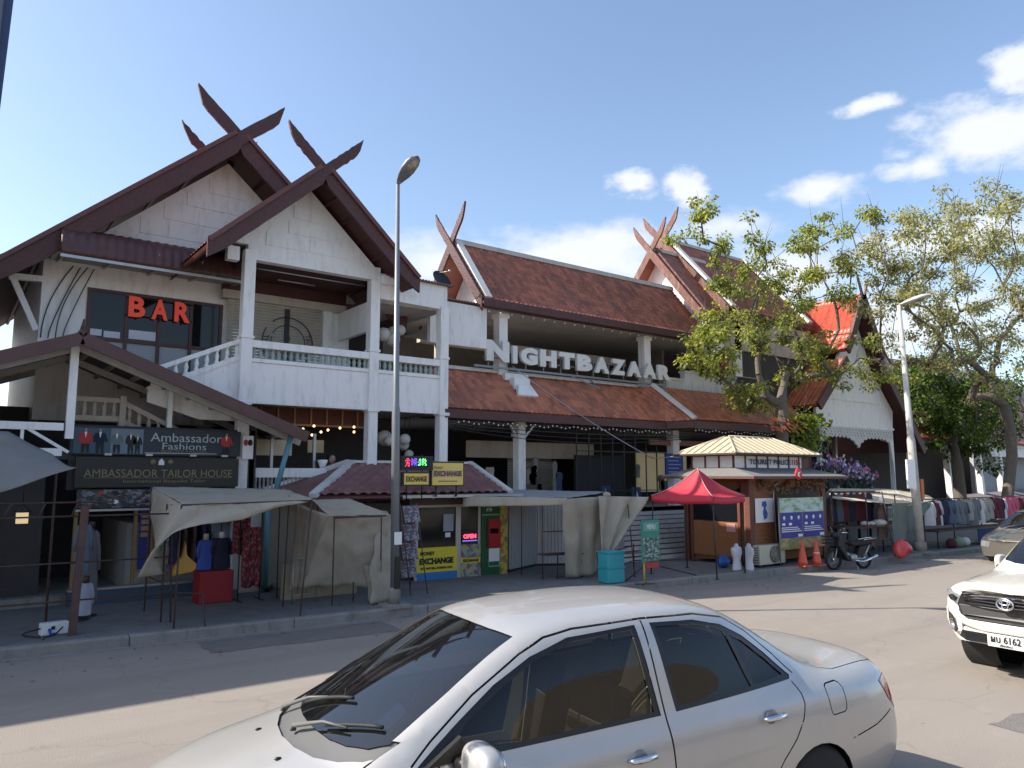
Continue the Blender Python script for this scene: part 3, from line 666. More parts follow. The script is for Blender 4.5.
# skirt roof
ye2, ze2, yt, zt = 16.02, 4.12, 17.28, 5.34
m = MB(); tile_roof(m, (10.05, ye2, ze2), (18.2, ye2, ze2), (18.2, yt, zt), (10.05, yt, zt), tu=.17, tv=.2, amp=.032, step=.032, ns=6)
sk = m.obj('skirt_roof', SKIRTT, mh)
m = MB(); tile_roof(m, (18.2, ye2, ze2), (18.75, 15.35, ze2+.05), (18.45, 16.75, zt), (18.2, yt, zt), tu=.17, tv=.2, amp=.032, step=.032, ns=6)
tile_roof(m, (18.75, 15.35, ze2+.05), (25.6, 15.35, ze2+.05), (25.6, 16.75, zt), (18.45, 16.75, zt), tu=.17, tv=.2, amp=.032, step=.032, ns=6); m.obj('skirt_roof', SKIRTT, mh)
verge(mh, [(18.74, 15.3, ze2+.12), (18.44, 16.75, zt+.07)], .2, PWHITE, 'hip_strip')
m = MB(); m.box((10.0, ye2-.05, ze2-.22), (18.2, ye2+.03, ze2+.0)); m.box((18.7, 15.3, ze2-.2), (25.6, 15.38, ze2+.03)); m.bar((18.2, ye2-.01, ze2-.1), (18.72, 15.33, ze2-.08), .07, .2); m.obj('eave_board', MAROON, mh)
m = MB(); m.slab([(10.05, ye2+.02, ze2-.20), (10.05, 17.3, ze2-.16), (25.6, 17.3, ze2-.16), (25.6, ye2+.02, ze2-.20)], .03); m.obj('skirt_soffit', DARKW, mh)
verge(mh, [(10.1, yt, zt+.04), (18.2, yt, zt+.04)], .16, PWHITE, 'flashing', .06)
m = MB()
for k in range(52): m.sphere((10.4+k*.155, 15.98, 3.80+.03*math.sin(k*1.3)), .022, 6)
for k in range(40): m.sphere((18.8+k*.165, 15.35, 3.86+.03*math.sin(k*1.3)), .024, 6)
BULB = mat('warm_white_bulb', (.8, .8, .76), .4, var=0)
m.obj('string_bulbs', BULB, mh)
# chute on the skirt roof
p0 = aY(519, 374, 16.9); m = MB(); m.box((p0.x-.42, 17.0, 5.15), (p0.x+.42, 17.3, 5.35)); m.box((p0.x-.28, 16.75, 4.75), (p0.x+.28, 17.2, 5.2)); m.slab([(p0.x-.36, 16.55, 4.62), (p0.x+.36, 16.55, 4.62), (p0.x+.22, 16.75, 4.95), (p0.x-.22, 16.75, 4.95)], -.12); m.obj('rain_head', WHITE, mh)
# ground floor columns
for (px, w_) in ((520, .26), (674, .3), (760, .3)):
    p = aY(px, 440, 16.7); m = MB(); m.box((p.x-w_/2, 16.6, .15), (p.x+w_/2, 16.6+w_, 4.0)); m.box((p.x-w_/2-.04, 16.56, 3.55), (p.x+w_/2+.04, 16.64+w_, 3.62)); m.obj('column', WHITE if px < 700 else CREAM, mh, bevel=.015)
m = MB(); 
for s_ in (-1, 1):
    p = aY(520, 440, 16.7); m.bar((p.x+s_*.12, 16.7, 3.5), (p.x+s_*.42, 16.6, 3.86), .05)
m.obj('column_bracket', WHITE, mh)
# dim ground floor: stalls within
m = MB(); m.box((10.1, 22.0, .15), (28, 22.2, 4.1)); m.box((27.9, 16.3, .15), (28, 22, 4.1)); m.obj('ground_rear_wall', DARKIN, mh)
m = MB(); m.box((10.15, 16.5, .15), (26, 22.0, 1.5)); m.obj('plinth', GREYPL, mh)
m = MB(); shutter(m, 14.2, 16.0, 1.5, 3.3, 19.0); m.obj('roller_shutter', SHUT, mh)
m = MB(); m.box((12.5, 18.6, 3.0), (17.5, 18.8, 3.5)); m.box((10.6, 17.6, 2.35), (12.6, 17.7, 2.6)); m.box((12.45, 17.5, 1.5), (12.6, 17.7, 2.7)); m.obj('inner_partition', CREAM, mh)
m = MB(); m.box((15.8, 17.6, .15), (17.9, 17.7, 3.1)); m.box((17.9, 18.5, .15), (18.0, 21, 3.1)); m.obj('dark_screen', mat('charcoal_screen', (.03, .032, .034), .8), mh)
m = MB()
for k in range(9): m.bar((15.2+k*.5, 16.9, 1.6), (15.2+k*.5, 16.9, 3.9), .03)
m.bar((15.2, 16.9, 3.2), (19.6, 16.9, 3.2), .03); m.bar((15.2, 16.9, 2.0), (19.6, 16.9, 2.0), .03); m.obj('shopfront_bars', DKMET, mh)
SHOPGLOW = mat('glowing_yellow_shop_wall', (.34, .30, .20), .6, emit=(.5, .42, .25), es=.12)  # plain wall with a faint glow: indoor light put into its material
m = MB(); m.box((19.6, 18.6, 1.9), (22.2, 18.7, 3.3)); m.obj('shop_wall', SHOPGLOW, mh)
m = MB(); m.box((18.2, 16.7, 3.45), (21.0, 16.8, 3.62)); m.box((20.2, 16.72, 3.2), (21.6, 16.8, 3.4)); m.obj('shop_fascia', mat('faded_red_fascia', (.25, .12, .10), .7, var=.5, vs=14), mh)
# shop goods seen dimly
random.seed(11)
GOODS = [plain('goods_a', (.22, .05, .05)), plain('goods_b', (.05, .07, .16)), plain('goods_c', (.25, .24, .22)), plain('goods_d', (.10, .09, .07))]
for k in range(26):
    x = random.uniform(13.6, 22); z = random.uniform(1.6, 2.6)
    m = MB(); w_ = random.uniform(.14, .26); h = random.uniform(.35, .7)
    m.prism([(x-w_*.5, z), (x+w_*.5, z), (x+w_*.45, z+h*.7), (x+w_*.65, z+h*.55), (x+w_*.55, z+h*.92), (x+w_*.15, z+h), (x-w_*.15, z+h), (x-w_*.55, z+h*.92), (x-w_*.65, z+h*.55), (x-w_*.45, z+h*.7)], 17.9, 17.94)
    o = m.obj('hanging_garment', GOODS[k % 4], mh)
for (px, py) in ((605, 494), (636, 495)):
    p = aY(px, py, 17.2); m = MB(); m.cbox(p, (.42, .04, .5)); s_ = thing('shop_sign', 'blue square shop sign with white triangle, %s of the two behind the knotted cloth' % ('left' if px < 620 else 'right'), 'sign', tuple(p))
    o = m.obj('panel', plain('sign_blue', (.03, .06, .17)), s_); MB().prism([(p.x-.13, p.z-.14), (p.x+.13, p.z-.14), (p.x, p.z+.16)], 17.17, 17.178).obj('triangle_mark', WHT, s_)
p = aY(674, 465, 16.6); s_ = thing('blue_notice_board', 'blue lettered notice board hanging behind the kiosk roof on the left', 'sign', tuple(p))
MB().cbox(p, (.85, .05, .75)).obj('panel', plain('board_blue', (.02, .04, .22)), s_)
m = MB()
for k in range(5): m.box((p.x-.3, p.y-.03, p.z+.24-k*.12), (p.x+.3-.1*(k % 2), p.y-.026, p.z+.27-k*.12))
m.obj('printed_lines', plain('pale_blue', (.3, .35, .5)), s_)
# NIGHTBAZAAR sign
YS = 16.95
zb = (aY(484, 360, YS).z+aY(671, 382, YS).z)/2; xa, xb = aY(484, 350, YS).x, aY(671, 375, YS).x
ns_ = thing('night_bazaar_sign', 'large white block letters spelling NIGHTBAZAAR on a steel rail above the skirt roof', 'sign', ((xa+xb)/2, YS, zb))
LW = mat('white_sign_letter', (.72, .71, .69), .5, var=.05, stain=.3)
wd = {'N': 1.25, 'I': .42, 'M': 1.3}; word = 'NIGHTBAZAAR'; tot_w = sum(wd.get(c, 1.0) for c in word)+.0; x = xa; unit = (xb-xa)/tot_w
for i, ch in enumerate(word):
    w_ = wd.get(ch, 1.0)*unit; h = .62 if i == 0 else .53
    cu_w = w_*.90 if ch != 'I' else w_*.62
    text(ch, .5, .10, 'letter', LW, ns_, frame((x+w_/2, YS, zb+h/2), (1, 0, 0)), fit=(cu_w-.03, h-.03), bold=.035)
    x += w_
m = MB(); m.bar((xa-.35, YS-.02, zb-.16), (xb-.3, YS-.02, zb-.16), .06); m.bar((xa, YS+.08, zb+.12), (xb, YS+.08, zb+.12), .03)
for k in range(12): xx = xa+.2+k*(xb-xa-.4)/11; m.bar((xx, YS+.08, zb-.16), (xx, YS+.08, zb+.4), .03)
xx = aY(590, 385, YS-.3).x; m.bar((xx-.5, YS-.05, zb-.2), (xx+.15, YS-.55, zb-.55), .03); m.bar((xx+.15, YS-.55, zb-.55), (xx+.15, YS-.05, zb-.2), .03)
m.obj('support_rail', LAMPP, ns_)
# satellite dish
p = aY(440, 278, 17.6); sdh = thing('satellite_dish', 'small dark satellite dish on a post between the two roofs', 'satellite dish', (p.x, p.y, 7.3))
m = MB(); m.lathe((0, 0, 0), [(.02, 0), (.17, .03), (.30, .09), (.31, .10), (.17, .045), (.02, .015)], 18)
rm = Matrix.Translation((p.x, p.y, p.z-.1)) @ Matrix.Rotation(R(100), 4, 'Z') @ Matrix.Rotation(R(-60), 4, 'Y'); m.v = [rm@v for v in m.v]; m.obj('dish', DKMET, sdh)
MB().tube([(p.x, p.y, 7.2), (p.x, p.y, p.z-.1)], .025, 6).obj('mast', DKMET, sdh)
m = MB(); q = rm@Vector((0, 0, .45)); m.tube([rm@Vector((.25, 0, .08)), q], .01, 5); m.sphere(q, .045, 8); m.obj('receiver_arm', STEEL, sdh)
lantern(19.4, 17.9, 6.0, 3, 'cluster of white globe lanterns upstairs beside the last letter of the big sign')

# ================= cross gabled hall =================
ch_ = thing('tall_hall', 'tall hall with steep two tier brown tiled roof and red crossed finials', 'building', (24, 19.3, .15))
def hallroof(par, x0, x1, yc, zc, ye, ze, name, mt):
    m = MB(); tile_roof(m, (x0, ye, ze), (x1, ye, ze), (x1, yc, zc), (x0, yc, zc), tu=.16, tv=.18, ns=4); r_ = m.obj(name, mt, par)
    MB().slab([(x1, 2*yc-ye, ze), (x0, 2*yc-ye, ze), (x0, yc, zc), (x1, yc, zc)], .08).obj('rear_slope', mt, par)
    MB().slab([(x0, ye+.03, ze-.1), (x0, yc, zc-.13), (x1, yc, zc-.13), (x1, ye+.03, ze-.1)], .03).obj('soffit', SOFFIT, r_)
    MB().prism([(yc-.14, zc-.05), (yc-.08, zc+.1), (yc+.08, zc+.1), (yc+.14, zc-.05)], x0, x1, 'X').obj('ridge_cap', CREAM, par)
    MB().box((x0, ye-.06, ze-.2), (x1, ye+.0, ze)).obj('eave_board', MAROON, r_); return r_
hallroof(ch_, 21.35, 24.5, 19.34, 11.12, 16.9, 8.17, 'lower_roof', BROWNT)
hallroof(ch_, 22.95, 28.3, 20.09, 12.0, 16.95, 8.6, 'upper_roof', BROWNT)
xgable(ch_, 21.3, 19.34, 11.25, 2.5, 1.21, .8, CARVRED, .36)
xgable(ch_, 22.8, 20.09, 12.15, 3.2, 1.08, .9, CARVRED, .4)
verge(ch_, [(23.15, 16.95, 8.72), (23.15, 20.0, 12.08)], .25, PWHITE); verge(ch_, [(28.2, 16.95, 8.72), (28.2, 20.0, 12.08)], .25, PWHITE)
verge(ch_, [(21.6, 16.9, 8.28), (21.6, 19.3, 11.2)], .25, CARVRED)
m = MB(); m.prism([(17.0, 7.1), (21.8, 7.1), (21.8, 8.1), (19.34, 11.0), (17.0, 8.15)], 21.9, 22.0, 'X'); m.obj('gable_wall', WHITE, ch_)
m = MB(); m.slab([(21.34, 19.34, 11.0), (21.34, 21.78, 8.05), (21.95, 21.78, 8.05), (21.95, 19.34, 11.0)], .06); m.obj('gable_soffit', SOFFIT, ch_)
m = MB(); m.prism([(17.1, 8.5), (23.0, 8.5), (20.09, 11.8)], 23.4, 23.5, 'X'); m.obj('gable_wall', WHITE, ch_)
m = MB(); m.box((22.0, 17.0, 7.1), (28.1, 17.2, 8.3)); m.obj('upper_wall', CREAM, ch_)
m = MB(); m.box((23.4, 17.1, 4.1), (28.1, 17.3, 7.1)); m.obj('wall', DARKIN, ch_)

# ================= red roofed porch pavilion =================
rp = thing('red_roofed_pavilion', 'pavilion with steep bright red tiled roof, white gable and lace like fringe', 'building', (29.7, 16, .15))
YG = 15.5; XA = 29.7; ZA = 9.85
prof = [(0, 0), (.95, -1.75), (1.45, -2.45)]; prof2 = [(1.3, -2.75), (2.2, -3.55), (3.5, -4.75)]
for sgn in (-1, 1):
    for pr_, y0, mt, nm in ((prof, YG, REDT, 'upper_roof'), (prof2 if sgn < 0 else [(1.3, -2.6), (2.5, -3.9), (4.7, -6.3)], YG+.1, ORGT, 'lower_roof')):
        for a, b in zip(pr_[:-1], pr_[1:]):
            A = Vector((XA+sgn*b[0], y0, ZA+b[1])); B = A+Vector((0, 9, 0)); D = Vector((XA+sgn*a[0], y0, ZA+a[1])); C_ = D+Vector((0, 9, 0))
            m = MB(); q = (A, B, C_, D) if sgn > 0 else (B, A, D, C_)
            big = mt is REDT; tile_roof(m, *q, tu=.3 if big else .18, tv=.34 if big else .22, amp=.05 if big else .03, step=.04 if big else .02, ns=5); o = m.obj(nm, mt, rp)
            n_ = (q[1]-q[0]).cross(q[3]-q[0]).normalized(); MB().slab([p-n_*.06 for p in q], .04).obj('soffit', SOFFIT, o)
            MB().bar(A+Vector((0, -.05, -.05)), D+Vector((0, -.05, -.05)), .1, .34, up=n_).obj('bargeboard', MAROON, rp)
for sgn in (-1, 1):
    MB().prism([(XA-sgn*.15, ZA-.5), (XA+sgn*.05, ZA-.3), (XA+sgn*.42, ZA+.62), (XA+sgn*.38, ZA+.7), (XA+sgn*.2, ZA+.35)], YG-.1, YG-.03, 'Y').obj('finial', CARVED, rp)
m = MB(); yg = 16.0
m.prism([(XA-2.9, 4.45), (XA+2.9, 4.45), (XA+3.0, 5.2), (XA+1.9, 6.3), (XA+1.3, 6.9), (XA+.8, 8.0), (XA, 9.5), (XA-.8, 8.0), (XA-1.3, 6.9), (XA-1.9, 6.3), (XA-3.0, 5.2)], yg, yg+.12); m.obj('gable_wall', WHITE, rp)
m = MB(); m.box((XA-2.95, yg-.04, 4.38), (XA+2.95, yg+.1, 4.48)); m.box((XA-2.7, yg-.03, 5.45), (XA+2.7, yg, 5.5)); m.obj('ledge', WHITE, rp)
m = MB(); random.seed(5)
pts = []; n = 60
for i in range(n+1):
    t = i/n; x = XA-2.85+5.7*t
    arch = 1-abs(2*((t*2) % 1)-1)                 # two arches
    d = .38 + (.42*(1-math.sin(math.pi*((t*2) % 1)))**2) + .05*math.sin(i*2.1)
    pts.append((x, 4.38-d))
m.prism([(XA-2.85, 4.40)]+[(XA+2.85, 4.40)]+pts[::-1], yg-.02, yg+.04); 
m.obj('lace_fringe', PWHITE, rp)
m = MB()
for i in range(70):
    x = XA-2.8+i*.08; z = 4.28-.10*(i % 3); m.sphere((x, yg-.03, z), .03, 6, (1, .4, 1))
m.obj('fringe_ornament', mat('grey_lace_shadow', (.3, .3, .3), .7), rp)
for xx in (XA-2.85, XA+2.75):
    m = MB(); m.box((xx, yg, .15), (xx+.14, yg+.14, 4.4)); m.obj('post', WHITE, rp)
m = MB(); m.prism([(XA+2.8, 4.0), (XA+2.5, 3.9), (XA+2.72, 2.9), (XA+2.8, 1.5)], yg-.05, yg+.02); m.obj('curved_bracket', WHITE, rp)
m = MB(); m.box((XA-2.7, 19.5, .15), (XA+2.9, 19.6, 6)); m.box((XA-2.9, yg+.2, 4.3), (XA+2.9, 19.6, 4.4)); m.obj('inner_wall', DARKIN, rp)
for xx, w_ in ((XA-.1, .3), (XA+.9, .16)): MB().box((xx, 17.5, .15), (xx+w_, 17.5+w_, 4.3)).obj('inner_post', GREYPL, rp)

# ================= far row on the right =================
fr_ = thing('colonnade_building', 'shaded building with white slanting columns and brown roof behind the right hand trees', 'building', (44, 17, .15))
m = MB(); m.box((34, 20, .15), (60, 20.2, 6)); m.obj('wall', DARKIN, fr_)
m = MB(); m.box((45.5, 18.0, 1.0), (62, 18.2, 5.2)); m.obj('side_wall', mat('grey_white_wall', (.38, .38, .40), .8, var=.1, stain=.5), fr_)
m = MB(); m.box((33.5, 16.8, 4.0), (58, 17.0, 4.25)); m.box((45, 16.9, 3.5), (58, 17.1, 4.5)); m.obj('beam', WHITE, fr_)
for xx in (36.5, 40.2, 43.8, 46.4, 51.0): m = MB(); m.bar((xx, 17, .15), (xx-.35, 17, 4.1), .28); m.obj('column', WHITE, fr_)
m = MB(); tile_roof(m, (33.6, 16.5, 4.2), (62, 16.5, 4.2), (62, 20, 7.3), (33.6, 20, 7.3), tu=.4, tv=.5, ns=4); m.obj('roof', BROWNT, fr_)
m = MB(); m.box((33.6, 16.9, 1.0), (39, 17.0, 1.12)); m.box((33.6, 16.9, .5), (39, 17.0, .6))
for k in range(28): m.lathe((33.7+k*.19, 16.95, .6), [(.05, 0), (.03, .1), (.06, .25), (.03, .4)], 6)
m.obj('balustrade', GREYPL, fr_)
m = MB(); m.slab([(41, 15.5, .9), (56, 15.5, 1.3), (56, 17.0, 1.9), (41, 17.0, 1.5)], .08); m.obj('low_roof', mat('grey_purple_roof', (.22, .19, .2), .8), fr_)
# tall roofs beyond
bk = thing('rear_roofs', 'distant building with rust red and grey roofs showing through the right hand tree crown', 'building', (62, 30, 0))
m = MB(); m.box((50, 26, 0), (85, 34, 8.5)); m.obj('wall', mat('far_white_wall', (.5, .5, .5), .8, stain=.5), bk)
m = MB(); m.slab([(49, 25, 8), (86, 25, 8), (86, 30, 12), (49, 30, 12)], .15); m.obj('roof', CORR, bk)
# ================= neighbour beyond the left edge (its shade lies on the street) =================
nb_ = thing('corner_shophouse', 'plain pale shophouse standing left of the porch beyond the picture edge', 'building', (-9, 17, .15))
m = MB(); m.box((-24, 15.4, .15), (-.35, 27, 8.6)); m.obj('wall', CREAM, nb_)
m = MB(); m.box((-24.3, 15.0, 8.6), (-.2, 27.3, 8.85)); m.obj('roof', GREYPL, nb_)
for k in range(6):
    o = MB().box((-22+k*3.6, 15.33, 4.2), (-20.4+k*3.6, 15.38, 5.8)).obj('window', WHITE, nb_); MB().box((-21.9+k*3.6, 15.31, 4.3), (-20.5+k*3.6, 15.33, 5.7)).obj('pane', GLASSD, o)

# row across the street behind the photographer
for k, (x0_, x1_, h_, c_, lab) in enumerate(((-30, -9, 8.0, (.42, .34, .25), 'tan shophouse across the street behind the photographer, left of the row'), (-9, 9, 6.8, (.50, .46, .40), 'cream shophouse across the street behind the photographer, middle of the row'), (9, 34, 8.6, (.36, .30, .24), 'brown shophouse across the street behind the photographer, right of the row'))):
    ob = thing('opposite_shophouse', lab, 'building', ((x0_+x1_)/2, -18, 0), 0, 'shophouses across the street'); fm = mat('opposite_wall_%s' % 'abc'[k], c_, .85, var=.15, stain=.5)
    m = MB(); m.box((x0_, -30, 0), (x1_-.02, -18, h_)); m.obj('wall', fm, ob); m = MB(); m.box((x0_+.02, -18, 3.0), (x1_-.04, -16.2, 3.18)); m.obj('canopy', CORR, ob)
    n_ = int((x1_-x0_)/4.2)
    for j in range(n_):
        a_ = x0_+.8+j*4.2; o = MB().box((a_, -18, 4.2), (a_+2.2, -17.94, 5.8)).obj('window', WHITE, ob); MB().box((a_+.1, -17.94, 4.3), (a_+2.1, -17.92, 5.7)).obj('pane', GLASSD, o); MB().box((a_-.2, -18, .1), (a_+3.0, -17.95, 2.7)).obj('shop_opening', DARKIN, ob)

# ================= street lamps =================
def streetlamp(base, top, headdir, r0, r1, lab, tilt=.25, arm=.12, L_=.62, m_=LAMPP):
    t = thing('street_lamp', lab, 'street lamp', base, group='street lamps')
    b, q = Vector(base), Vector(top)
    MB().tube([b, b.lerp(q, .45), b.lerp(q, .46), q], [r0, r0*.93, r0*.75, r1], 14).obj('pole', m_, t)
    m = MB(); m.cbox(b+Vector((0, 0, .03)), (.42, .42, .06)); m.lathe(b, [(r0*1.35, .06), (r0*1.3, .3), (r0*1.05, .34)], 12); m.obj('base_plate', CONC, t)
    d = Vector(headdir).normalized(); u = Vector((0, 0, 1)); s_ = d.cross(u)
    p0 = q; d2 = (d+u*tilt).normalized(); up = s_.cross(d2)
    m = MB(); prof = [(0, .05), (.12, .08), (.3, .13), (.5, .16), (.75, .155), (.92, .11), (1.0, .03)]
    n = 12; vs = []; fs = []
    for (f, w) in prof:
        for k in range(n):
            a = 2*math.pi*k/n; vs.append(p0+d2*(f*L_)+s_*(math.cos(a)*w)+up*(math.sin(a)*w*(.62 if math.sin(a) > 0 else .35)))
    for i in range(len(prof)-1):
        for k in range(n): fs.append((i*n+k, i*n+(k+1) % n, (i+1)*n+(k+1) % n, (i+1)*n+k))
    fs += [tuple(range(n)), tuple(range((len(prof)-1)*n, len(prof)*n))[::-1]]
    m.add(vs, fs, smooth=True); hd = m.obj('lamp_head', m_, t)
    m = MB(); c = p0+d2*(L_*.66)-up*.045
    vs = [c+d2*(math.cos(a)*.17)+s_*(math.sin(a)*.115) for a in [2*math.pi*k/16 for k in range(16)]]+[c-up*.04+d2*(math.cos(a)*.09)+s_*(math.sin(a)*.06) for a in [2*math.pi*k/16 for k in range(16)]]
    m.add(vs, [(k, (k+1) % 16, 16+(k+1) % 16, 16+k) for k in range(16)]+[tuple(range(16, 32))], smooth=True)
    m.obj('lamp_glass', mat('lamp_lens', (.28, .27, .24), .2, metal=.3, var=.4, vs=12), hd)
    return t
ln1 = streetlamp((6.62, 12.2, .15), (6.53, 12.2, 7.92), (.25, -1, 0), .078, .035, 'tall grey street lamp on the kerb in front of the bar building', tilt=.75, L_=.66)
m = MB(); m.cbox((6.62, 12.11, 1.35), (.14, .02, .22)); m.obj('notice_plate', WHT, ln1); m = MB(); m.cbox((6.62, 12.11, .75), (.11, .02, .55)); m.obj('black_label', BLKPAINT, ln1)
ln2 = streetlamp((23.79, 11.05, .15), (23.38, 11.05, 7.7), (.35, -1, 0), .13, .06, 'leaning street lamp with taped pole beside the cream stall on the right', L_=.9, m_=mat('weathered_lamp_paint', (.42, .41, .39), .6, var=.4, vs=4, stain=.5))
p = aY(911, 474, 10.9); m = MB(); m.cbox((p.x, p.y, p.z), (.5, .05, .85)); m.obj('sign_plate', WHT, ln2); p = aY(922, 489, 10.95); m = MB(); m.cbox(p, (.18, .05, .6)); m.obj('orange_panel', plain('orange_panel', (.5, .13, .03)), ln2)

# pole of a banner at the picture's left edge
tl = thing('banner_pole', 'grey edged blue banner on a tall pole cut off by the upper left picture edge', 'banner', (.15, 4.6, 0))
a = aY(12, -10, 4.6); b = aY(-6, 150, 4.6)
x_ = b.x; MB().tube([(x_-.12, 4.6, 0), (a.x-.05, 4.6, a.z+1)], .035, 10).obj('pole', LAMPP, tl)
m = MB(); m.prism([(b.x-.35, b.z+.02), (b.x+.005, b.z+.02), (a.x+.03, a.z+.6), (a.x-.5, a.z+.6)], 4.62, 4.64); m.obj('banner', plain('banner_blue', (.04, .07, .16)), tl)

# ================= signs over the tailor shop =================
s1 = thing('fashion_sign', 'dark blue fashions sign with photographs of suited figures above the tailor shop', 'sign', (3.4, 15.9, 3.1))
MB().box((1.9, 15.9, 2.85), (4.97, 15.96, 3.36)).obj('panel', plain('dark_slate_print', (.022, .032, .045), .5), s1)
MB().box((1.95, 15.89, 2.87), (3.12, 15.899, 3.34)).obj('photo_strip', plain('sky_print', (.045, .095, .14), .5), s1)
def figure(x, z, h, col, nm='printed_figure', y=15.88, par=None, w=1.):
    """printed photograph of a suited figure: trousers, jacket, shirt front, head"""
    w = w*h; P = lambda pts, m_, n_, dy: MB().prism([(x+a*w, z+b*h) for a, b in pts], y-dy, y-dy+.002).obj(n_, m_, root)
    root = MB().prism([(x+a*w, z+b*h) for a, b in ((-.15, .44), (-.23, .42), (-.27, .60), (-.19, .80), (-.06, .85), (.05, .85), (.20, .79), (.25, .62), (.30, .48), (.2, .44), (.17, .58), (.15, .36), (-.14, .36))], y, y+.004).obj(nm, col, par)
    if h > .3:
        P([(-.13, 0), (-.03, 0), (.01, .33), (.06, 0), (.15, 0), (.15, .37), (-.14, .37)], BLKP, 'printed_trousers', .001); P([(-.05, .85), (.05, .85), (.0, .60)], WHT, 'printed_shirt', .002)
        MB().sphere((x, y, z+h*.92), h*.065, 8, (.85, .04, 1.15)).obj('printed_head', SKIN, root)
    return root
REDP = plain('red_print', (.45, .03, .03)); GREYP = plain('grey_print', (.12, .15, .16)); BLKP = plain('black_print', (.012, .012, .016))
GBACK = plain('pale_beach_print', (.16, .22, .27)); MB().box((2.56, 15.886, 2.87), (3.12, 15.8895, 3.34)).obj('beach_photo', GBACK, s1)
figure(2.14, 2.88, .45, REDP, par=s1); figure(2.38, 2.88, .45, NAVY, par=s1); figure(2.66, 2.88, .42, GREYP, par=s1); figure(2.90, 2.87, .42, BLKP, par=s1, w=.8); figure(3.02, 2.87, .38, BLKP, par=s1, w=.8)
fr = lambda x, z, y: frame((x, y, z), (1, 0, 0))
text('Ambassador', .2, .006, 'lettering', PALE, s1, fr(3.92, 3.2, 15.895), fit=(1.34, .17)); text('Fashions', .2, .006, 'lettering', PALE, s1, fr(3.88, 3.03, 15.895), fit=(.82, .13))
text('BESPOKE TAILORS', .1, .004, 'lettering', GOLD, s1, fr(3.88, 2.93, 15.895), fit=(.85, .045)); MB().box((3.15, 15.893, 2.885), (4.5, 15.898, 2.9)).obj('line', PALE, s1)
figure(4.68, 2.88, .44, REDP, par=s1)
s3 = thing('small_portrait_sign', 'small sign with two suited portraits at the right end of the fashions sign', 'sign', (5.1, 15.85, 3.0))
m = MB(); m.box((5.0, 15.84, 2.8), (5.22, 15.87, 3.28)); m.obj('panel', WHT, s3); figure(5.06, 2.98, .26, REDP, par=s3, y=15.833, w=.7); figure(5.15, 2.98, .26, BLKP, par=s3, y=15.833, w=.7)
s2 = thing('tailor_house_sign', 'black tailor house sign with dull gold lettering above the shop door', 'sign', (3.45, 15.8, 2.5))
MB().box((2.0, 15.82, 2.24), (4.93, 15.9, 2.80)).obj('panel', plain('black_sign_panel', (.012, .013, .012), .4), s2)
text('AMBASSADOR TAILOR HOUSE', .2, .006, 'lettering', GOLD, s2, fr(3.47, 2.50, 15.815), fit=(2.66, .15)); text('International Bespoke Tailor', .1, .004, 'lettering', GOLD, s2, fr(3.55, 2.345, 15.815), fit=(1.5, .075))
MB().box((2.15, 15.812, 2.41), (4.8, 15.818, 2.417)).obj('line', GOLD, s2)
m = MB(); m.prism([(3.40, 2.66), (3.50, 2.66), (3.50, 2.73), (3.45, 2.79), (3.40, 2.73)], 15.81, 15.82); m.obj('crest', WHT, s2)
m = MB(); m.lathe((3.30, 15.815, 2.72), [(.05, 0), (.05, .004)], 12, 'Y'); m.lathe((3.62, 15.815, 2.72), [(.05, 0), (.05, .004)], 12, 'Y'); m.obj('crest_emblem', GOLD, s2)
m = MB()
for xx in (2.5, 3.2, 4.0, 4.6): m.cbox((xx, 15.72, 2.85), (.12, .08, .04))
m.obj('spotlight', STEEL, s2)
# ================= tailor shop =================
ts = thing('tailor_shop', 'dark fronted tailor shop with open doorway and posters under the porch', 'shop', (2.5, 16, .15))
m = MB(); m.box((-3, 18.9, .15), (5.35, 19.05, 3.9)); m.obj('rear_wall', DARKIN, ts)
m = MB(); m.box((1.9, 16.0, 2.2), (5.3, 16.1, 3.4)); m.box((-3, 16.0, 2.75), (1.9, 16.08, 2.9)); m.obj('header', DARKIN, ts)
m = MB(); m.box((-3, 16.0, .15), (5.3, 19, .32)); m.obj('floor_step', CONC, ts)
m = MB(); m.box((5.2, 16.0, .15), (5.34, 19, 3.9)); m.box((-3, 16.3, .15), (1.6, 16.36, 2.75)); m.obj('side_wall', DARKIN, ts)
DISP = poster_mat('suit_photo_display', [(.03, .03, .04), (.12, .11, .11), (.05, .02, .02), (.2, .2, .21), (.02, .04, .05), (.09, .06, .05)], 26, 8)
o = MB().slab([(2.05, 15.78, 1.87), (4.2, 15.78, 1.87), (4.2, 15.78, 2.2), (2.05, 15.78, 2.2)], .03).obj('photo_display', DISP, ts)
for r_ in range(2):
    for k in range(8): figure(2.16+k*.265, 2.05-r_*.165, .15, (GREYP, REDP, NAVY, GREYP, BLKP, WHT, GREYP, BLKP)[(k+r_*3) % 8], par=o, y=15.765, w=1.1, nm='garment_photo')
m = MB(); m.bar((2.0, 15.7, 1.83), (4.25, 15.7, 1.83), .04); m.obj('display_shelf', STEEL, ts)
m = MB(); 
for xx, w_ in ((3.05, .06), (3.35, .05), (4.25, .06), (2.05, .06)): m.box((xx, 15.92, .3), (xx+w_, 16.0, 1.85))
m.obj('door_frame', FRAMEW, ts)
PST = poster_mat('green_poster', [(.06, .13, .05), (.14, .2, .12), (.3, .26, .16), (.05, .06, .12), (.25, .25, .25)], 3, 4, 2.2, smooth=True)
MB().slab([(3.42, 15.9, .62), (4.22, 15.9, .62), (4.22, 15.9, 1.82), (3.42, 15.9, 1.82)], .02).obj('poster', PST, ts)
m = MB(); m.box((3.14, 15.9, .7), (3.33, 15.92, 1.8)); o = m.obj('vertical_banner', plain('indigo_print', (.03, .03, .16)), ts)
m = MB(); 
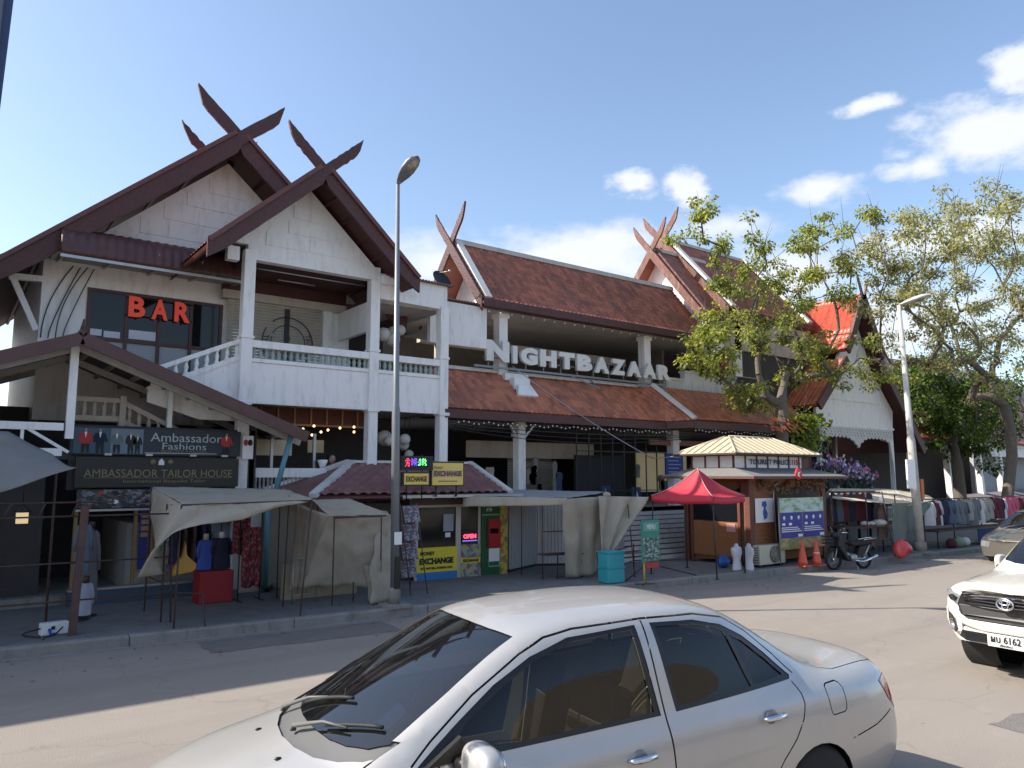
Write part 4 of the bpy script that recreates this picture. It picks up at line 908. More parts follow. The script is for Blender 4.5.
for k in range(4): m.box((3.17, 15.893, 1.3+k*.12), (3.30, 15.898, 1.38+k*.12))
m.obj('printed_mark', plain('orange_print', (.4, .2, .08)), o)
m = MB(); m.box((2.0, 15.7, .15), (4.3, 15.9, .40)); m.obj('glass_plinth', plain('blue_grey_glass', (.07, .10, .14), .15), ts); m = MB(); m.box((2.0, 15.68, .40), (4.3, 15.9, .44)); m.obj('sill', STEEL, ts)
m = MB()
for k in range(9): m.bar((-.4+k*.18, 15.95, .5), (-.34+k*.18, 15.95, 1.7), .012)
for zz in (.5, 1.1, 1.7): m.bar((-.6, 15.95, zz), (1.6, 15.95, zz), .02)
m.obj('window_bars', RUST, ts)
hl = thing('wall_lantern', 'small brass and glass lantern hanging in the dark shop front at far left', 'lantern', (1.02, 14.6, 1.8))
p = aY(22, 518, 14.6); m = MB(); m.cbox((p.x, p.y, p.z), (.16, .16, .18)); m.obj('body', mat('lit_lantern_glass', (.5, .42, .25), .4, emit=(.8, .6, .3), es=.4), hl)
m = MB(); m.lathe((p.x, p.y, p.z), [(.13, .09), (.05, .18), (.01, .22)], 8); m.cbox((p.x, p.y, p.z-.1), (.19, .19, .03)); m.tube([(p.x, p.y, p.z+.2), (p.x, p.y, 2.7)], .008, 4); m.obj('cap', DKMET, hl)

# ================= garments, mannequins =================
def garment(nm, c, w, h, m_, par=None, long_=False, seed=0, yd=(1, 0, 0), depth=.12, sleeves=True):
    """hanging shirt or dress with folds: closed grid around an elliptical section"""
    c = Vector(c); X_ = Vector(yd).normalized(); Z_ = Vector((0, 0, 1)); Y_ = Z_.cross(X_); n = 20; rows = 9; vs = []; fs = []
    for j in range(rows+1):
        t = j/rows
        ww = (.16+.84*min(1, t*6)) if t < .17 else (1-.16*math.sin(min(1, (t-.17)/.5)*math.pi) + (.25*(t-.5) if long_ and t > .5 else 0))
        for k in range(n):
            a = 2*math.pi*k/n; fold = 1+.10*math.sin(a*5+seed+t*2)*t
            vs.append(c - Z_*h*t + X_*(math.cos(a)*w/2*ww*fold) + Y_*(math.sin(a)*depth/2*(.5+.5*min(1, t*4))*fold))
    for j in range(rows):
        for k in range(n): fs.append((j*n+k, j*n+(k+1) % n, (j+1)*n+(k+1) % n, (j+1)*n+k))
    fs.append(tuple(range(n))); m = MB(); m.add(vs, fs, smooth=True)
    if sleeves:
        for s_ in (-1, 1):
            a = c+X_*(s_*w*.34)-Z_*h*.10; b = c+X_*(s_*w*.50)-Z_*h*.36; e = c+X_*(s_*w*(.50+.06*math.sin(seed)))-Z_*h*(.62+.06*math.cos(seed*2))
            m.tube([a-X_*s_*w*.1+Z_*h*.05, a, b, e], [depth*.15, depth*.34, depth*.30, depth*.26], 8)
    return m.obj(nm, m_, par)
SHIRTB = plain('blue_patterned_cloth', (.05, .10, .42), .85); LILAC = plain('pale_lilac_cloth', (.34, .35, .42), .85); GDRESS = plain('grey_dress_cloth', (.16, .15, .15), .9)
def dressform(lab, foot, colm, h, w, stand=.9, seed=0, name='dressed_mannequin', cat='mannequin', lng=False, neckm=None, grp=None):
    t = thing(name, lab, cat, foot, 0, grp); f = Vector(foot)
    garment('garment', f+Vector((0, 0, stand+h)), w, h, colm, t, lng, seed, depth=w*.5)
    MB().tube([f+Vector((0, 0, stand+h-.02)), f+Vector((0, 0, stand+h+.09))], [.05, .045], 10).obj('neck', neckm or DARKW, t)
    if stand > .2:
        MB().tube([f, f+Vector((0, 0, stand+.1))], .015, 6).obj('stand', DKMET, t); MB().lathe(f, [(.16, 0), (.15, .02), (.02, .04)], 12).obj('base', DKMET, t)
    return t
dressform('mannequin in a long grey gown behind the rusty post at left', (aZ(73, 604, .15).x, 14.5, .15), GDRESS, 1.2, .25, .25, 1, lng=True)
dressform('mannequin in a pale blue shirt just right of the grey gown', (aY(82, 560, 14.2).x, 14.2, .15), plain('pale_blue_cloth', (.13, .17, .22), .85), .8, .22, .75, 2)
dressform('child size mannequin in a white shirt over yellow trousers low beside the rusty post', (aY(86, 585, 13.85).x, 13.85, .15), LILAC, .52, .2, .12, 3)
# red display plinth with two jackets
rb = thing('red_display_box', 'dark red cloth covered display box under the cream tarpaulin', 'display box', (4.45, 14.7, .15))
c0 = aZ(193, 602, .15); c1 = aZ(232, 601, .15)
m = MB(); m.box((c0.x, 14.55, .15), (c1.x, 15.0, .72)); m.obj('box', RED, rb, bevel=.015)
dressform('headless form in a bright blue patterned shirt on the red box, left of two', (aY(205, 560, 14.75).x, 14.75, .72), SHIRTB, .56, .26, .02, 4, neckm=CREAM)
dressform('headless form in a navy jacket on the red box, right of two', (aY(219, 560, 14.75).x+.03, 14.75, .72), NAVY, .58, .34, .02, 5, neckm=WHT)
# hanging scarves and yellow bag
yb_ = thing('yellow_bag', 'mustard yellow cloth bag hanging by its strap under the cream tarpaulin', 'bag', (3.6, 13.2, 1.0))
p = aY(184, 562, 13.2); m = MB(); m.prism([(p.x-.22, p.z-.22), (p.x+.16, p.z-.16), (p.x+.20, p.z-.05), (p.x+.04, p.z+.10), (p.x, p.z+.35), (p.x-.05, p.z+.10), (p.x-.17, p.z-.06)], 13.15, 13.25)
m.obj('cloth', plain('mustard_cloth', (.48, .26, .06), .85), yb_, bevel=.03)
FLOR = poster_mat('red_floral_cloth', [(.22, .02, .03), (.12, .015, .02), (.3, .12, .12), (.05, .03, .04)], 20, 26, 4.1, .85)
sc_ = thing('scarf_rack', 'metal rack hung with dark red floral scarves at the right end of the red box', 'rack', (5.1, 14.6, .15))
p = aY(240, 520, 14.5)
def wavy(mb, a, b, zt, zb, amp=.03, fr_=14, seed=0, nu=24, nv=8, taper=1.):
    a, b = Vector(a), Vector(b); n = Vector((0, 0, 1)).cross((b-a).normalized())
    def f(u, v):
        q = a.lerp(b, .5+(u-.5)*(1+(taper-1)*v)); q = q + n*(amp*math.sin(u*fr_+seed+v*1.5)*(.4+.6*v)); q.z = zt+(zb-zt)*v+.02*math.sin(u*9+seed)*v; return q
    return mb.grid(f, nu, nv)
m = MB(); wavy(m, (p.x-.12, 14.5, 0), (p.x+.2, 14.5, 0), 1.85, 1.0, .03, 12); m.obj('scarf', FLOR, sc_, solid=.01)
m = MB(); wavy(m, (p.x+.03, 14.4, 0), (p.x+.38, 14.4, 0), 1.5, .4, .03, 16, 2); m.obj('scarf', FLOR, sc_, solid=.01)
m = MB()
for xx in (p.x+.0, p.x+.40): m.tube([(xx, 14.45, .15), (xx, 14.45, 1.9)], .012, 6); m.tube([(xx, 14.2, .17), (xx, 14.75, .17)], .012, 6)
m.tube([(p.x, 14.45, 1.88), (p.x+.4, 14.45, 1.88)], .012, 6); m.obj('frame', DKMET, sc_)
dk = thing('clothes_rail', 'rail of dark trousers and shirts in the shade left of the blue shirt', 'rack', (3.9, 14.8, .15))
for k in range(5):
    garment('garment', (3.55+k*.16, 15.0, 1.75), .42, .9, [NAVY, DARKW, plain('plum_cloth', (.07, .03, .05)), NAVY, GREYP][k], dk, False, k, (0, 1, 0), .1)
m = MB(); m.tube([(3.4, 15, 1.78), (4.4, 15, 1.78)], .012, 6); m.tube([(3.4, 15, .32), (3.4, 15, 1.78)], .012, 6); m.tube([(4.4, 15, .32), (4.4, 15, 1.78)], .012, 6); m.obj('frame', DKMET, dk)
# wall, light blue post beside the shop
wp = thing('service_wall', 'pale wall strip with a light blue pipe between the tailor shop and the exchange booth', 'wall', (5.6, 15.6, .15))
x1_ = aY(255, 560, 15.5).x; m = MB(); m.box((x1_-.3, 15.5, .15), (x1_+.12, 15.6, 2.0)); m.obj('panel', CREAM, wp)
m = MB(); m.box((x1_+.2, 15.65, .15), (7.6, 15.75, 1.9)); m.obj('wall', mat('buff_wall', (.30, .26, .20), .85, stain=.4), wp)
x2_ = aY(266, 560, 15.4).x; PBL = mat('light_blue_pipe', (.10, .24, .30), .5, stain=.3)
q0 = aY(272, 505, 15.1); q1 = aY(294, 425, 15.1)
m = MB(); m.tube([(x2_, 15.4, .15), (x2_, 15.4, 2.05)], .06, 10); m.tube([q0, q1], .055, 10); m.obj('pipe', PBL, wp)
gp = thing('pavement_plant', 'small dark weed growing at the foot of the buff wall', 'plant', tuple(aZ(268, 592, .15)))
random.seed(8); m = MB(); c = aZ(268, 592, .15)
for k in range(26):
    a = random.uniform(0, 6.28); l_ = random.uniform(.1, .3); d = Vector((math.cos(a), math.sin(a), random.uniform(.3, 1.3))).normalized(); s_ = d.cross(Vector((0, 0, 1))).normalized()*.03
    m.add([c, c+d*l_*.6+s_, c+d*l_, c+d*l_*.6-s_], [(0, 1, 2, 3)])
m.obj('leaves', mat('weed_leaf', (.03, .06, .02), .6, var=.4), gp)

# ================= tarpaulin stalls =================
def cloth(nm, A, B, C, D, m_, par, sag=.12, wr=.03, seed=0, nu=40, nv=26, edge=None, th=.006):
    """four corner points, sagging in the middle, wrinkled; edge(u, v) adds an offset vector"""
    A, B, C, D = map(Vector, (A, B, C, D))
    def f(u, v):
        p = A.lerp(B, u).lerp(D.lerp(C, u), v); s_ = 16*u*(1-u)*v*(1-v)
        q = p*2.3+Vector((seed*3.1, seed, 0)); nn = noise.noise(q)+.6*noise.noise(q*2.3)+.7*abs(noise.noise(Vector((q.x*3.1, q.y*3.1, q.z*.9))))
        p = p - Vector((0, 0, sag*s_)) + Vector((.5, .7, .5))*wr*nn
        if edge: p = p+Vector(edge(u, v))
        return p
    return MB().grid(f, nu, nv).obj(nm, m_, par, solid=th)
def poles(nm, par, segs, r=.014, m_=RUST):
    for a, b in segs: MB().tube([a, b], r, 6).obj(nm, m_, par)
t1 = thing('cream_tarp_stall', 'stall with a cream tarpaulin roof whose long front flap is blown out to the left', 'market stall', (4, 13.5, .15))
FL, FR_, BL, BR = aY(184, 506, 12.6), aY(314, 500, 12.6), aY(152, 487, 14.5), aY(285, 489, 14.5)
cloth('roof_sheet', FL, FR_, BR, BL, TARP, t1, .06, .03, 1)
LL = aY(137, 578, 12.5); LR = aY(240, 521, 12.55)
def fe(u, v): return (0, 0, 0)
# front flap: from the roof edge down to a curved hem
def flap():
    hem = [aY(137, 578, 12.35), aY(152, 551, 12.35), aY(172, 533, 12.4), aY(205, 524, 12.45), aY(240, 521, 12.5), aY(275, 508, 12.55), aY(303, 503, 12.58), aY(314, 501, 12.6)]
    top = [FL]+[FL.lerp(FR_, k/7) for k in range(1, 8)]
    def f(u, v):
        i = min(int(u*7), 6); g = u*7-i; a = top[i].lerp(top[i+1], g); b = hem[i].lerp(hem[i+1], g)
        p = a.lerp(b, v); p.y += .06*math.sin(v*math.pi)*math.sin(u*7); p = p+Vector((0, 1, .3))*(.03*noise.noise(p*3)+.03*abs(noise.noise(p*7)))*min(1, u*6); return p
    return MB().grid(f, 36, 10)
flap().obj('front_flap', TARP, t1, solid=.006)
def sideflap():
    top = [FL, BL]; hem = [aY(137, 578, 12.35), aY(170, 573, 13.4)]
    def f(u, v):
        a = top[0].lerp(top[1], u); b = hem[0].lerp(hem[1], u); p = a.lerp(b, v); p.x -= .12*math.sin(v*math.pi)*u; return p+Vector((1, 0, .2))*.03*noise.noise(p*3)*u
    return MB().grid(f, 14, 14)
sideflap().obj('side_flap', TARP, t1, solid=.006)
segs = [((3.03, 12.5, .15), (3.08, 12.62, 2.0)), ((3.0, 13.2, .15), (3.0, 13.2, 2.0)), ((3.12, 13.1, .15), (3.05, 13.1, 2.0)), ((5.05, 13.4, .15), (5.1, 13.4, 2.1)), ((4.92, 12.3, 0), (5.2, 12.6, 2.05)), ((3.0, 14.4, .15), (3.0, 14.4, 2.25)), ((5.3, 14.4, .15), (5.3, 14.4, 2.2)),
        ((3.0, 13.2, 1.9), (5.1, 13.4, 1.95)), ((3.0, 13.2, .75), (3.0, 14.4, .75)), ((2.95, 13.2, .62), (3.45, 12.6, .62)), ((3.45, 12.6, .62), (3.45, 12.3, .02)), ((3.08, 12.62, 2.0), (5.2, 12.6, 2.03)), ((3.0, 14.4, 2.2), (5.3, 14.4, 2.15))]
poles('frame_tube', t1, segs)
cgr = thing('folded_wire_rack', 'narrow folded wire display rack standing by the hanging cream sheet', 'rack', (5.05, 13.3, .15))
m = MB(); a = aZ(292, 604, .15)
for k in range(6): xx = a.x+k*.09; m.tube([(xx, a.y, .3), (xx, a.y, .95)], .008, 5)
for zz in (.3, .95): m.tube([(a.x, a.y, zz), (a.x+.45, a.y, zz)], .01, 5)
for xx in (a.x, a.x+.45): m.tube([(xx, a.y, .15), (xx, a.y, .97)], .012, 5)
m.obj('wires', STEEL, cgr)
t2 = thing('hanging_tarp_stall', 'stall closed by a cream sheet hanging to the ground beside the street lamp', 'market stall', (6, 13, .15))
FL2, FR2, BL2, BR2 = aY(329, 516, 13.0), aY(391, 515, 12.75), aY(312, 500, 14.2), aY(350, 499, 14.3)
cloth('roof_sheet', FL2, FR2, BR2, BL2, TARP, t2, .04, .02, 4)
b0, b1_ = aY(300, 590, 13.6), aY(378, 572, 13.0); b0.z = .42; b1_.z = .42
cloth('hanging_sheet', b0, b1_, FR2, FL2, TARP, t2, 0, .06, 6, 26, 16)
cloth('left_sheet', (5.35, 13.9, .35), b0, FL2, (5.45, 13.9, 1.95), TARP, t2, 0, .05, 9)
b2_ = aZ(372, 600, .15); b3 = aZ(385, 604, .15)
def bundle(u, v):
    top = FR2.lerp(BR2, u*.4); bot = Vector((b3.x-.05+u*.1, b3.y+.05+.3*u, .17)); p = top.lerp(bot, v); p.x += .03*math.sin(v*17); w = .10+.16*math.sin(v*2.6)
    return p+Vector((-w*math.sin(u*9), .5*w*math.cos(u*9), 0))+Vector((1, 1, 0))*.05*noise.noise(p*3.3)
MB().grid(bundle, 30, 22).obj('gathered_sheet', TARP, t2, solid=.006)
MB().box((5.3, 14.1, .15), (6.8, 14.2, .8)).obj('low_board', mat('buff_board', (.34, .29, .20), .8, stain=.4), t2)
poles('frame_tube', t2, [((5.8, 13.0, .15), (5.8, 13.0, 1.72)), ((6.6, 12.7, .15), (6.6, 12.72, 1.74)), ((5.98, 14.2, .15), (5.98, 14.2, 2)), ((6.5, 14.3, .15), (6.5, 14.3, 2)), ((5.8, 13.0, 1.7), (6.7, 12.72, 1.72)), ((6.3, 13.6, .5), (6.3, 13.2, .5)), ((6.3, 13.2, .5), (6.3, 13.2, .15))])
# far left rusty stall frame with grey tarpaulin
t0 = thing('rusty_stall_frame', 'rusty red stall frame with thick post and open trusses at the far left', 'market stall', (1.7, 12.9, .15))
m = MB(); m.bar((1.74, 12.93, .15), (1.80, 12.93, 2.0), .10, .10); m.obj('post', mat('worn_red_post', (.10, .055, .05), .8, var=.4, vs=6, stain=.5), t0)
zc_, zd = aY(40, 503, 13).z, aY(40, 513, 13).z
segs = [((-2, 13.0, zc_), (2.2, 13.0, zc_)), ((-2, 13.0, zd-.06), (3.0, 13.0, zd-.06)), ((-2, 12.95, aY(60, 563, 13).z), (3.0, 12.95, aY(60, 563, 13).z)), ((-2, 12.95, aY(60, 600, 13).z), (2.9, 12.95, aY(60, 600, 13).z-.02)), ((-1.5, 13.0, .15), (-1.5, 13.0, 2.3))]
for k in range(8): segs.append(((-1.3+k*.42, 13.0, zd-.05), (-1.22+k*.42, 13.0, zc_)))
poles('frame_tube', t0, segs, .013)
tg = thing('grey_tarp_canopy', 'drooping dark grey tarpaulin canopy at the left picture edge', 'canopy', (.5, 13.3, .15))
tip = aY(77, 467, 12.9)
def gt(u, v):
    a = Vector((-2.2, 12.8, 2.05)).lerp(Vector((-2.2, 14.0, 3.35)), v); b = aY(77, 467, 12.9).lerp(aY(52, 455, 14.0), v)
    mid = aY(0, 492, 12.85).lerp(aY(8, 432, 14.0), v)
    p = a.lerp(mid, min(1, u/.6)) if u < .6 else mid.lerp(b, (u-.6)/.4)
    p.z -= .06*math.sin(math.pi*v)*(1-abs(u-.5)); return p+Vector((.2, .2, 1))*.04*noise.noise(p*2)
MB().grid(gt, 30, 12).obj('sheet', TARPG, tg, solid=.008)
poles('support_pole', tg, [((.2, 13.4, .15), (.2, 13.4, 2.7)), ((1.5, 13.9, .15), (1.5, 13.9, 2.75))], .02)
# power box
pb = thing('cable_box', 'small white electrical box with black cable loops on the kerb', 'electrical box', (1.6, 13.0, .15))
c = aZ(52, 634, .15); m = MB(); m.cbox(c+Vector((.02, 0, .085)), (.36, .16, .17), .15); m.obj('box', WHT, pb, bevel=.012)
m = MB()
for k in (-.08, .0): m.cbox(c+Vector((k, -.085, .1)), (.05, .01, .05), .15)
m.obj('socket', BLKPAINT, pb)
pts = [c+Vector((-.16-.22*math.sin(t*3.1), -.1-.12*t, .1*(1-t)+.01)) for t in [i/12 for i in range(13)]]
e = aZ(33, 655, .01); MB().tube(pts+[c.lerp(e, .6)+Vector((0, 0, .0)), e], .011, 6).obj('cable', BLACK, pb)
MB().tube([c+Vector((.12, -.1, .1)), c+Vector((.0, -.28, .03)), c+Vector((-.14, -.36, .02)), e+Vector((.05, .1, 0))], .011, 6).obj('cable', BLACK, pb)
MB().tube([c+Vector((-.05, -.09, .09)), c+Vector((-.03, -.13, .02)), c+Vector((.03, -.12, .02))], .02, 6).obj('blue_plug', BLUE, pb)

# ================= money exchange booth =================
eb = thing('exchange_booth', 'money exchange booth with hipped maroon roof, yellow window banner and green door', 'booth', (9.8, 14.9, .15))
ya, yb2 = 14.98, 14.82
def by(x): return ya+(x-8.45)/(11.05-8.45)*(yb2-ya)
def bX(px, py=540): 
    r_ = ray(px, py); s_ = (yb2-ya)/(11.05-8.45); t_ = (ya-8.45*s_)/(r_.y-s_*r_.x); return r_.x*t_
def bz(px, py): 
    x = bX(px, py); return aX(px, py, x).z
xl, xr = bX(408), bX(505.5); zt_ = bz(415, 505)
m = MB(); m.prism([(xl-1.2, 17.2), (xl-1.2, 15.4), (xl, by(xl)+.12), (xr, by(xr)+.12), (xr, 17.2)], .15, zt_+.05, 'Z'); m.obj('wall', mat('booth_dark_wall', (.05, .045, .045), .6), eb)
ALU = mat('aluminium_frame', (.45, .44, .41), .45, metal=.3)
def pbox(nm, px0, px1, py0, py1, m_, par, off=0., th=.02, uv=False):
    x0, x1 = bX(px0, py1), bX(px1, py1); z1_, z0_ = bz((px0+px1)/2, py0), bz((px0+px1)/2, py1)
    k = MB(); k.slab([(x0, by(x0)-off, z0_), (x1, by(x1)-off, z0_), (x1, by(x1)-off, z1_), (x0, by(x0)-off, z1_)], -th if False else .02); return k.obj(nm, m_, par), (x0, x1, z0_, z1_)
GLS = mat('booth_window_glass', (.015, .017, .017), .08, spec=.3, var=.3, vs=1.5)
w1, _ = pbox('window', 416, 454, 507, 547, GLS, eb, .03); pbox('window', 459, 477, 507, 546, GLS, eb, .03)
for a in ((412.5, 416, 504, 584), (454, 459, 505, 578), (476.5, 479, 505, 545), (408, 479, 503.5, 507)): pbox('frame', *a, ALU, eb, .06)
ban, g = pbox('yellow_banner', 415.5, 455.5, 547, 572, YEL, eb, .065); by0 = lambda x, o: (x, by(x)-o)
pbox('blue_strip', 415.5, 455.5, 571.5, 579, plain('sky_blue_print', (.03, .2, .5)), eb, .065)
def btext(s_, pxc, pyc, w_, h_, nm, m_, par, off=.072, bold=.008):
    x = bX(pxc, pyc); text(s_, .2, .004, nm, m_, par, frame((x, by(x)-off-.003, bz(pxc, pyc)), (1, (yb2-ya)/2.6, 0)), fit=(w_, h_), bold=bold)
btext('MONEY', 426, 553.3, .36, .085, 'lettering', BLKP, ban); btext('EXCHANGE', 435, 560.5, .86, .14, 'lettering', BLKP, ban, bold=.012); btext('BUY AND SELL FOREIGN CASH', 435, 567.5, .8, .05, 'lettering', DARKW, ban)
PFL = poster_mat('flag_rate_poster', [(.3, .32, .18), (.42, .4, .15), (.12, .2, .3), (.35, .34, .3), (.3, .1, .08)], 6, 9, 1.3)
po_, _ = pbox('rate_poster', 459, 479, 544, 577, PFL, eb, .066); pbox('rate_poster_band', 459.5, 478.5, 557.5, 562.5, YEL, po_, .07); btext('EXCHANGE', 469, 560, .42, .07, 'lettering', BLKP, po_, .076)
pbox('window_notice', 442, 452, 514, 531, plain('grey_notice', (.3, .33, .38)), eb, .06); pbox('window_notice', 444, 449, 532.5, 537, WHT, eb, .06)
GDOOR = mat('green_door_paint', (.015, .10, .04), .4, stain=.2)
gd, _ = pbox('door', 479.5, 498, 505, 577, GDOOR, eb, .07); pbox('door_band', 480, 497.5, 514, 515.2, plain('pale_green', (.25, .45, .3)), gd, .075)
btext('ATM', 487, 509.5, .16, .08, 'lettering', WHT, gd, .08, .004)
ph_, _ = pbox('payphone', 484.5, 497.5, 519, 547, plain('payphone_red', (.40, .02, .03), .35), eb, .13); pbox('payphone_screen', 487, 495, 528, 533, GLASSD, ph_, .14); pbox('payphone_side', 484.6, 486, 519, 547, plain('payphone_dark_red', (.10, .01, .02)), ph_, .135)
pbox('white_notice', 487, 497.5, 548, 566, WHT, eb, .08); pbox('notice_foot', 487, 497, 561, 565.5, GREEN, eb, .084)
PYL = poster_mat('yellow_flag_column', [(.5, .4, .06), (.45, .36, .06), (.35, .2, .06), (.5, .42, .1), (.2, .15, .08)], 3, 16, 3.3); pbox('yellow_column', 498, 505.5, 504, 575, PYL, eb, .08)
od = thing('open_sign', 'red glowing open sign in the narrow booth window', 'sign', (bX(468), by(10)-.1, bz(468, 536)))
x0_ = bX(468, 536); o, _ = pbox('panel', 460.5, 476, 530, 541.5, BLKP, od, .06); NEON = mat('red_neon', (.8, .05, .08), .4, emit=(1, .05, .1), es=1.6)
text('OPEN', .2, .01, 'lettering', NEON, od, frame((x0_, by(x0_)-.075, bz(468, 536)), (1, -.06, 0)), fit=(.34, .10), bold=.01)
pbox('blue_border', 461, 475.5, 540, 541, plain('blue_neon', (.1, .15, .6), emit=(.15, .2, 1), es=.6), od, .07)
# booth roof: hipped corrugated maroon tile with white hip boards
BT = tile_mat('maroon_sheet_tile', (.27, .12, .11), (.19, .085, .08), .2, .3, .5, .3, .4)
eL = aY(313, 498, 14.6); eR = aY(508, 494, 14.6); ez = 2.03
A_, B_ = Vector((eL.x, 14.6, ez)), Vector((eR.x, 14.5, ez)); rl = aY(348, 462, 16.3); rr = aY(462, 476, 16.0); rz = 2.72
C_, D_ = Vector((rr.x+.3, 16.1, rz)), Vector((rl.x, 16.1, rz)); eL2 = Vector((eL.x-.9, 16.6, ez))
m = MB(); tile_roof(m, A_, B_, C_, D_, tu=.24, tv=.3, amp=.05, step=.035, ns=6); m.obj('roof', BT, eb)
m = MB(); m.slab([(A_.x-.9, 16.3, ez), A_, D_, (D_.x-.3, 16.6, rz)], .03); m.obj('roof_side', BT, eb)
verge(eb, [A_+Vector((-.02, -.03, .03)), D_+Vector((0, 0, .05))], .16, PWHITE, 'hip_board'); verge(eb, [Vector((A_.x-.75, 16.2, ez+.03)), D_+Vector((-.05, .1, .06))], .14, PWHITE, 'hip_board')
verge(eb, [D_+Vector((0, 0, .06)), C_+Vector((0, 0, .06))], .12, PWHITE, 'ridge_board', .06); verge(eb, [B_+Vector((0, 0, .04)), C_+Vector((0, 0, .06))], .14, PWHITE, 'hip_board')
m = MB(); m.slab([(8.0, 14.3, ez-.01), (11.0, 14.15, ez-.01), (11.0, 14.9, ez+.06), (8.0, 15.0, ez+.06)], .03); m.bar((7.9, 14.28, ez-.02), (11.0, 14.13, ez-.02), .04, .06)
for k in range(6): xx = 8.1+k*.57; m.bar((xx, 14.3, ez-.06), (xx, 14.95, ez-.1), .03)
m.obj('canopy', STEEL, eb)
m = MB(); m.prism([(8.3, 14.7), (11.0, 14.6), (11.0, 14.95), (8.3, 15.1)], zt_, ez-.05, 'Z'); m.obj('eave_wall', DARKW, eb)
verge(eb, [(5.9, 14.75, ez-.02), (8.0, 14.62, ez-.02)], .04, ALU, 'gutter', .05)
# signs on the booth roof
def bsign(nm, lab, px0, px1, py0, py1, Y_, m_, txt, tm, fit_, dy=0, frame_m=DKMET):
    a, b = aY(px0, py1, Y_), aY(px1, py0, Y_); a1 = aY(px1, py1, Y_); z0, z1 = (a.z+a1.z)/2, (aY(px0, py0, Y_).z+b.z)/2
    t = thing(nm, lab, 'sign', ((a.x+b.x)/2, Y_, z0))
    MB().box((a.x-.03, Y_, z0-.03), (b.x+.03, Y_+.1, z1+.03)).obj('case', frame_m, t); p_ = MB().box((a.x, Y_-.008, z0), (b.x, Y_-.001, z1)).obj('face', m_, t)
    return t, p_, a.x, b.x, z0, z1
YF = mat('yellow_sign_face', (.55, .42, .10), .5, var=.08, stain=.3, scol=(.4, .36, .2), emit=(.5, .4, .1), es=.08)
t, p_, xa_, xb_, z0, z1 = bsign('led_sign', 'black scrolling display sign with red, violet and green characters on the booth roof', 403, 432, 457.5, 469, 14.0, BLKP, '', None, None)
LR_, LV, LG = [mat(n_, c_, .5, emit=c_, es=1.1) for n_, c_ in (('led_red', (.9, .05, .12)), ('led_violet', (.2, .08, .8)), ('led_green', (.15, .8, .25)))]
def dots(pat, x, z, s_, m_):
    k = MB()
    for r_, row in enumerate(pat):
        for c_, ch in enumerate(row):
            if ch == '#': k.box((x+c_*s_, 13.985, z-r_*s_), (x+c_*s_+s_*.8, 13.991, z-r_*s_+s_*.8))
    k.obj('led_character', m_, p_)
W_ = xb_-xa_; s_ = (z1-z0)*.8/9; zt2 = z1-(z1-z0)*.16
dots(["..##..", ".#..#.", "#.##.#", "..#...", ".####.", "..#.#.", ".#..#.", "#..##."], xa_+W_*.06, zt2, s_, LR_)
dots(["#..###", "#.#..#", "##.##.", "#.#..#", "#.####", "##..#.", "#..#.#"], xa_+W_*.28, zt2, s_, LV)
dots(["..#", ".##", "..#", "#.#", "..#", ".##", "###"], xa_+W_*.5, zt2, s_, LG); dots([".##.#.", "#.###.", ".##.##", "###.#.", ".#.##.", "#.#..#", ".#..##"], xa_+W_*.62, zt2, s_, LG)
t, p_, xa_, xb_, z0, z1 = bsign('exchange_sign', 'small yellow exchange sign under the black display sign', 404, 428.5, 473.5, 484.5, 13.98, YF, '', None, None)
text('EXCHANGE', .2, .006, 'lettering', DARKW, p_, frame(((xa_+xb_)/2, 13.965, (z0+z1)/2), (1, 0, 0)), fit=((xb_-xa_)*.86, (z1-z0)*.5), bold=.006)
m = MB(); m.tube([(xb_-.12, 14.05, 1.95), (xb_-.12, 14.05, z1+.4)], .015, 6); m.tube([(xa_+.1, 14.05, 1.95), (xa_+.1, 14.05, z1+.3)], .015, 6); m.obj('mount', DKMET, t)
t, p_, xa_, xb_, z0, z1 = bsign('money_exchange_sign', 'larger faded yellow money exchange sign standing on the booth roof', 432, 463, 463, 485, 14.1, YF, '', None, None)
MB().box((xa_+.01, 14.088, z0+(z1-z0)*.36), (xb_-.05, 14.0915, z0+(z1-z0)*.68)).obj('faded_patch', plain('faded_sticker', (.55, .46, .35)), p_)
text('MONEY', .2, .006, 'lettering', GOLD, p_, frame((xa_+(xb_-xa_)*.2, 14.08, z0+(z1-z0)*.78), (1, 0, 0)), fit=((xb_-xa_)*.3, (z1-z0)*.12)); text('EXCHANGE', .2, .006, 'lettering', plain('faded_brown_letter', (.20, .09, .04)), p_, frame(((xa_+xb_)/2, 14.08, z0+(z1-z0)*.52), (1, 0, 0)), fit=((xb_-xa_)*.9, (z1-z0)*.24), bold=.01)
MB().box((xa_+.15, 14.088, z0+(z1-z0)*.14), (xb_-.15, 14.0915, z0+(z1-z0)*.2)).obj('small_print', GOLD, p_)
m = MB()
for xx in (xa_+.15, xb_-.12): m.tube([(xx, 14.18, 2.0), (xx, 14.18, z0)], .02, 6)
m.obj('mount', DKMET, t)
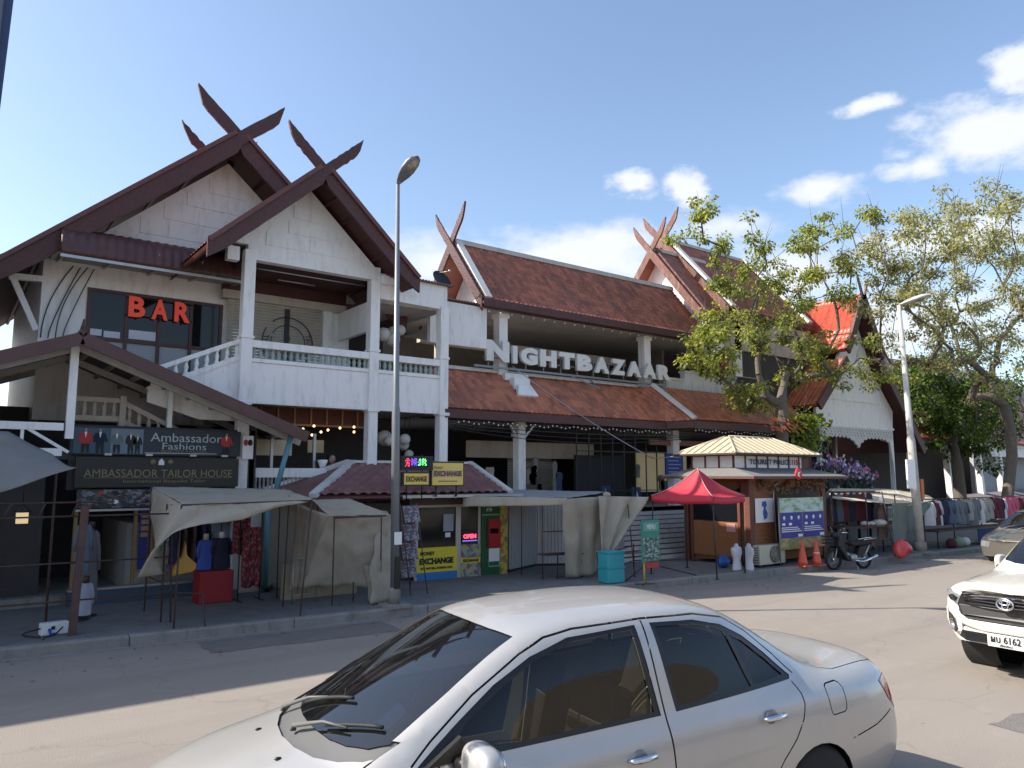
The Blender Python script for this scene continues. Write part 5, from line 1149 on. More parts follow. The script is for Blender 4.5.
# magazine rack by the lamp
mr = thing('postcard_rack', 'tall wire rack packed with magazines between the street lamp and the booth', 'rack', tuple(aZ(405, 590, .15)))
a = aY(400, 560, 13.6); b = aY(412, 560, 13.6); MG = poster_mat('magazine_covers', [(.06, .09, .12), (.18, .05, .09), (.25, .26, .28), (.04, .12, .12), (.3, .25, .2), (.12, .05, .12)], 7, 12, 7.7)
m = MB()
for k in range(4): z = .45+k*.36; m.slab([(a.x, 13.5-.03*k, z), (b.x+.05, 13.45-.03*k, z), (b.x+.05, 13.58-.03*k, z+.33), (a.x, 13.62-.03*k, z+.33)], .02)
m.obj('magazines', MG, mr)
m = MB()
for xx in (a.x-.02, b.x+.08): m.tube([(xx+.05, 13.2, .15), (xx, 13.6, 1.9)], .012, 6); m.tube([(xx, 13.8, .15), (xx, 13.6, 1.9)], .012, 6)
m.obj('frame', RUST, mr)

# ================= corrugated enclosure, tarp stall 3 =================
ce = thing('corrugated_enclosure', 'white corrugated metal enclosure between the booth and the hanging tarpaulin', 'enclosure', (12.5, 15.6, .15))
WCOR = mat('white_corrugated_metal', (.40, .42, .45), .5, metal=.1, var=.08, stain=.3)
def corr(mb, a, b, z0, z1, p=.09, amp=.015):
    a, b = Vector(a), Vector(b); L_ = (b-a).length; n = Vector((0, 0, 1)).cross((b-a).normalized())
    return mb.grid(lambda u, v: a.lerp(b, u)+n*(amp*(1 if math.sin(u*L_/p*math.pi*2) > 0 else -1))+Vector((0, 0, z0+(z1-z0)*v)), int(L_/p*6), 1, smooth=False)
m = MB(); corr(m, (11.2, 14.95, 0), (12.55, 15.55, 0), .2, 1.95); m.obj('panel', WCOR, ce, solid=.008)
m = MB(); corr(m, (12.55, 15.55, 0), (13.6, 14.9, 0), .2, 1.85); m.obj('panel', mat('brighter_corrugated_metal', (.58, .59, .60), .5, metal=.1, stain=.3), ce, solid=.008)
m = MB(); corr(m, (13.6, 14.9, 0), (15.2, 15.0, 0), .2, 1.85); m.obj('panel', WCOR, ce, solid=.008)
m = MB(); m.bar((11.2, 14.95, .17), (12.55, 15.55, .17), .06); m.bar((12.55, 15.55, .17), (13.6, 14.9, .17), .06); m.obj('base_rail', DKMET, ce)
t3 = thing('grey_roofed_stall', 'stall with grey sheet roof and two cream cloths knotted and hanging at its right', 'market stall', (12, 13.5, .15))
cloth('roof_sheet', aY(463, 496, 14.3), aY(567, 498, 12.9), aY(610, 492, 14.3), aY(500, 489, 15.6), mat('grey_roof_sheet', (.30, .30, .30), .8, stain=.4, var=.15), t3, .05, .03, 12)
cloth('edge_valance', aY(463, 507, 14.25), aY(567, 505, 12.87), aY(567, 498, 12.9), aY(463, 496, 14.3), TARP, t3, 0, .02, 13, 20, 4)
a0, a1, a2, a3 = aY(566, 578, 13.0), aY(597, 578, 13.1), aY(608, 496, 12.9), aY(563, 499, 12.9); a0.z = a1.z = .2
def hs1(u, v):
    p = a0.lerp(a1, u).lerp(a3.lerp(a2, u), v); p.y += .05*math.sin(u*15+v)*(1-v*.5); return p+Vector((.4, 1, 0))*.05*noise.noise(p*2.6)
MB().grid(hs1, 30, 22).obj('hanging_cloth', TARP, t3, solid=.006)
k0 = aY(606, 494, 12.7)
def hs2(u, v):
    # knotted curtain: narrow at the top left, one corner pulled out to the right
    top = aY(597, 496, 12.7).lerp(aY(646, 497, 12.6), u); bot = aY(599, 571, 12.6).lerp(aY(606, 560, 12.5), u)
    p = top.lerp(bot, v**(.85+.5*u)); s_ = math.sin(u*14+v*2)*.055*math.sin(min(1, v*1.5+.3)*2.2); return p+Vector((.2, -1, 0))*(s_+.04)+Vector((.5, 1, 0))*.05*noise.noise(p*3)
MB().grid(hs2, 34, 22).obj('knotted_cloth', TARP, t3, solid=.006)
MB().sphere(k0+Vector((0, -.03, -.02)), .09, 12, (1.2, .8, .7)).obj('knot', TARP, t3)
q = lambda px, py, Y_, dz=0: aY(px, py, Y_)+Vector((0, 0, dz))
f1 = aZ(531, 584, .15); 
sg = [((11.0, 13.4, .15), (11.0, 13.4, 1.95)), ((11.0, 13.4, 1.2), (13.2, 12.9, 1.2)), ((11.0, 13.4, .7), (11.9, 13.2, .7)), ((11.35, 13.3, .15), (11.35, 13.3, .7)), ((11.9, 13.1, .15), (11.9, 13.1, .7)), ((12.0, 12.6, .15), (12.0, 12.7, .75)), ((12.9, 12.4, .15), (12.9, 12.6, 1.95)), ((11.1, 14.3, .15), (11.1, 14.3, 2.0)), ((12.0, 12.6, .7), (13.1, 12.3, .7))]
poles('frame_tube', t3, sg, .013)
m = MB(); m.slab([(11.0, 13.2, .7), (11.95, 13.05, .7), (11.95, 13.5, .7), (11.0, 13.6, .7)], .02); m.obj('shelf', DARKW, t3)
for k in range(7):
    xx = 11.25+k*.14; garment('folded_cloth', (xx, 13.9, 1.97), .12, .14, [NAVY, BLKP, GREYP][k % 3], t3, False, k, (1, 0, 0), .1, False)
tb = thing('teal_crate', 'teal plastic crate stack on the kerb right of the hanging cloths', 'crate', (11.85, 12.05, .15))
cx_, cy_ = 11.88, 12.12
for k in range(2): MB().cbox((cx_, cy_, .15+.16+k*.325), (.46, .36, .31), -.1).obj('crate', TEAL, tb, bevel=.02)
m = MB(); m.cbox((cx_, cy_, .15+.33), (.49, .39, .03), -.1); m.cbox((cx_, cy_, .15+.655), (.49, .39, .03), -.1); m.obj('lid', TEAL, tb)
# stairs up to the hall
stn = thing('hall_steps', 'broad flight of pale stone steps with dark nosings beside the kiosk', 'steps', (16, 15.5, .15))
STN = mat('pale_step_stone', (.70, .66, .63), .8, var=.12, stain=.6, scol=(.25, .23, .22), ss=5); 
for k in range(11):
    y0 = 14.6+k*.19; z0 = .15+k*.123
    MB().box((14.6, y0, .15), (19.8, 16.6, z0+.110)).obj('step', STN, stn) if k == 0 else MB().box((14.6, y0, z0), (19.8, 16.6, z0+.110)).obj('step', STN, stn)
    MB().box((14.6, y0+.012, z0+.110), (19.8, 16.6, z0+.123)).obj('nosing', DARKW, stn) if k < 11 else None
# barrier rails by the steps
br_ = thing('steel_barrier', 'low dark steel barrier rails on the pavement by the green menu board', 'barrier', (12.9, 12.3, .15))
poles('rail', br_, [((12.2, 12.3, .15), (12.2, 12.3, .85)), ((12.2, 12.3, .8), (13.4, 12.9, .8)), ((13.4, 12.9, .15), (13.4, 12.9, .85)), ((12.2, 12.3, .45), (13.4, 12.9, .45)), ((13.4, 12.9, .45), (15.2, 12.4, .4)), ((12.3, 12.1, .15), (12.9, 12.0, .5)), ((12.9, 12.0, .5), (14.2, 11.7, .17))], .014, DKMET)
# green menu board
mn = thing('menu_board', 'tall narrow green board with photographs on a yellow and black post at the kerb', 'sign', (12.0, 11.4, .15))
a, b = aY(642.5, 562, 11.45), aY(659, 519.5, 11.45); MP = poster_mat('menu_photos', [(.03, .12, .10), (.2, .3, .28), (.02, .07, .07), (.35, .38, .36), (.08, .14, .12)], 9, 16, 5.1)
MB().box((a.x, 11.45, a.z), (b.x, 11.48, b.z)).obj('board', plain('menu_green', (.03, .22, .16)), mn)
MB().slab([(a.x+.03, 11.445, a.z+.03), (b.x-.03, 11.445, a.z+.03), (b.x-.03, 11.445, b.z-.38), (a.x+.03, 11.445, b.z-.38)], .004).obj('photo_panel', MP, mn)
o = MB().box((a.x+.03, 11.44, b.z-.24), (b.x-.03, 11.449, b.z-.05)).obj('title_panel', plain('pale_teal', (.10, .30, .26)), mn)
text('MENU', .2, .004, 'lettering', WHT, o, frame(((a.x+b.x)/2, 11.435, b.z-.145), (1, 0, 0)), fit=(.26, .1))
MB().tube([(a.x+.07, 11.47, .15), (a.x+.07, 11.47, a.z)], .02, 8).obj('post', plain('yellow_post', (.4, .3, .05)), mn); MB().box((a.x+.1, 11.44, a.z-.14), (b.x-.04, 11.48, a.z-.03)).obj('red_tag', REDP, mn)
m = MB(); m.tube([(a.x-.12, 11.35, .16), (a.x+.28, 11.6, .16)], .012, 5); m.tube([(a.x-.1, 11.6, .16), (a.x+.26, 11.35, .16)], .012, 5); m.obj('foot', DKMET, mn)
# ================= red canopy tent =================
rt = thing('red_canopy_tent', 'red pop up canopy tent on thin black legs left of the kiosk', 'canopy', (14.5, 11.9, .15))
cN = Vector((14.05, 11.03, 0)); th_ = R(11); ex, ey = Vector((math.cos(th_), math.sin(th_), 0)), Vector((-math.sin(th_), math.cos(th_), 0)); S_ = 1.62
cs = [cN, cN+ex*S_, cN+(ex+ey)*S_, cN+ey*S_]; apex = cN+(ex+ey)*S_/2+Vector((0, 0, 2.62)); ZE, ZV = 1.97, 1.83
RC = mat('red_canopy_cloth', (.48, .025, .045), .65, var=.06, stain=.2, scol=(.4, .02, .05)); m = MB()
for k in range(4):
    A, B = cs[k]+Vector((0, 0, ZE)), cs[(k+1) % 4]+Vector((0, 0, ZE))
    def f(u, v, A=A, B=B):
        e_ = A.lerp(B, u); p = e_.lerp(apex, v); p.z -= .16*math.sin(math.pi*v)*(.6+.4*math.sin(math.pi*u)) ; p.z -= .03*math.sin(math.pi*u)*(1-v); return p
    m.grid(f, 16, 12)
    m.grid(lambda u, v, A=A, B=B: A.lerp(B, u)+Vector((0, 0, (ZV-ZE)*(1-v)-.03*math.sin(math.pi*u)-.0)), 16, 2)
m.obj('canopy', RC, rt, solid=.005)
m = MB()
for k in range(4):
    p = cs[k]+Vector((0, 0, ZE)); m.tube([p.lerp(apex, t)-Vector((0, 0, .16*math.sin(math.pi*t)*.6-.012)) for t in [i/8 for i in range(9)]], .011, 5)
m.obj('seam', mat('pale_seam', (.5, .25, .25), .7), rt)
for k, off in enumerate(((.02, -.04), (-.02, 0), (0, 0), (-.06, .06))):
    c = cs[k]*1.0; inner = (cN+(ex+ey)*S_/2-c)*.04; MB().tube([c+inner+Vector((off[0], off[1], .15)), c+inner+Vector((0, 0, ZE))], .016, 6).obj('leg', DKMET, rt)
    MB().cbox(c+inner+Vector((off[0], off[1], .155)), (.09, .09, .01)).obj('foot', DKMET, rt)

# ================= police kiosk =================
kx0, ky0, kx1, ky1 = 16.72, 11.98, 20.1, 13.98
kk = thing('police_kiosk', 'brown timber police kiosk with two tier beige metal roof', 'kiosk', ((kx0+kx1)/2, (ky0+ky1)/2, .15))
BRICKW = mat('brown_board_wall', (.22, .085, .035), .65, var=.25, vs=7, bump=.3, bs=12); RW = mat('red_brown_timber', (.12, .038, .024), .6, var=.25)
m = MB(); m.box((kx0, ky0, .25), (kx1, ky1, 2.45)); wl_ = m.obj('wall', BRICKW, kk)
m = MB()
for k in range(18): z = .35+k*.115; m.box((kx0-.012, ky0-.012, z), (kx1+.01, ky1+.01, z+.100))
m.obj('boarding', BRICKW, wl_)
m = MB()
for (x, y) in ((kx0, ky0), (kx1, ky0), (kx0, ky1)): m.box((x-.09, y-.06, .15), (x+.09, y+.09, 2.45))
m.obj('corner_post', RW, kk)
m = MB(); m.box((kx0-.05, ky0+.35, 1.28), (kx0-.02, ky1-.25, 2.0)); m.obj('service_window', GLASSD, kk)
m = MB(); m.box((kx0-.07, ky0+.3, .35), (kx0-.04, ky1-.2, 1.25)); m.obj('side_panel', mat('varnished_panel', (.24, .10, .04), .5, var=.2, vs=5), kk)
m = MB(); m.box((kx0-.08, ky0+.25, .15), (kx0-.03, ky0+.33, 2.3)); m.box((kx0-.08, ky1-.22, .15), (kx0-.03, ky1-.14, 2.3)); m.box((kx0-.08, ky0+.25, 2.05), (kx0-.03, ky1-.14, 2.12)); m.obj('window_frame', RW, kk)
m = MB(); m.box((kx0-.09, ky0+.4, 1.0), (kx0-.075, ky0+.68, 1.22)); m.obj('notice', plain('pink_notice', (.5, .25, .25)), kk)
# lower roof
KR = mat('grey_shingle_roof', (.17, .16, .155), .8, var=.12, bump=.4, bs=20); KT = mat('beige_metal_roof', (.50, .42, .30), .55, var=.06, stain=.3, scol=(.35, .27, .18))
def hip(par, nm, o4, i4, zo, zi, mt, th=.05):
    m = MB(); O = [Vector((x, y, zo)) for x, y in ((o4[0], o4[1]), (o4[2], o4[1]), (o4[2], o4[3]), (o4[0], o4[3]))]; I = [Vector((x, y, zi)) for x, y in ((i4[0], i4[1]), (i4[2], i4[1]), (i4[2], i4[3]), (i4[0], i4[3]))]
    for k in range(4): m.slab([O[k], O[(k+1) % 4], I[(k+1) % 4], I[k]], th)
    return m.obj(nm, mt, par), O, I
bx = (16.65, 12.38, 20.15, 13.75)
o, O, I = hip(kk, 'lower_roof', (16.15, 11.42, 20.55, 14.45), bx, 2.45, 2.67, KR)
m = MB(); m.box((16.14, 11.41, 2.38), (20.56, 14.46, 2.42)); m.obj('soffit', RW, kk)
m = MB(); m.box((bx[0], bx[1], 2.6), (bx[2], bx[3], 3.03)); ub = m.obj('lantern_band', WHT, kk)
m = MB()
for k in range(8):
    x = bx[0]+k*(bx[2]-bx[0])/7.; m.box((x-.025, bx[1]-.02, 2.6), (x+.025, bx[1]+.02, 3.03))
for k in range(4): y = bx[1]+k*(bx[3]-bx[1])/3; m.box((bx[0]-.02, y-.025, 2.6), (bx[0]+.02, y+.025, 3.03))
m.box((bx[0]-.03, bx[1]-.03, 2.98), (bx[2]+.03, bx[3]+.03, 3.03)); m.box((bx[2]-.35, bx[1]-.015, 2.66), (bx[2]-.0, bx[1]+.0, 2.98)); m.obj('band_mullion', RW, ub)
o, O, I = hip(kk, 'upper_roof', (16.28, 12.03, 20.3, 14.1), (17.3, 12.98, 19.25, 13.1), 3.05, 3.53, KT, .04)
m = MB()
for k in range(15):
    x = 16.4+k*.27; zt2 = 3.53 if 17.3 <= x <= 19.25 else 3.05+.48*((x-16.28)/1.02 if x < 17.3 else (20.3-x)/1.05); yt2 = 12.03+(zt2-3.05)/.48*.95
    m.bar((x, 12.04, 3.065), (x, yt2, zt2+.012), .03, .03)
for k in range(8):
    y = 12.15+k*.25; f_ = min(1, (y-12.03)/.95 if y < 13.04 else (14.1-y)/1.0); m.bar((16.29, y, 3.065), (16.28+1.02*f_, y, 3.05+.48*f_+.012), .03, .03)
m.obj('roof_seam', KT, o); m = MB(); m.tube([O[0]+Vector((0, 0, .01)), I[0]+Vector((0, 0, .01))], .03, 6); m.tube([O[1], I[1]], .03, 6); m.tube([O[3], I[3]], .03, 6); m.tube([I[0], I[1]], .035, 6); m.obj('hip_cap', KT, o)
MB().box((16.26, 12.01, 3.0), (20.32, 14.12, 3.045)).obj('upper_fascia', DARKW, kk)
text('TOURIST POLICE', .2, .006, 'lettering', plain('police_blue', (.015, .03, .12)), ub, frame((18.25, bx[1]-.034, 2.83), (1, 0, 0)), fit=(1.90, .14), bold=.004)
text('1155', .2, .006, 'lettering', plain('police_red', (.42, .02, .03)), ub, frame((19.47, bx[1]-.034, 2.83), (1, 0, 0)), fit=(.40, .14), bold=.004)
p = aY(799, 474, 11.38); sr = thing('red_round_sign', 'small round red and white sign on the kiosk eave', 'sign', tuple(p)); MB().lathe(p, [(.15, 0), (.15, .03)], 20, 'Y').obj('disc', plain('sign_red', (.55, .04, .03)), sr)
m = MB(); m.prism([(p.x-.06, p.z-.05), (p.x+.03, p.z-.08), (p.x+.0, p.z), (p.x+.08, p.z+.07), (p.x-.05, p.z+.04)], p.y-.004, p.y-.001); m.obj('white_mark', WHT, sr)
# dried vine garland under the eave
VN = mat('dry_vine', (.18, .10, .05), .9, var=.5, vs=12); random.seed(21); m = MB()
for k in range(520):
    x = random.uniform(17.0, 20.1); z = 2.33-abs(random.gauss(0, .12))-(.2*math.exp(-((x-17.9)/.35)**2)); y = 11.9+random.uniform(-.1, .06); s_ = random.uniform(.03, .07); a = random.uniform(0, 6.28)
    d = Vector((math.cos(a), random.uniform(-.5, .5), math.sin(a)))*s_; e_ = Vector((-math.sin(a)*.5, random.uniform(-.4, .4), math.cos(a)*.5))*s_; c = Vector((x, y, z)); m.add([c-d, c+e_, c+d, c-e_], [(0, 1, 2, 3)])
m.obj('vine_garland', VN, kk)
m = MB(); m.tube([(17.75, 11.92, .5), (17.68, 11.92, 2.0), (17.75, 11.92, 2.2), (17.95, 11.92, 2.3)], .02, 6); m.obj('arch_trim', STEEL, kk)
m = MB(); m.box((17.8, ky0-.03, .5), (19.9, ky0-.015, 2.2)); m.obj('door_opening', DARKIN, kk)
a, b = aY(756, 523, 11.93), aY(773, 498, 11.93); wpz = thing('poster_with_map', 'white poster with a blue map shape on the kiosk corner wall', 'poster', ((a.x+b.x)/2, 11.9, a.z))
MB().box((a.x, 11.93, a.z), (b.x, 11.945, b.z)).obj('sheet', WHT, wpz); cx2, cz2 = (a.x+b.x)/2, (a.z+b.z)/2
m = MB(); m.prism([(cx2-.1, cz2+.22), (cx2+.05, cz2+.24), (cx2+.1, cz2+.15), (cx2+.03, cz2+.05), (cx2+.12, cz2-.08), (cx2+.08, cz2-.2), (cx2-.04, cz2-.24), (cx2-.08, cz2-.05), (cx2-.03, cz2+.08), (cx2-.12, cz2+.12)], 11.92, 11.929); m.obj('map_shape', plain('map_blue', (.05, .12, .40)), wpz)
# information banner
ib = thing('information_banner', 'banner with pale green landscape over blue panels standing before the kiosk front', 'banner', (18.6, 11.75, .3))
Yb_ = 11.62; a, b = aY(781, 548, Yb_), aY(823, 501, Yb_); zb0, zb1 = .55, 1.88
MB().box((a.x, Yb_, zb0), (b.x, Yb_+.03, zb1)).obj('sheet', poster_mat('orange_landscape', [(.5, .25, .12), (.45, .3, .15), (.12, .2, .06), (.5, .22, .12)], 4, 5, 2., smooth=True), ib)
MB().slab([(a.x+.01, Yb_-.004, 1.50), (b.x-.01, Yb_-.004, 1.50), (b.x-.01, Yb_-.004, zb1-.01), (a.x+.01, Yb_-.004, zb1-.01)], .003).obj('landscape_strip', poster_mat('green_landscape', [(.10, .22, .08), (.22, .36, .16), (.38, .52, .46), (.45, .58, .55)], 7, 3, 6., smooth=True), ib)
for k in range(2):
    xa2 = a.x+.02+k*(b.x-a.x)/2; xb2 = a.x-.02+(k+1)*(b.x-a.x)/2; o = MB().box((xa2, Yb_-.006, .84), (xb2, Yb_-.001, 1.5)).obj('blue_panel', plain('indigo_blue', (.03, .035, .25)), ib)
    m = MB()
    for j in range(3): m.lathe((xa2+(j+.5)*(xb2-xa2)/3, Yb_-.009, 1.36), [(.055, 0), (.055, .003)], 10, 'Y'); m.box((xa2+.04, Yb_-.0095, 1.0+.05*j), (xb2-.05-.08*j, Yb_-.0065, 1.02+.05*j))
    for j in range(2): m.box((xa2+.07+j*.3, Yb_-.0095, 1.17), (xa2+.2+j*.3, Yb_-.0065, 1.23))
    m.box((xb2-.22, Yb_-.0095, .86), (xb2-.02, Yb_-.0065, .93)); m.obj('printed_icons', WHT, o)
m = MB(); m.tube([(a.x, Yb_+.03, .15), (a.x, Yb_+.03, 1.9)], .015, 6); m.tube([(b.x, Yb_+.03, .15), (b.x, Yb_+.03, 1.9)], .015, 6); m.obj('frame', STEEL, ib)
# air conditioner
ac_ = thing('air_conditioner', 'cream outdoor air conditioner unit with round fan grille at the kiosk corner', 'air conditioner', (16.97, 12.0, .15))
a, b = aY(760, 560, 11.72), aY(785, 547, 11.72); xa2, xb2 = a.x, b.x; m = MB(); m.box((xa2, 11.72, .21), (xb2, 12.0, .70)); bd = m.obj('casing', mat('cream_metal', (.50, .48, .38), .45, stain=.2), ac_, bevel=.015)
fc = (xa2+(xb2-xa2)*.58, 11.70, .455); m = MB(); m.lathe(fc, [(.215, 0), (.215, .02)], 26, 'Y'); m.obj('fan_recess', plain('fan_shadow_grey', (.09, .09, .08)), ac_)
m = MB()
for r_ in (.21, .17, .13, .09, .05): ringm(m, fc[0], fc[2], r_-.006, r_, 11.69, 0, 360, 28)
for k in range(8): t_ = k*math.pi/4; m.bar((fc[0], 11.69, fc[2]), (fc[0]+.2*math.cos(t_), 11.69, fc[2]+.2*math.sin(t_)), .008)
m.obj('grille', mat('grille_beige', (.40, .38, .30), .5), ac_)
m = MB(); m.box((xa2+.05, 11.75, .15), (xa2+.12, 11.97, .21)); m.box((xb2-.12, 11.75, .15), (xb2-.05, 11.97, .21)); m.obj('feet', DKMET, ac_)
m = MB()
for k in range(7): m.box((xa2-.008, 11.76, .26+k*.06), (xa2+.002, 11.96, .285+k*.06))
m.obj('side_slots', plain('slot_grey', (.12, .12, .1)), ac_)
# mannequin torsos
def torso(c, rz, lab, s_=1.):
    t = thing('mannequin_torso', lab, 'mannequin', c, rz, 'white mannequin torsos')
    prof = [(0, .15, .10), (.05, .155, .105), (.14, .14, .095), (.24, .110, .08), (.34, .14, .09), (.42, .185, .10), (.50, .215, .09), (.545, .215, .08), (.57, .175, .07), (.585, .10, .06), (.60, .058, .052), (.65, .05, .05)]
    n = 18; vs = []; fs = []
    for (z, rx, ry) in prof:
        for k in range(n):
            a = 2*math.pi*k/n; bust = .02*max(0, math.sin(a))*math.exp(-((z-.40)/.06)**2); vs.append((rx*s_*math.cos(a), -(ry*math.sin(a)+bust)*s_, z*s_))
    for i in range(len(prof)-1):
        for k in range(n): fs.append((i*n+k, (i+1)*n+k, (i+1)*n+(k+1) % n, i*n+(k+1) % n))
    fs += [tuple(range(n)), tuple(range((len(prof)-1)*n, len(prof)*n))[::-1]]
    m = MB(); m.add(vs, fs, smooth=True); m.obj('body', plain('white_torso_plastic', (.62, .62, .66), .5), t, local=True); MB().lathe((0, 0, .65*s_), [(.02, 0), (.02, .02)], 8).obj('neck_cap', WHT, t, local=True)
torso((aZ(737, 570.5, .15).x, aZ(737, 570.5, .15).y, .15), R(5), 'wider white headless mannequin torso on the pavement, left of the pair', .98)
torso((aZ(749.5, 570.5, .15).x, aZ(749.5, 570.5, .15).y, .15), R(60), 'slimmer white headless mannequin torso on the pavement, right of the pair beside the air conditioner', .98)
bw = thing('blue_bag', 'blue plastic bag slumped behind the white torsos', 'bag', tuple(aZ(728, 568, .15)))
c = aZ(729, 568, .15)+Vector((0, .15, .14)); m = MB(); m.sphere(c, .2, 14, (1, .8, .75)); m.v = [v+Vector((1, 1, 1))*.05*noise.noise(v*6) for v in m.v]; m.obj('bag', plain('blue_plastic', (.02, .09, .35), .35), bw)
# cones
def cone(px, py, lab):
    c = aZ(px, py, .15); t = thing('traffic_cone', lab, 'traffic cone', tuple(c), group='orange traffic cones')
    MB().lathe(c, [(.13, .03), (.115, .12), (.035, .60), (.03, .62)], 16).obj('cone', plain('orange_cone', (.62, .10, .05), .5), t); m = MB(); m.cbox(c+Vector((0, 0, .015)), (.34, .34, .03)); m.obj('base', plain('orange_cone_base', (.5, .08, .05)), t)
    return t
cone(803, 566, 'plain orange traffic cone nearest the middle of the kiosk banner'); t = cone(817, 565, 'orange traffic cone with a pale band beside the motorbike')
c = aZ(817, 565, .15); MB().lathe(c, [(.086, .30), (.066, .40)], 16).obj('pale_band', WHT, t)

# ================= overhead cables, litter =================
oc = thing('overhead_cable', 'thin pale cable sagging from the big sign down to the blue notice board', 'cable', tuple(aY(512, 366, 16.8)))
def sagc(a, b, s_, n=14): return [a.lerp(b, i/n)-Vector((0, 0, s_*4*(i/n)*(1-i/n))) for i in range(n+1)]
MB().tube(sagc(aY(512, 366, 16.8), aY(652, 458, 15.0), .12), .014, 5).obj('cable', STEEL, oc); MB().tube(sagc(aY(652, 458, 15.0), aY(690, 452, 13.6), .05), .014, 5).obj('cable', STEEL, oc)
oc2 = thing('overhead_cable', 'dark bundle of cables slung under the skirt roof eave towards the bar building', 'cable', (12, 15.9, 3.7))
for k in range(3): MB().tube(sagc(Vector((10.1, 15.98+.03*k, 3.75-.05*k)), Vector((18.6, 15.4+.02*k, 3.7-.04*k)), .10+.08*k), .012, 5).obj('cable', DKMET, oc2)
random.seed(77); m = MB()
for k in range(420):
    x = random.uniform(0, 34); y = kerbY(x)+random.choice((-.12, -.3, .35, .9, -1.2))+random.gauss(0, .16); s_ = random.uniform(.015, .045); z = .012 if y < kerbY(x) else .165; a = random.uniform(0, 6.28)
    m.add([(x-s_*math.cos(a), y-s_*math.sin(a), z), (x+s_*.4*math.sin(a), y-s_*.4*math.cos(a), z+.01), (x+s_*math.cos(a), y+s_*math.sin(a), z), (x-s_*.4*math.sin(a), y+s_*.4*math.cos(a), z+.006)], [(0, 1, 2, 3)])
struct(m.obj('fallen_leaves', mat('dry_leaf_litter', (.16, .11, .06), .9, var=.6, vs=20)), 'stuff')
# ================= stall on the right, clothes racks =================
t4 = thing('cream_canopy_stall', 'clothes stall with sunlit cream canopy and grey green side sheet beside the leaning lamp', 'market stall', (22, 12, .15))
TARPL = mat('light_cream_tarpaulin', (.52, .46, .36), .8, var=.1, stain=.4, scol=(.35, .28, .2), bump=.3, bs=10)
fl, fr2, bl, br2 = aY(831, 498.5, 12.0), aY(910, 506, 11.3), aY(831, 488.5, 13.7), aY(893, 489, 13.2)
cloth('roof_sheet', fl, fr2, br2, bl, TARPL, t4, .05, .04, 2)
cloth('side_sheet', (fl.x+.05, 12.0, .7), (fl.x+.5, 13.6, .7), bl, fl, TARPL, t4, 0, .06, 5)
cloth('back_sheet', (fl.x+.3, 13.6, .9), (fr2.x, 13.4, .9), br2, bl, TARPG, t4, 0, .05, 8)
cloth('roof_tail', fr2, aY(935, 500, 11.6), aY(930, 496, 12.6), br2, TARPL, t4, .03, .03, 3, 14, 8)
g0, g1, g2, g3 = aY(896, 548, 11.3), aY(912, 541, 11.4), aY(931, 503, 11.6), aY(893, 503, 11.3)
def hs3(u, v):
    p = g0.lerp(g1, u).lerp(g3.lerp(g2, u), v); p.z += .28*u*(1-v); return p+Vector((.2, 1, 0))*(.05*math.sin(u*10+v*2)+.06*noise.noise(p*2))
MB().grid(hs3, 26, 18).obj('side_curtain', TARPGR, t4, solid=.006)
poles('frame_tube', t4, [((fl.x+.05, 12.0, .15), (fl.x+.05, 12.0, 2.0)), ((21.6, 11.5, .15), (21.6, 11.5, 1.98)), ((22.1, 11.0, .15), (22.15, 11.3, 2.0)), ((23.3, 11.5, .15), (23.3, 11.5, 1.9)), ((25.2, 11.6, .15), (25.2, 11.6, 1.8)),
      ((fl.x+.05, 11.9, 1.0), (22.1, 11.2, .98)), ((20.9, 11.7, .45), (22.1, 11.1, .45)), ((20.9, 11.7, .62), (22.1, 11.1, .62)), ((20.9, 11.7, .15), (20.9, 11.7, 1.0)), ((fl.x, 12.0, 1.98), (22.1, 11.33, 1.98))], .018)
m = MB(); m.slab([(20.6, 11.75, 1.0), (22.1, 11.25, 1.0), (22.1, 12.2, 1.0), (20.6, 12.6, 1.0)], .05); m.obj('table_top', RUST, t4)
for k, (px, py, s_) in enumerate(((866, 533, .18), (880, 530, .26), (872, 535, .14))):
    c = aY(px, py, 11.7); m = MB(); m.sphere((c.x, c.y, 1.06), s_, 10, (1, .8, .4)); m.v = [v+Vector((1, 1, 1))*.03*noise.noise(v*8) for v in m.v]
    o = m.obj('folded_clothes', mat('folded_white_cloth', (.55, .50, .45), .9), t4)
mm = thing('dressed_mannequin', 'white headed mannequin in a pink beige dress inside the cream canopy stall', 'mannequin', (21.6, 11.9, .15))
c = aY(881, 505, 11.9); garment('dress', c+Vector((0, 0, 0)), .42, 1.0, plain('pink_beige_cloth', (.30, .20, .17), .9), mm, True, 3, depth=.24, sleeves=False); MB().sphere(c+Vector((0, 0, .14)), .1, 14, (.85, .9, 1.2)).obj('head', WHT, mm); MB().tube([c, c+Vector((0, 0, .08))], .04, 8).obj('neck', WHT, mm)
MB().tube([(c.x, c.y, .15), (c.x, c.y, c.z-.5)], .02, 6).obj('stand', DKMET, mm)
COLS = [plain('cloth_grey', (.16, .17, .19), .9), plain('cloth_white', (.60, .58, .58), .9), plain('cloth_navy', (.02, .025, .06), .9), plain('cloth_slate', (.10, .12, .16), .9), plain('cloth_pink', (.55, .10, .18), .9), plain('cloth_maroon', (.10, .02, .03), .9), plain('cloth_beige', (.34, .31, .27), .9), plain('cloth_denim', (.07, .10, .2), .9)]
rk0 = thing('clothes_rail', 'rail of dark and red garments hanging at the back of the cream canopy stall', 'rack', (22.3, 12.6, .15))
for k in range(9): garment('garment', (20.9+k*.27, 12.5-.04*k, 1.95), .34, .85, COLS[(2, 0, 2, 3, 5, 2, 5, 5, 2)[k]], rk0, False, k, (1, -.1, 0), .1)
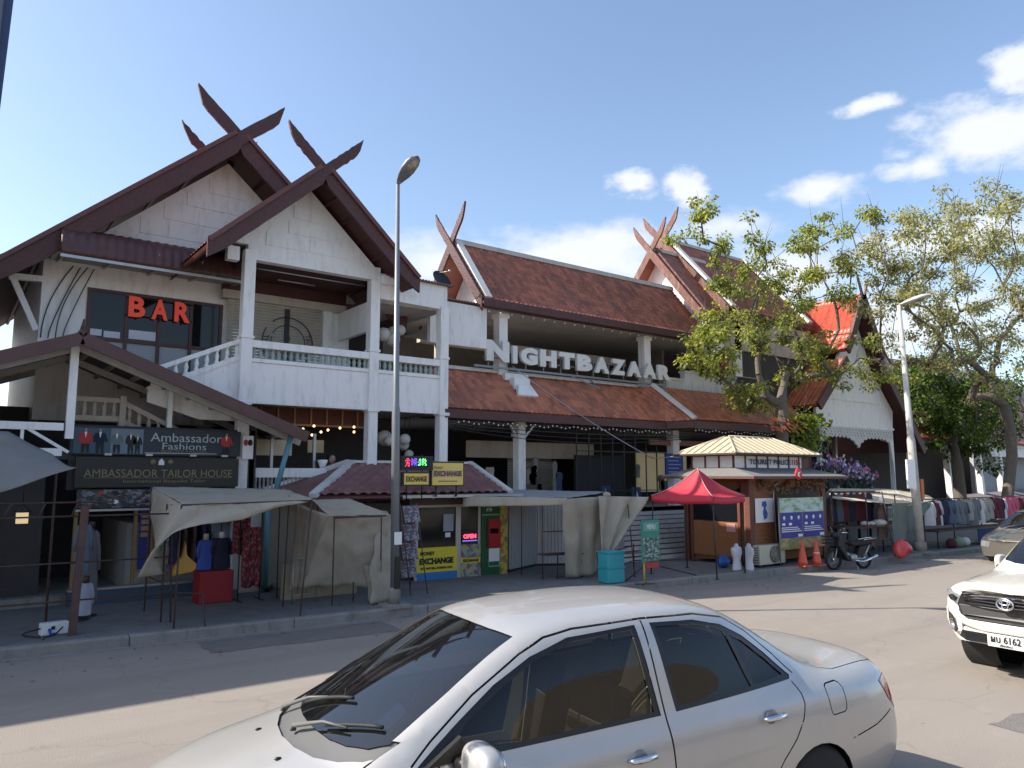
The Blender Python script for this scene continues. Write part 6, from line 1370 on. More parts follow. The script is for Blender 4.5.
MB().tube([(20.7, 12.55, 1.98), (23.4, 12.15, 1.98)], .015, 6).obj('rail', DKMET, rk0)
rk = thing('clothes_rail', 'long rail of grey, white and pink shirts along the kerb behind the dark car', 'rack', (28, 11.6, .15))
cs_ = [1, 5, 1, 2, 3, 7, 0, 0, 3, 6, 0, 0, 1, 6, 6, 5, 5, 2, 1, 4, 4, 4, 5, 4]
random.seed(4)
for k, ci in enumerate(cs_):
    xx = 25.6+k*.33; garment('garment', (xx, 11.6+random.uniform(-.05, .05), 1.66+random.uniform(-.03, .03)), .46, random.uniform(.7, .88), COLS[ci], rk, False, k, (.9, -.45, 0), .14)
m = MB(); m.tube([(25.2, 11.62, 1.69), (33.8, 11.55, 1.69)], .018, 6)
for xx in (25.3, 27.4, 29.6, 31.7, 33.7): m.tube([(xx, 11.6, .15), (xx, 11.6, 1.69)], .018, 6)
m.tube([(25.2, 11.4, .75), (33.8, 11.35, .75)], .015, 6); m.obj('frame', RUST, rk)
tb2 = thing('goods_table', 'low table of dark folded goods and a blue cloth under the long clothes rail', 'table', (28, 11.3, .15))
m = MB(); m.slab([(25.4, 11.2, .72), (31, 10.95, .72), (31, 11.7, .72), (25.4, 11.9, .72)], .04); m.obj('table_top', DARKW, tb2)
cloth('table_skirt', (28.0, 11.1, .17), (31, 10.92, .17), (31, 10.93, .7), (28.0, 11.11, .7), plain('blue_table_cloth', (.02, .04, .12), .9), tb2, 0, .04, 3, 20, 6)
for k, (xx, s_) in enumerate(((26.2, .2), (26.7, .25), (27.2, .2))): MB().sphere((xx, 11.2, .3), s_, 10, (1, .8, .8)).obj('bundle', [COLS[5], plain('pale_green_cloth', (.2, .28, .15)), COLS[1]][k], tb2)
m = MB()
for xx, yy in ((25.5, 11.3), (25.5, 11.8), (30.9, 11.0), (30.9, 11.6)): m.tube([(xx, yy, .15), (xx, yy, .7)], .02, 6)
m.obj('legs', DKMET, tb2)
rb2 = thing('red_plastic_bag', 'bulging translucent red plastic bag on the kerb by the stall curtain', 'bag', tuple(aZ(903, 558, .15)))
c = aZ(903, 558, .15); m = MB(); m.sphere(c+Vector((0, 0, .22)), .27, 22, (1.15, .9, .8)); m.v = [v+Vector((1, .6, 1.3))*(.13*noise.noise(v*3.5)+.05*noise.noise(v*11)) for v in m.v]; m.tube([c+Vector((-.12, 0, .36)), c+Vector((-.16, 0, .50)), c+Vector((-.02, 0, .46)), c+Vector((.08, 0, .36))], [.03, .012, .012, .03], 6); m.obj('bag', mat('red_plastic', (.6, .07, .07), .3, var=.25, vs=6), rb2)
# artificial flowers at the pavilion
fb = thing('flower_display', 'display of purple, pink and white artificial flowers at the pavilion entrance', 'flowers', (26, 15, 1.5))
random.seed(31)
for nm, cl_, n_ in (('white_flowers', (.6, .6, .62), 130), ('purple_flowers', (.20, .10, .30), 150), ('pink_flowers', (.45, .12, .22), 70), ('dark_foliage', (.03, .045, .03), 420)):
    m = MB()
    for k in range(n_):
        t = random.random(); c = aY(820+52*t, 462+16*t+random.gauss(0, 5)+(10 if nm[0] == 'd' else 0), 14.9)+Vector((0, random.uniform(-.3, .3), 0)); s_ = random.uniform(.04, .1)
        a = random.uniform(0, 3.14); d = Vector((math.cos(a), random.uniform(-.6, .6), math.sin(a)))*s_; e_ = Vector((-math.sin(a), random.uniform(-.6, .6), math.cos(a)))*s_; m.add([c-d, c-e_, c+d, c+e_], [(0, 1, 2, 3)])
    m.obj(nm, plain(nm, cl_, .7), fb)
c = aY(845, 478, 14.9); m = MB()
for k in range(5): m.tube([(c.x-1.6+k*.8, 14.9, 1.4+.2*(k % 2)), (c.x-1.6+k*.8, 14.9, .15)], .05, 6)
m.obj('stands', DKMET, fb)

# ================= trees =================
def leafmat(nm, c1, c2, tr=.35):
    m = bpy.data.materials.new(nm); m.use_nodes = True; t = m.node_tree; t.nodes.clear(); n = t.nodes.new; l = t.links.new
    g = n('ShaderNodeNewGeometry'); cr = n('ShaderNodeValToRGB'); e = cr.color_ramp.elements; e[0].color = (*c1, 1); e[1].color = (*c2, 1); e[0].position = .15; e[1].position = .95
    l(g.outputs['Random Per Island'], cr.inputs[0]); d = n('ShaderNodeBsdfPrincipled'); d.inputs['Roughness'].default_value = .5; d.inputs['Specular IOR Level'].default_value = .35; l(cr.outputs[0], d.inputs['Base Color'])
    tl_ = n('ShaderNodeBsdfTranslucent'); br = n('ShaderNodeMix'); br.data_type = 'RGBA'; br.blend_type = 'MULTIPLY'; br.inputs['Factor'].default_value = 1; l(cr.outputs[0], br.inputs['A']); br.inputs['B'].default_value = (2.2, 2.1, .9, 1); l(br.outputs['Result'], tl_.inputs[0])
    mx = n('ShaderNodeMixShader'); mx.inputs[0].default_value = tr; l(d.outputs[0], mx.inputs[1]); l(tl_.outputs[0], mx.inputs[2]); o = n('ShaderNodeOutputMaterial'); l(mx.outputs[0], o.inputs[0]); return m
BARK = mat('grey_brown_bark', (.12, .10, .08), .9, var=.35, vs=9, bump=.9, bs=16)
def tree(nm, lab, base, trunk, groups, Y0, dY, lm, seed, leafs=90, lsize=.16, clr=.5, tr0=.22, twig=0, cat='tree', grp='trees on the pavement', flat=1.):
    random.seed(seed); T = thing(nm, lab, cat, tuple(base), 0, grp); base = Vector(base)
    nodes = [base]+[Vector(p) for p in trunk]; par = [-1]+list(range(len(trunk))); targets = []
    for (px, py, rp, n_) in groups:
        c = aY(px, py, Y0); sc = (c-CAM).dot(FW)/F; r_ = rp*sc
        for k in range(n_):
            a, b, q = random.gauss(0, .5), random.gauss(0, .5), random.gauss(0, .5); targets.append(c+RT*a*r_+Vector((0, 0, b*r_*.9))+Vector((.3, 1, 0)).normalized()*q*dY)
    top = nodes[-1]; first = max(1, len(trunk)-2); targets.sort(key=lambda p: (p-top).length); tips = []
    for p in targets:
        best, bd = None, 1e9
        for i in range(first, len(nodes)):
            d = p-nodes[i]; cost = d.length*(1+.75*(1-max(-1, d.normalized().z)))+.10*(nodes[i]-top).length
            if cost < bd: bd, best = cost, i
        L_ = (p-nodes[best]).length; k = max(1, int(L_/.5)); a = nodes[best]; prev = best; pd = (a-nodes[par[best]]).normalized() if par[best] >= 0 else Vector((0, 0, 1))
        for j in range(1, k+1):
            t = j/k; q = a.lerp(p, t)+pd*L_*.22*math.sin(math.pi*t)*(1-t)+Vector([random.gauss(0, .05) for _ in range(3)])*(j < k)+Vector((0, 0, .10*L_*math.sin(math.pi*t)))
            nodes.append(q); par.append(prev); prev = len(nodes)-1
        tips.append(prev)
    cnt = [0]*len(nodes)
    for t in tips:
        i = t
        while i >= 0: cnt[i] += 1; i = par[i]
    tot_ = max(cnt); rad = [max(.009, tr0*(c/tot_)**.60) if c else .01 for c in cnt]; wood = MB(); trunkm = MB()
    for i in range(1, len(nodes)):
        j = par[i]; r0 = rad[i] if j >= len(trunk) and cnt[j] > 2.2*cnt[i] else rad[j]; r0 = min(r0, rad[i]*1.5) if j > len(trunk) else rad[j]*.88
        if i <= len(trunk):
            if i == 1: trunkm.tube([nodes[0], nodes[0].lerp(nodes[1], .08)]+nodes[1:len(trunk)+1], [rad[0]*1.5, rad[0]*1.1]+rad[1:len(trunk)+1], 14)
        else: wood.tube([nodes[j], nodes[i]], [r0, rad[i]], 5 if rad[i] < .04 else 7, cap=False)
    for k in range(twig):
        i = random.choice(tips); p = nodes[i]; d = Vector((random.gauss(0, .25), random.gauss(0, .25), 1)).normalized(); l_ = random.uniform(.5, 1.3); wood.tube([p, p+d*l_*.5, p+d*l_+Vector((random.gauss(0, .1), 0, 0))], [.012, .008, .004], 4)
    trunkm.obj('trunk', BARK, T); wood.obj('limbs', BARK, T)
    lv = MB()
    for t in tips:
        p = nodes[t]; n_ = int(leafs*random.uniform(.55, 1.3)); rr_ = clr*random.uniform(.7, 1.25)
        for k in range(n_):
            d = Vector([random.gauss(0, 1) for _ in range(3)]); d = d.normalized()*(random.random()**.5)*rr_; d.z *= .62*flat; c = p+d
            s_ = lsize*random.uniform(.6, 1.25); ax = (d.normalized()+Vector([random.gauss(0, .6) for _ in range(3)])-Vector((0, 0, .5))).normalized(); w_ = ax.cross(Vector([random.gauss(0, .5), random.gauss(0, .5), 1])).normalized()*s_*.30
            lv.add([c, c+ax*s_*.5+w_, c+ax*s_-Vector((0, 0, s_*.12)), c+ax*s_*.5-w_], [(0, 1, 2, 3)])
    lv.obj('crown', lm, T); return T
L1 = leafmat('olive_leaf', (.06, .095, .025), (.32, .33, .10), .48); L2 = leafmat('dry_olive_leaf', (.10, .11, .06), (.36, .35, .20), .45); L3 = leafmat('fresh_green_leaf', (.02, .045, .012), (.13, .19, .035), .35)
b = Vector((22.2, 14.55, .15))
tree('pavement_tree', 'tall loose crowned olive green tree rising behind the police kiosk', b, [aY(783, 470, 14.55), aY(782, 430, 14.55), aY(781, 405, 14.55), aY(783, 388, 14.55)],
     [(700, 222, 22, 9), (728, 250, 26, 11), (755, 262, 24, 11), (795, 250, 26, 11), (838, 228, 22, 10), (822, 262, 28, 11), (742, 285, 26, 11), (790, 290, 30, 14), (815, 300, 20, 6), (715, 315, 22, 9), (755, 318, 28, 15), (706, 352, 18, 11), (703, 335, 14, 6), (720, 365, 22, 10), (770, 345, 26, 11), (808, 335, 24, 10), (825, 352, 18, 6), (862, 262, 10, 4), (835, 378, 26, 10), (868, 372, 20, 8), (740, 392, 20, 9), (758, 400, 16, 6), (800, 372, 20, 8), (850, 265, 14, 5)],
     14.55, 1.5, L1, 5, leafs=100, lsize=.125, clr=.33, tr0=.20, twig=44)
b = aZ(1014, 520, .15); b = Vector((33.0, 12.2, .15))
tree('pavement_tree', 'large sparse tree with many visible limbs and dry olive leaves at the right edge', b, [aY(1012, 455, 12.2), aY(1010, 430, 12.2), aY(1004, 405, 12.2)],
     [(885, 245, 18, 10), (905, 225, 22, 12), (935, 245, 26, 16), (905, 270, 24, 13), (965, 215, 24, 13), (1000, 205, 24, 14), (975, 255, 28, 17), (1015, 245, 30, 17), (935, 285, 30, 18), (890, 300, 18, 8), (975, 300, 30, 18), (1020, 300, 30, 16), (915, 325, 26, 14), (955, 340, 28, 16), (1000, 345, 28, 14), (1050, 230, 36, 14), (1060, 320, 40, 14), (985, 385, 20, 7), (1090, 270, 40, 10), (930, 360, 20, 7)],
     12.2, 2.2, L2, 9, leafs=135, lsize=.12, clr=.44, tr0=.20, twig=70)
b = Vector((39.3, 16.2, .15))
tree('pavement_tree', 'dense fresh green bushy tree shading the pavement right of the leaning lamp', b, [aY(957, 465, 16.2), aY(955, 450, 16.2), aY(953, 435, 16.2)],
     [(925, 375, 20, 11), (950, 372, 26, 15), (985, 388, 24, 13), (922, 402, 18, 9), (945, 405, 30, 18), (985, 412, 26, 15), (940, 430, 20, 11), (965, 432, 26, 14), (1003, 402, 16, 7), (905, 378, 10, 3), (1000, 430, 16, 6)],
     16.2, 1.8, L3, 13, leafs=150, lsize=.20, clr=.66, tr0=.26)
vn = thing('climbing_vine', 'yellow green climbing vine with orange flowers round the foot of the tree behind the kiosk', 'plant', (23, 14.6, .15)); random.seed(17); m = MB(); fl_ = MB()
for k in range(900):
    c = aY(random.gauss(808, 7), random.uniform(415, 452), 14.9)+Vector((0, random.uniform(-.3, .3), 0)); s_ = random.uniform(.06, .14); a = random.uniform(0, 6.28); d = Vector((math.cos(a), random.uniform(-.6, .6), math.sin(a)))*s_; e_ = Vector((-math.sin(a)*.5, random.uniform(-.5, .5), math.cos(a)*.5))*s_; m.add([c-d, c-e_, c+d, c+e_], [(0, 1, 2, 3)])
for k in range(90):
    c = aY(random.gauss(785, 9), random.uniform(418, 432), 14.3); s_ = .05; fl_.add([c-Vector((s_, 0, 0)), c-Vector((0, s_, s_)), c+Vector((s_, 0, 0)), c+Vector((0, s_, s_))], [(0, 1, 2, 3)])
m.obj('leaves', leafmat('vine_leaf', (.05, .10, .01), (.30, .32, .04), .4), vn); fl_.obj('flowers', plain('orange_flower', (.6, .18, .06)), vn)
m = MB()
for k in range(3): m.tube([(24.0+.2*k, 14.9, .15), (24.1+.15*k, 14.85, 2), (23.9+.2*k, 14.9, 3.8)], .03, 5)
m.obj('stems', BARK, vn)

# ================= motorbike =================
w1c, w2c = aZ(834, 570, 0), aZ(864, 568.5, 0); dv = (w2c-w1c); WBs = dv.length; ang = math.atan2(dv.y, dv.x)
mb_ = thing('motorbike', 'black step through motorbike with a front basket parked at the kerb by the cones', 'motorbike', (w1c.x, w1c.y, 0), ang)
rw = .27; sW = WBs/1.15
def wheel(x, nm):
    m = MB(); prof = [(rw-.055, -.03), (rw-.02, -.035), (rw, -.015), (rw, .015), (rw-.02, .035), (rw-.055, .03), (rw-.055, -.03)]; m.lathe((x, 0, rw), prof[:-1]+[prof[0]], 26, 'Y'); m.f = m.f[:-2]; m.uv = m.uv[:-2]; m.sm = m.sm[:-2]
    o = m.obj(nm, BLACK, mb_, local=True); m = MB()
    n = 26; vs = []; 
    for k in range(14): a = k*math.pi/7; m.tube([(x+.03*math.cos(a+.4), .012*(-1)**k, rw+.03*math.sin(a+.4)), (x+(rw-.055)*math.cos(a), 0, rw+(rw-.055)*math.sin(a))], .0035, 4)
    m.lathe((x, 0, rw), [(.035, -.05), (.05, -.04), (.05, .04), (.035, .05)], 12, 'Y'); m.lathe((x, 0, rw), [(rw-.06, -.02), (rw-.05, -.02), (rw-.05, .02), (rw-.06, .02)], 26, 'Y'); m.f = m.f[:-2]; m.uv = m.uv[:-2]; m.sm = m.sm[:-2]; m.obj('rim', CHROME, o, local=True)
wheel(0, 'wheel'); wheel(WBs, 'wheel'); l_ = dict(local=True)
BP = mat('black_bike_paint', (.010, .011, .014), .5)
m = MB()
for s_ in (-.06, .06): m.tube([(0, s_, rw), (.10, s_, .62)], .016, 8)
m.obj('fork', STEEL, mb_, **l_)
m = MB(); m.prism([(-.20, .50), (-.1, .58), (.1, .57), (.22, .40), (.20, .36), (.05, .50), (-.12, .50)], -.05, .05); m.obj('front_fender', BP, mb_, bevel=.015, **l_)
m = MB(); m.prism([(.08, .60), (.14, .92), (.20, .93), (.30, .60), (.42, .36), (.55, .33), (.75, .42), (.80, .60), (1.25, .66), (1.30, .60), (.95, .42), (.62, .22), (.40, .22), (.25, .38)], -.10, .10); m.obj('body_shell', BP, mb_, bevel=.03, **l_)
m = MB(); m.prism([(.50, .66), (.55, .72), (.85, .70), (1.22, .76), (1.27, .70), (1.1, .64), (.6, .60)], -.12, .12); m.obj('seat', BLACK, mb_, bevel=.03, **l_)
m = MB(); m.prism([(.05, .60), (.13, .62), (.33, .30), (.28, .28)], -.2, .2); m.obj('leg_shield', BP, mb_, bevel=.02, **l_)
m = MB(); m.sphere((.08, 0, .90), .11, 12, (1, 1.2, .8)); m.obj('headlamp', BP, mb_, **l_); m = MB(); m.sphere((-.01, 0, .90), .07, 10, (.5, 1, .8)); m.obj('lamp_lens', GLASSD, mb_, **l_)
m = MB(); m.tube([(.22, -.30, .98), (.16, -.12, .97), (.14, 0, .94), (.16, .12, .97), (.22, .30, .98)], .012, 6)
for s_ in (-1, 1): m.tube([(.2, s_*.22, .99), (.16, s_*.26, 1.12)], .006, 4)
m.obj('handlebar', CHROME, mb_, **l_)
for s_ in (-1, 1): MB().sphere((.16, s_*.27, 1.14), .05, 8, (.3, 1, .7)).obj('mirror', BLACK, mb_, **l_)
m = MB()
for z in (.70, .78, .86): m.tube([(-.25, -.14, z), (-.25, .14, z), (.0, .14, z), (.0, -.14, z), (-.25, -.14, z)], .006, 4)
for x in (-.25, -.17, -.08, 0):
    for y in (-.14, .14): m.tube([(x, y, .68), (x, y, .88)], .005, 4)
for k in range(5): m.tube([(-.25, -.14+.07*k, .68), (0, -.14+.07*k, .68)], .005, 4); m.tube([(-.25, -.14+.07*k, .68), (-.25, -.14+.07*k, .88)], .005, 4)
m.obj('basket', DKMET, mb_, **l_)
m = MB(); m.lathe((.60, 0, .30), [(.08, -.14), (.11, -.10), (.11, .10), (.08, .14)], 12, 'Y'); m.tube([(.55, 0, .36), (.35, 0, .42)], .06, 10); m.obj('engine', STEEL, mb_, **l_)
m = MB(); m.tube([(.6, -.12, .24), (.85, -.14, .20), (1.3, -.16, .34)], [.02, .035, .045], 8); m.obj('exhaust', CHROME, mb_, **l_)
m = MB(); m.tube([(.7, .1, .28), (WBs, .09, rw)], .02, 6); m.tube([(.7, -.1, .28), (WBs, -.09, rw)], .02, 6); m.tube([(WBs-.05, -.1, rw+.05), (1.1, -.11, .62)], .022, 6); m.tube([(.62, -.1, .15), (.55, -.28, .02)], .01, 5); m.obj('swing_arm', STEEL, mb_, **l_)
m = MB(); m.prism([(.95, .60), (1.28, .66), (1.42, .50), (1.38, .48), (1.25, .6), (1.0, .52)], -.06, .06); m.obj('rear_fender', BP, mb_, bevel=.01, **l_); MB().sphere((1.33, 0, .63), .05, 8, (.6, 1.4, .8)).obj('tail_lamp', plain('tail_red', (.4, .02, .02), .3), mb_, **l_)
m = MB(); m.tube([(.95, -.1, .76), (1.35, -.1, .80), (1.35, .1, .80), (.95, .1, .76)], .01, 5); m.obj('grab_rail', CHROME, mb_, **l_)
# person at the terrace rail
pn_ = thing('person', 'person with dark hair in a blue shirt seated at the terrace rail of the restaurant', 'person', (6.9, 16.6, 1.55))
def skinfig(nm, pts, edges, rad_, m_, par, root=0, lvl=1):
    me = bpy.data.meshes.new(nm); im = MINV[par.name]; me.from_pydata([tuple(im@Vector(p)) for p in pts], edges, []); me.materials.append(m_); o = bpy.data.objects.new(nm, me); SC.collection.objects.link(o); o.parent = par; MINV[o.name] = MINV[par.name]
    o.modifiers.new('skin', 'SKIN'); sv = me.skin_vertices[0].data if me.skin_vertices else None
    if sv is None: bpy.context.view_layer.objects.active = o; bpy.ops.mesh.customdata_skin_add(); sv = me.skin_vertices[0].data
    for i, r_ in enumerate(rad_): sv[i].radius = (r_, r_) if not isinstance(r_, tuple) else r_; sv[i].use_root = (i == root)
    s_ = o.modifiers.new('sub', 'SUBSURF'); s_.levels = lvl; s_.render_levels = lvl+1; o.modifiers['skin'].use_smooth_shade = True; return o
hp = aY(332, 459, 16.45); X0, Y0_, Z0 = hp.x, 16.5, hp.z
P = [(X0-.05, Y0_, Z0-.95), (X0-.03, Y0_, Z0-.62), (X0, Y0_, Z0-.34), (X0, Y0_-.0, Z0-.20), (X0+.01, Y0_-.03, Z0-.12), (X0-.19, Y0_-.02, Z0-.30), (X0-.27, Y0_-.12, Z0-.52), (X0-.24, Y0_-.34, Z0-.42), (X0+.19, Y0_-.02, Z0-.30), (X0+.27, Y0_-.08, Z0-.55), (X0+.12, Y0_-.32, Z0-.52), (X0+.1, Y0_-.1, Z0-.98), (X0+.12, Y0_-.5, Z0-.98), (X0-.2, Y0_-.1, Z0-.98), (X0-.2, Y0_-.5, Z0-.98)]
E_ = [(0, 1), (1, 2), (2, 3), (3, 4), (2, 5), (5, 6), (6, 7), (2, 8), (8, 9), (9, 10), (0, 11), (11, 12), (0, 13), (13, 14)]
skinfig('body', P, E_, [.13, .13, .11, .05, .05, .06, .045, .035, .06, .045, .035, .09, .07, .09, .07], plain('person_blue_shirt', (.13, .20, .30), .85), pn_)
hd = MB().sphere((X0, Y0_-.04, Z0), .10, 18, (.82, .95, 1.18)); hd.sphere((X0, Y0_-.145, Z0-.01), .018, 6, (.8, 1, 1.3)); o = hd.obj('head', SKIN, pn_)
m = MB(); m.sphere((X0-.035, Y0_-.125, Z0+.02), .012, 6); m.sphere((X0+.035, Y0_-.125, Z0+.02), .012, 6); m.sphere((X0, Y0_-.128, Z0-.05), .014, 6, (1.6, .5, .5)); m.obj('face_features', BLKPAINT, o)
m = MB(); m.sphere((X0, Y0_-.005, Z0+.045), .112, 18, (.88, .98, 1.0)); m.obj('hair', plain('black_hair', (.012, .01, .01), .6), pn_)
for s_, tip_ in ((-1, (X0-.24, Y0_-.36, Z0-.40)), (1, (X0+.1, Y0_-.34, Z0-.52))):
    m = MB(); m.sphere(tip_, .042, 8, (.9, 1.2, .6))
    for k in range(4): m.tube([(tip_[0]-.03+.02*k, tip_[1]-.03, tip_[2]), (tip_[0]-.03+.02*k, tip_[1]-.085+.008*abs(k-1.5), tip_[2]-.012)], [.009, .007], 6)
    m.tube([(tip_[0]-.035*s_, tip_[1], tip_[2]), (tip_[0]-.055*s_, tip_[1]-.04, tip_[2]+.01)], [.010, .008], 6); m.obj('hand', SKIN, pn_)
cp = thing('white_paper_lamp', 'white cup shaped planter on the terrace rail beside the person in blue', 'planter', (X0-.3, 16.15, 2.62))
MB().lathe((X0-.36, 16.14, 2.62), [(.05, 0), (.07, .05), (.12, .18), (.11, .19)], 14).obj('cup', WHT, cp)
# string of lamps and shelf things in the restaurant
st = thing('festoon_lamps', 'string of warm glowing bulbs inside the dark restaurant under the balcony', 'string lights', (6.4, 17.3, 3.2))
WB_ = mat('warm_bulb', (.9, .7, .4), .4, emit=(1, .6, .25), es=2.5)
for (px, py) in ((283, 427), (314, 426), (312, 435), (328, 430), (340, 428), (354, 427), (354, 432), (321, 432), (303, 429)):
    p = aY(px, py, 16.95); MB().sphere(p, .03, 8).obj('bulb', WB_, st)
MB().tube([aY(270, 425, 17.2)+Vector((0, 0, .06)), aY(320, 427, 17.2)+Vector((0, 0, .06)), aY(360, 425, 17.2)+Vector((0, 0, .06))], .006, 4).obj('cable', DKMET, st)
# ================= vehicles =================
import bmesh
def pin(p, poly):
    x, y = p; c = False; n = len(poly); j = n-1
    for i in range(n):
        xi, yi = poly[i]; xj, yj = poly[j]
        if (yi > y) != (yj > y) and x < (xj-xi)*(y-yi)/(yj-yi)+xi: c = not c
        j = i
    return c
def region(bm, poly, proj, pred, pad=.03):
    """slice the faces along the polygon's edges (seen along one axis) and return the faces inside it"""
    n = len(poly)
    for i in range(n):
        a, b = poly[i], poly[(i+1) % n]; lo = (min(a[0], b[0])-pad, min(a[1], b[1])-pad); hi = (max(a[0], b[0])+pad, max(a[1], b[1])+pad); fs = []
        for f in bm.faces:
            if not pred(f): continue
            us = [proj(v.co) for v in f.verts]
            if max(u[0] for u in us) < lo[0] or min(u[0] for u in us) > hi[0] or max(u[1] for u in us) < lo[1] or min(u[1] for u in us) > hi[1]: continue
            fs.append(f)
        if not fs: continue
        es = {e for f in fs for e in f.edges}; vs = {v for f in fs for v in f.verts}; d = (b[0]-a[0], b[1]-a[1]); nn = (-d[1], d[0])
        if proj is PXZ: co, no = Vector((a[0], 0, a[1])), Vector((nn[0], 0, nn[1]))
        elif proj is PXY: co, no = Vector((a[0], a[1], 0)), Vector((nn[0], nn[1], 0))
        else: co, no = Vector((0, a[0], a[1])), Vector((0, nn[0], nn[1]))
        bmesh.ops.bisect_plane(bm, geom=list(vs)+list(es)+fs, plane_co=co, plane_no=no, dist=1e-6)
    return [f for f in bm.faces if pred(f) and pin(proj(f.calc_center_median()), poly)]
PXZ = lambda c: (c.x, c.z)
PXY = lambda c: (c.x, c.y)
PYZ = lambda c: (c.y, c.z)
def body_bm(stations, lvl=2):
    """stations: each a list of (x, y, z) from sill to centre line; mirrored, capped, subdivided"""
    m = MB(); n = len(stations[0]); w = 2*n-1; vs = []
    for st in stations: vs += [(x, -y, z) for x, y, z in st]+[(x, y, z) for x, y, z in st[-2::-1]]
    fs = []
    for i in range(len(stations)-1):
        for k in range(w-1): fs.append((i*w+k, (i+1)*w+k, (i+1)*w+k+1, i*w+k+1))
    for i, fl in ((0, False), (len(stations)-1, True)):
        for k in range(n-1):
            a, b, c, d = i*w+k, i*w+k+1, i*w+w-2-k, i*w+w-1-k
            q = (a, b, c, d) if b != c else (a, b, d); fs.append(q[::-1] if fl else q)
    me = bpy.data.meshes.new('tmp'); me.from_pydata(vs, [], fs); o = bpy.data.objects.new('tmp', me); SC.collection.objects.link(o)
    s = o.modifiers.new('s', 'SUBSURF'); s.levels = lvl; s.render_levels = lvl; dg = bpy.context.evaluated_depsgraph_get(); dg.update()
    bm = bmesh.new(); bm.from_mesh(o.evaluated_get(dg).to_mesh()); bpy.data.objects.remove(o); bpy.data.meshes.remove(me)
    bmesh.ops.recalc_face_normals(bm, faces=bm.faces); bm.normal_update()
    global NBV, NTR
    from mathutils.bvhtree import BVHTree
    bm.faces.ensure_lookup_table(); NBV = BVHTree.FromBMesh(bm); NTR = [[(v.co.copy(), v.normal.copy()) for v in f.verts] for f in bm.faces]
    return bm
def NRM(co):
    _, n, i, _ = NBV.find_nearest(co)
    if i is None: return Vector((0, 0, 1))
    r = Vector(); 
    for c, nv in NTR[i]: r += nv*(1/((c-co).length_squared+1e-5))
    return r.normalized()
def setn(me, S=1.):
    me.normals_split_custom_set_from_vertices([NRM(v.co/S) for v in me.vertices])
def take(bm, faces, off=0.):
    """lift faces out of the shell into their own vertex lists, moved along the normals"""
    bm.normal_update(); vm = {}; V_ = []; F_ = []; 
    for f in faces:
        q = []
        for v in f.verts:
            if v.index not in vm or vm[v.index][0] is not v: vm[v.index] = (v, len(V_)); V_.append(v.co+NRM(v.co)*off)
            q.append(vm[v.index][1])
        F_.append(q)
    bmesh.ops.delete(bm, geom=faces, context='FACES'); return V_, F_
def mk(nm, V_, F_, m_, par, S=1.):
    me = bpy.data.meshes.new(nm); me.from_pydata([tuple(v*S) for v in V_], [], F_); me.polygons.foreach_set('use_smooth', [True]*len(F_)); me.materials.append(m_); me.update(); setn(me, S)
    o = bpy.data.objects.new(nm, me); SC.collection.objects.link(o); o.parent = par; MINV[o.name] = MINV.get(par.name, Matrix()); return o
def pull(bm, poly, proj, pred, off, nm, m_, par, S):
    for v in bm.verts: pass
    f = region(bm, poly, proj, pred); bm.verts.index_update(); V_, F_ = take(bm, f, off)
    return mk(nm, V_, F_, m_, par, S) if F_ else None
def strip(pts, w):
    out = []
    for a, b in zip(pts[:-1], pts[1:]):
        d = Vector((b[0]-a[0], b[1]-a[1])); d.normalize(); n = Vector((-d.y, d.x))*w/2; e = d*w*.3
        out.append([(a[0]+n.x-e.x, a[1]+n.y-e.y), (b[0]+n.x+e.x, b[1]+n.y+e.y), (b[0]-n.x+e.x, b[1]-n.y+e.y), (a[0]-n.x-e.x, a[1]-n.y-e.y)])
    return out
def circ(cx, cz, r, n=28): return [(cx+r*math.cos(2*math.pi*k/n), cz+r*math.sin(2*math.pi*k/n)) for k in range(n)]
CGLASS = bpy.data.materials.new('tinted_car_glass'); CGLASS.use_nodes = True; t = CGLASS.node_tree; b_ = t.nodes['Principled BSDF']; b_.inputs['Base Color'].default_value = (.008, .009, .01, 1); b_.inputs['Roughness'].default_value = .03; b_.inputs['IOR'].default_value = 2.1; b_.inputs['Coat Weight'].default_value = .3; b_.inputs['Coat Roughness'].default_value = .02
tr_ = t.nodes.new('ShaderNodeBsdfTransparent'); tr_.inputs[0].default_value = (.45, .47, .46, 1); mx_ = t.nodes.new('ShaderNodeMixShader'); mx_.inputs[0].default_value = .32; t.links.new(b_.outputs[0], mx_.inputs[1]); t.links.new(tr_.outputs[0], mx_.inputs[2]); t.links.new(mx_.outputs[0], t.nodes['Material Output'].inputs[0])
SGLASS = CGLASS.copy(); SGLASS.name = 'tinted_side_glass'; SGLASS.node_tree.nodes['Principled BSDF'].inputs['IOR'].default_value = 1.55; SGLASS.node_tree.nodes['Principled BSDF'].inputs['Coat Weight'].default_value = .15
for n_ in SGLASS.node_tree.nodes:
    if n_.type == 'BSDF_TRANSPARENT': n_.inputs[0].default_value = (.5, .52, .5, 1)
GAP = mat('door_gap_black', (.01, .01, .01), .8, var=0); TRIM = mat('black_window_trim', (.015, .015, .016), .35, var=0)
SILVER = mat('silver_car_paint', (.50, .485, .46), .40, metal=.5, var=.05, vs=2, coat=.85, stain=.25, scol=(.40, .37, .33), ss=3)
TYRE = mat('tyre_rubber', (.02, .02, .02), .85, var=.1); ALLOY = mat('alloy_wheel', (.45, .45, .46), .3, metal=.9, var=.03)
LENSR = mat('red_tail_lens', (.38, .012, .02), .12, var=.1, coat=1.); LENSC = mat('clear_headlamp_lens', (.45, .47, .5), .08, metal=.6, var=.3, vs=14, coat=1.)
SEAT = mat('beige_seat_fabric', (.30, .26, .19), .9, var=.2); DASH = mat('dark_dashboard', (.03, .03, .03), .7)
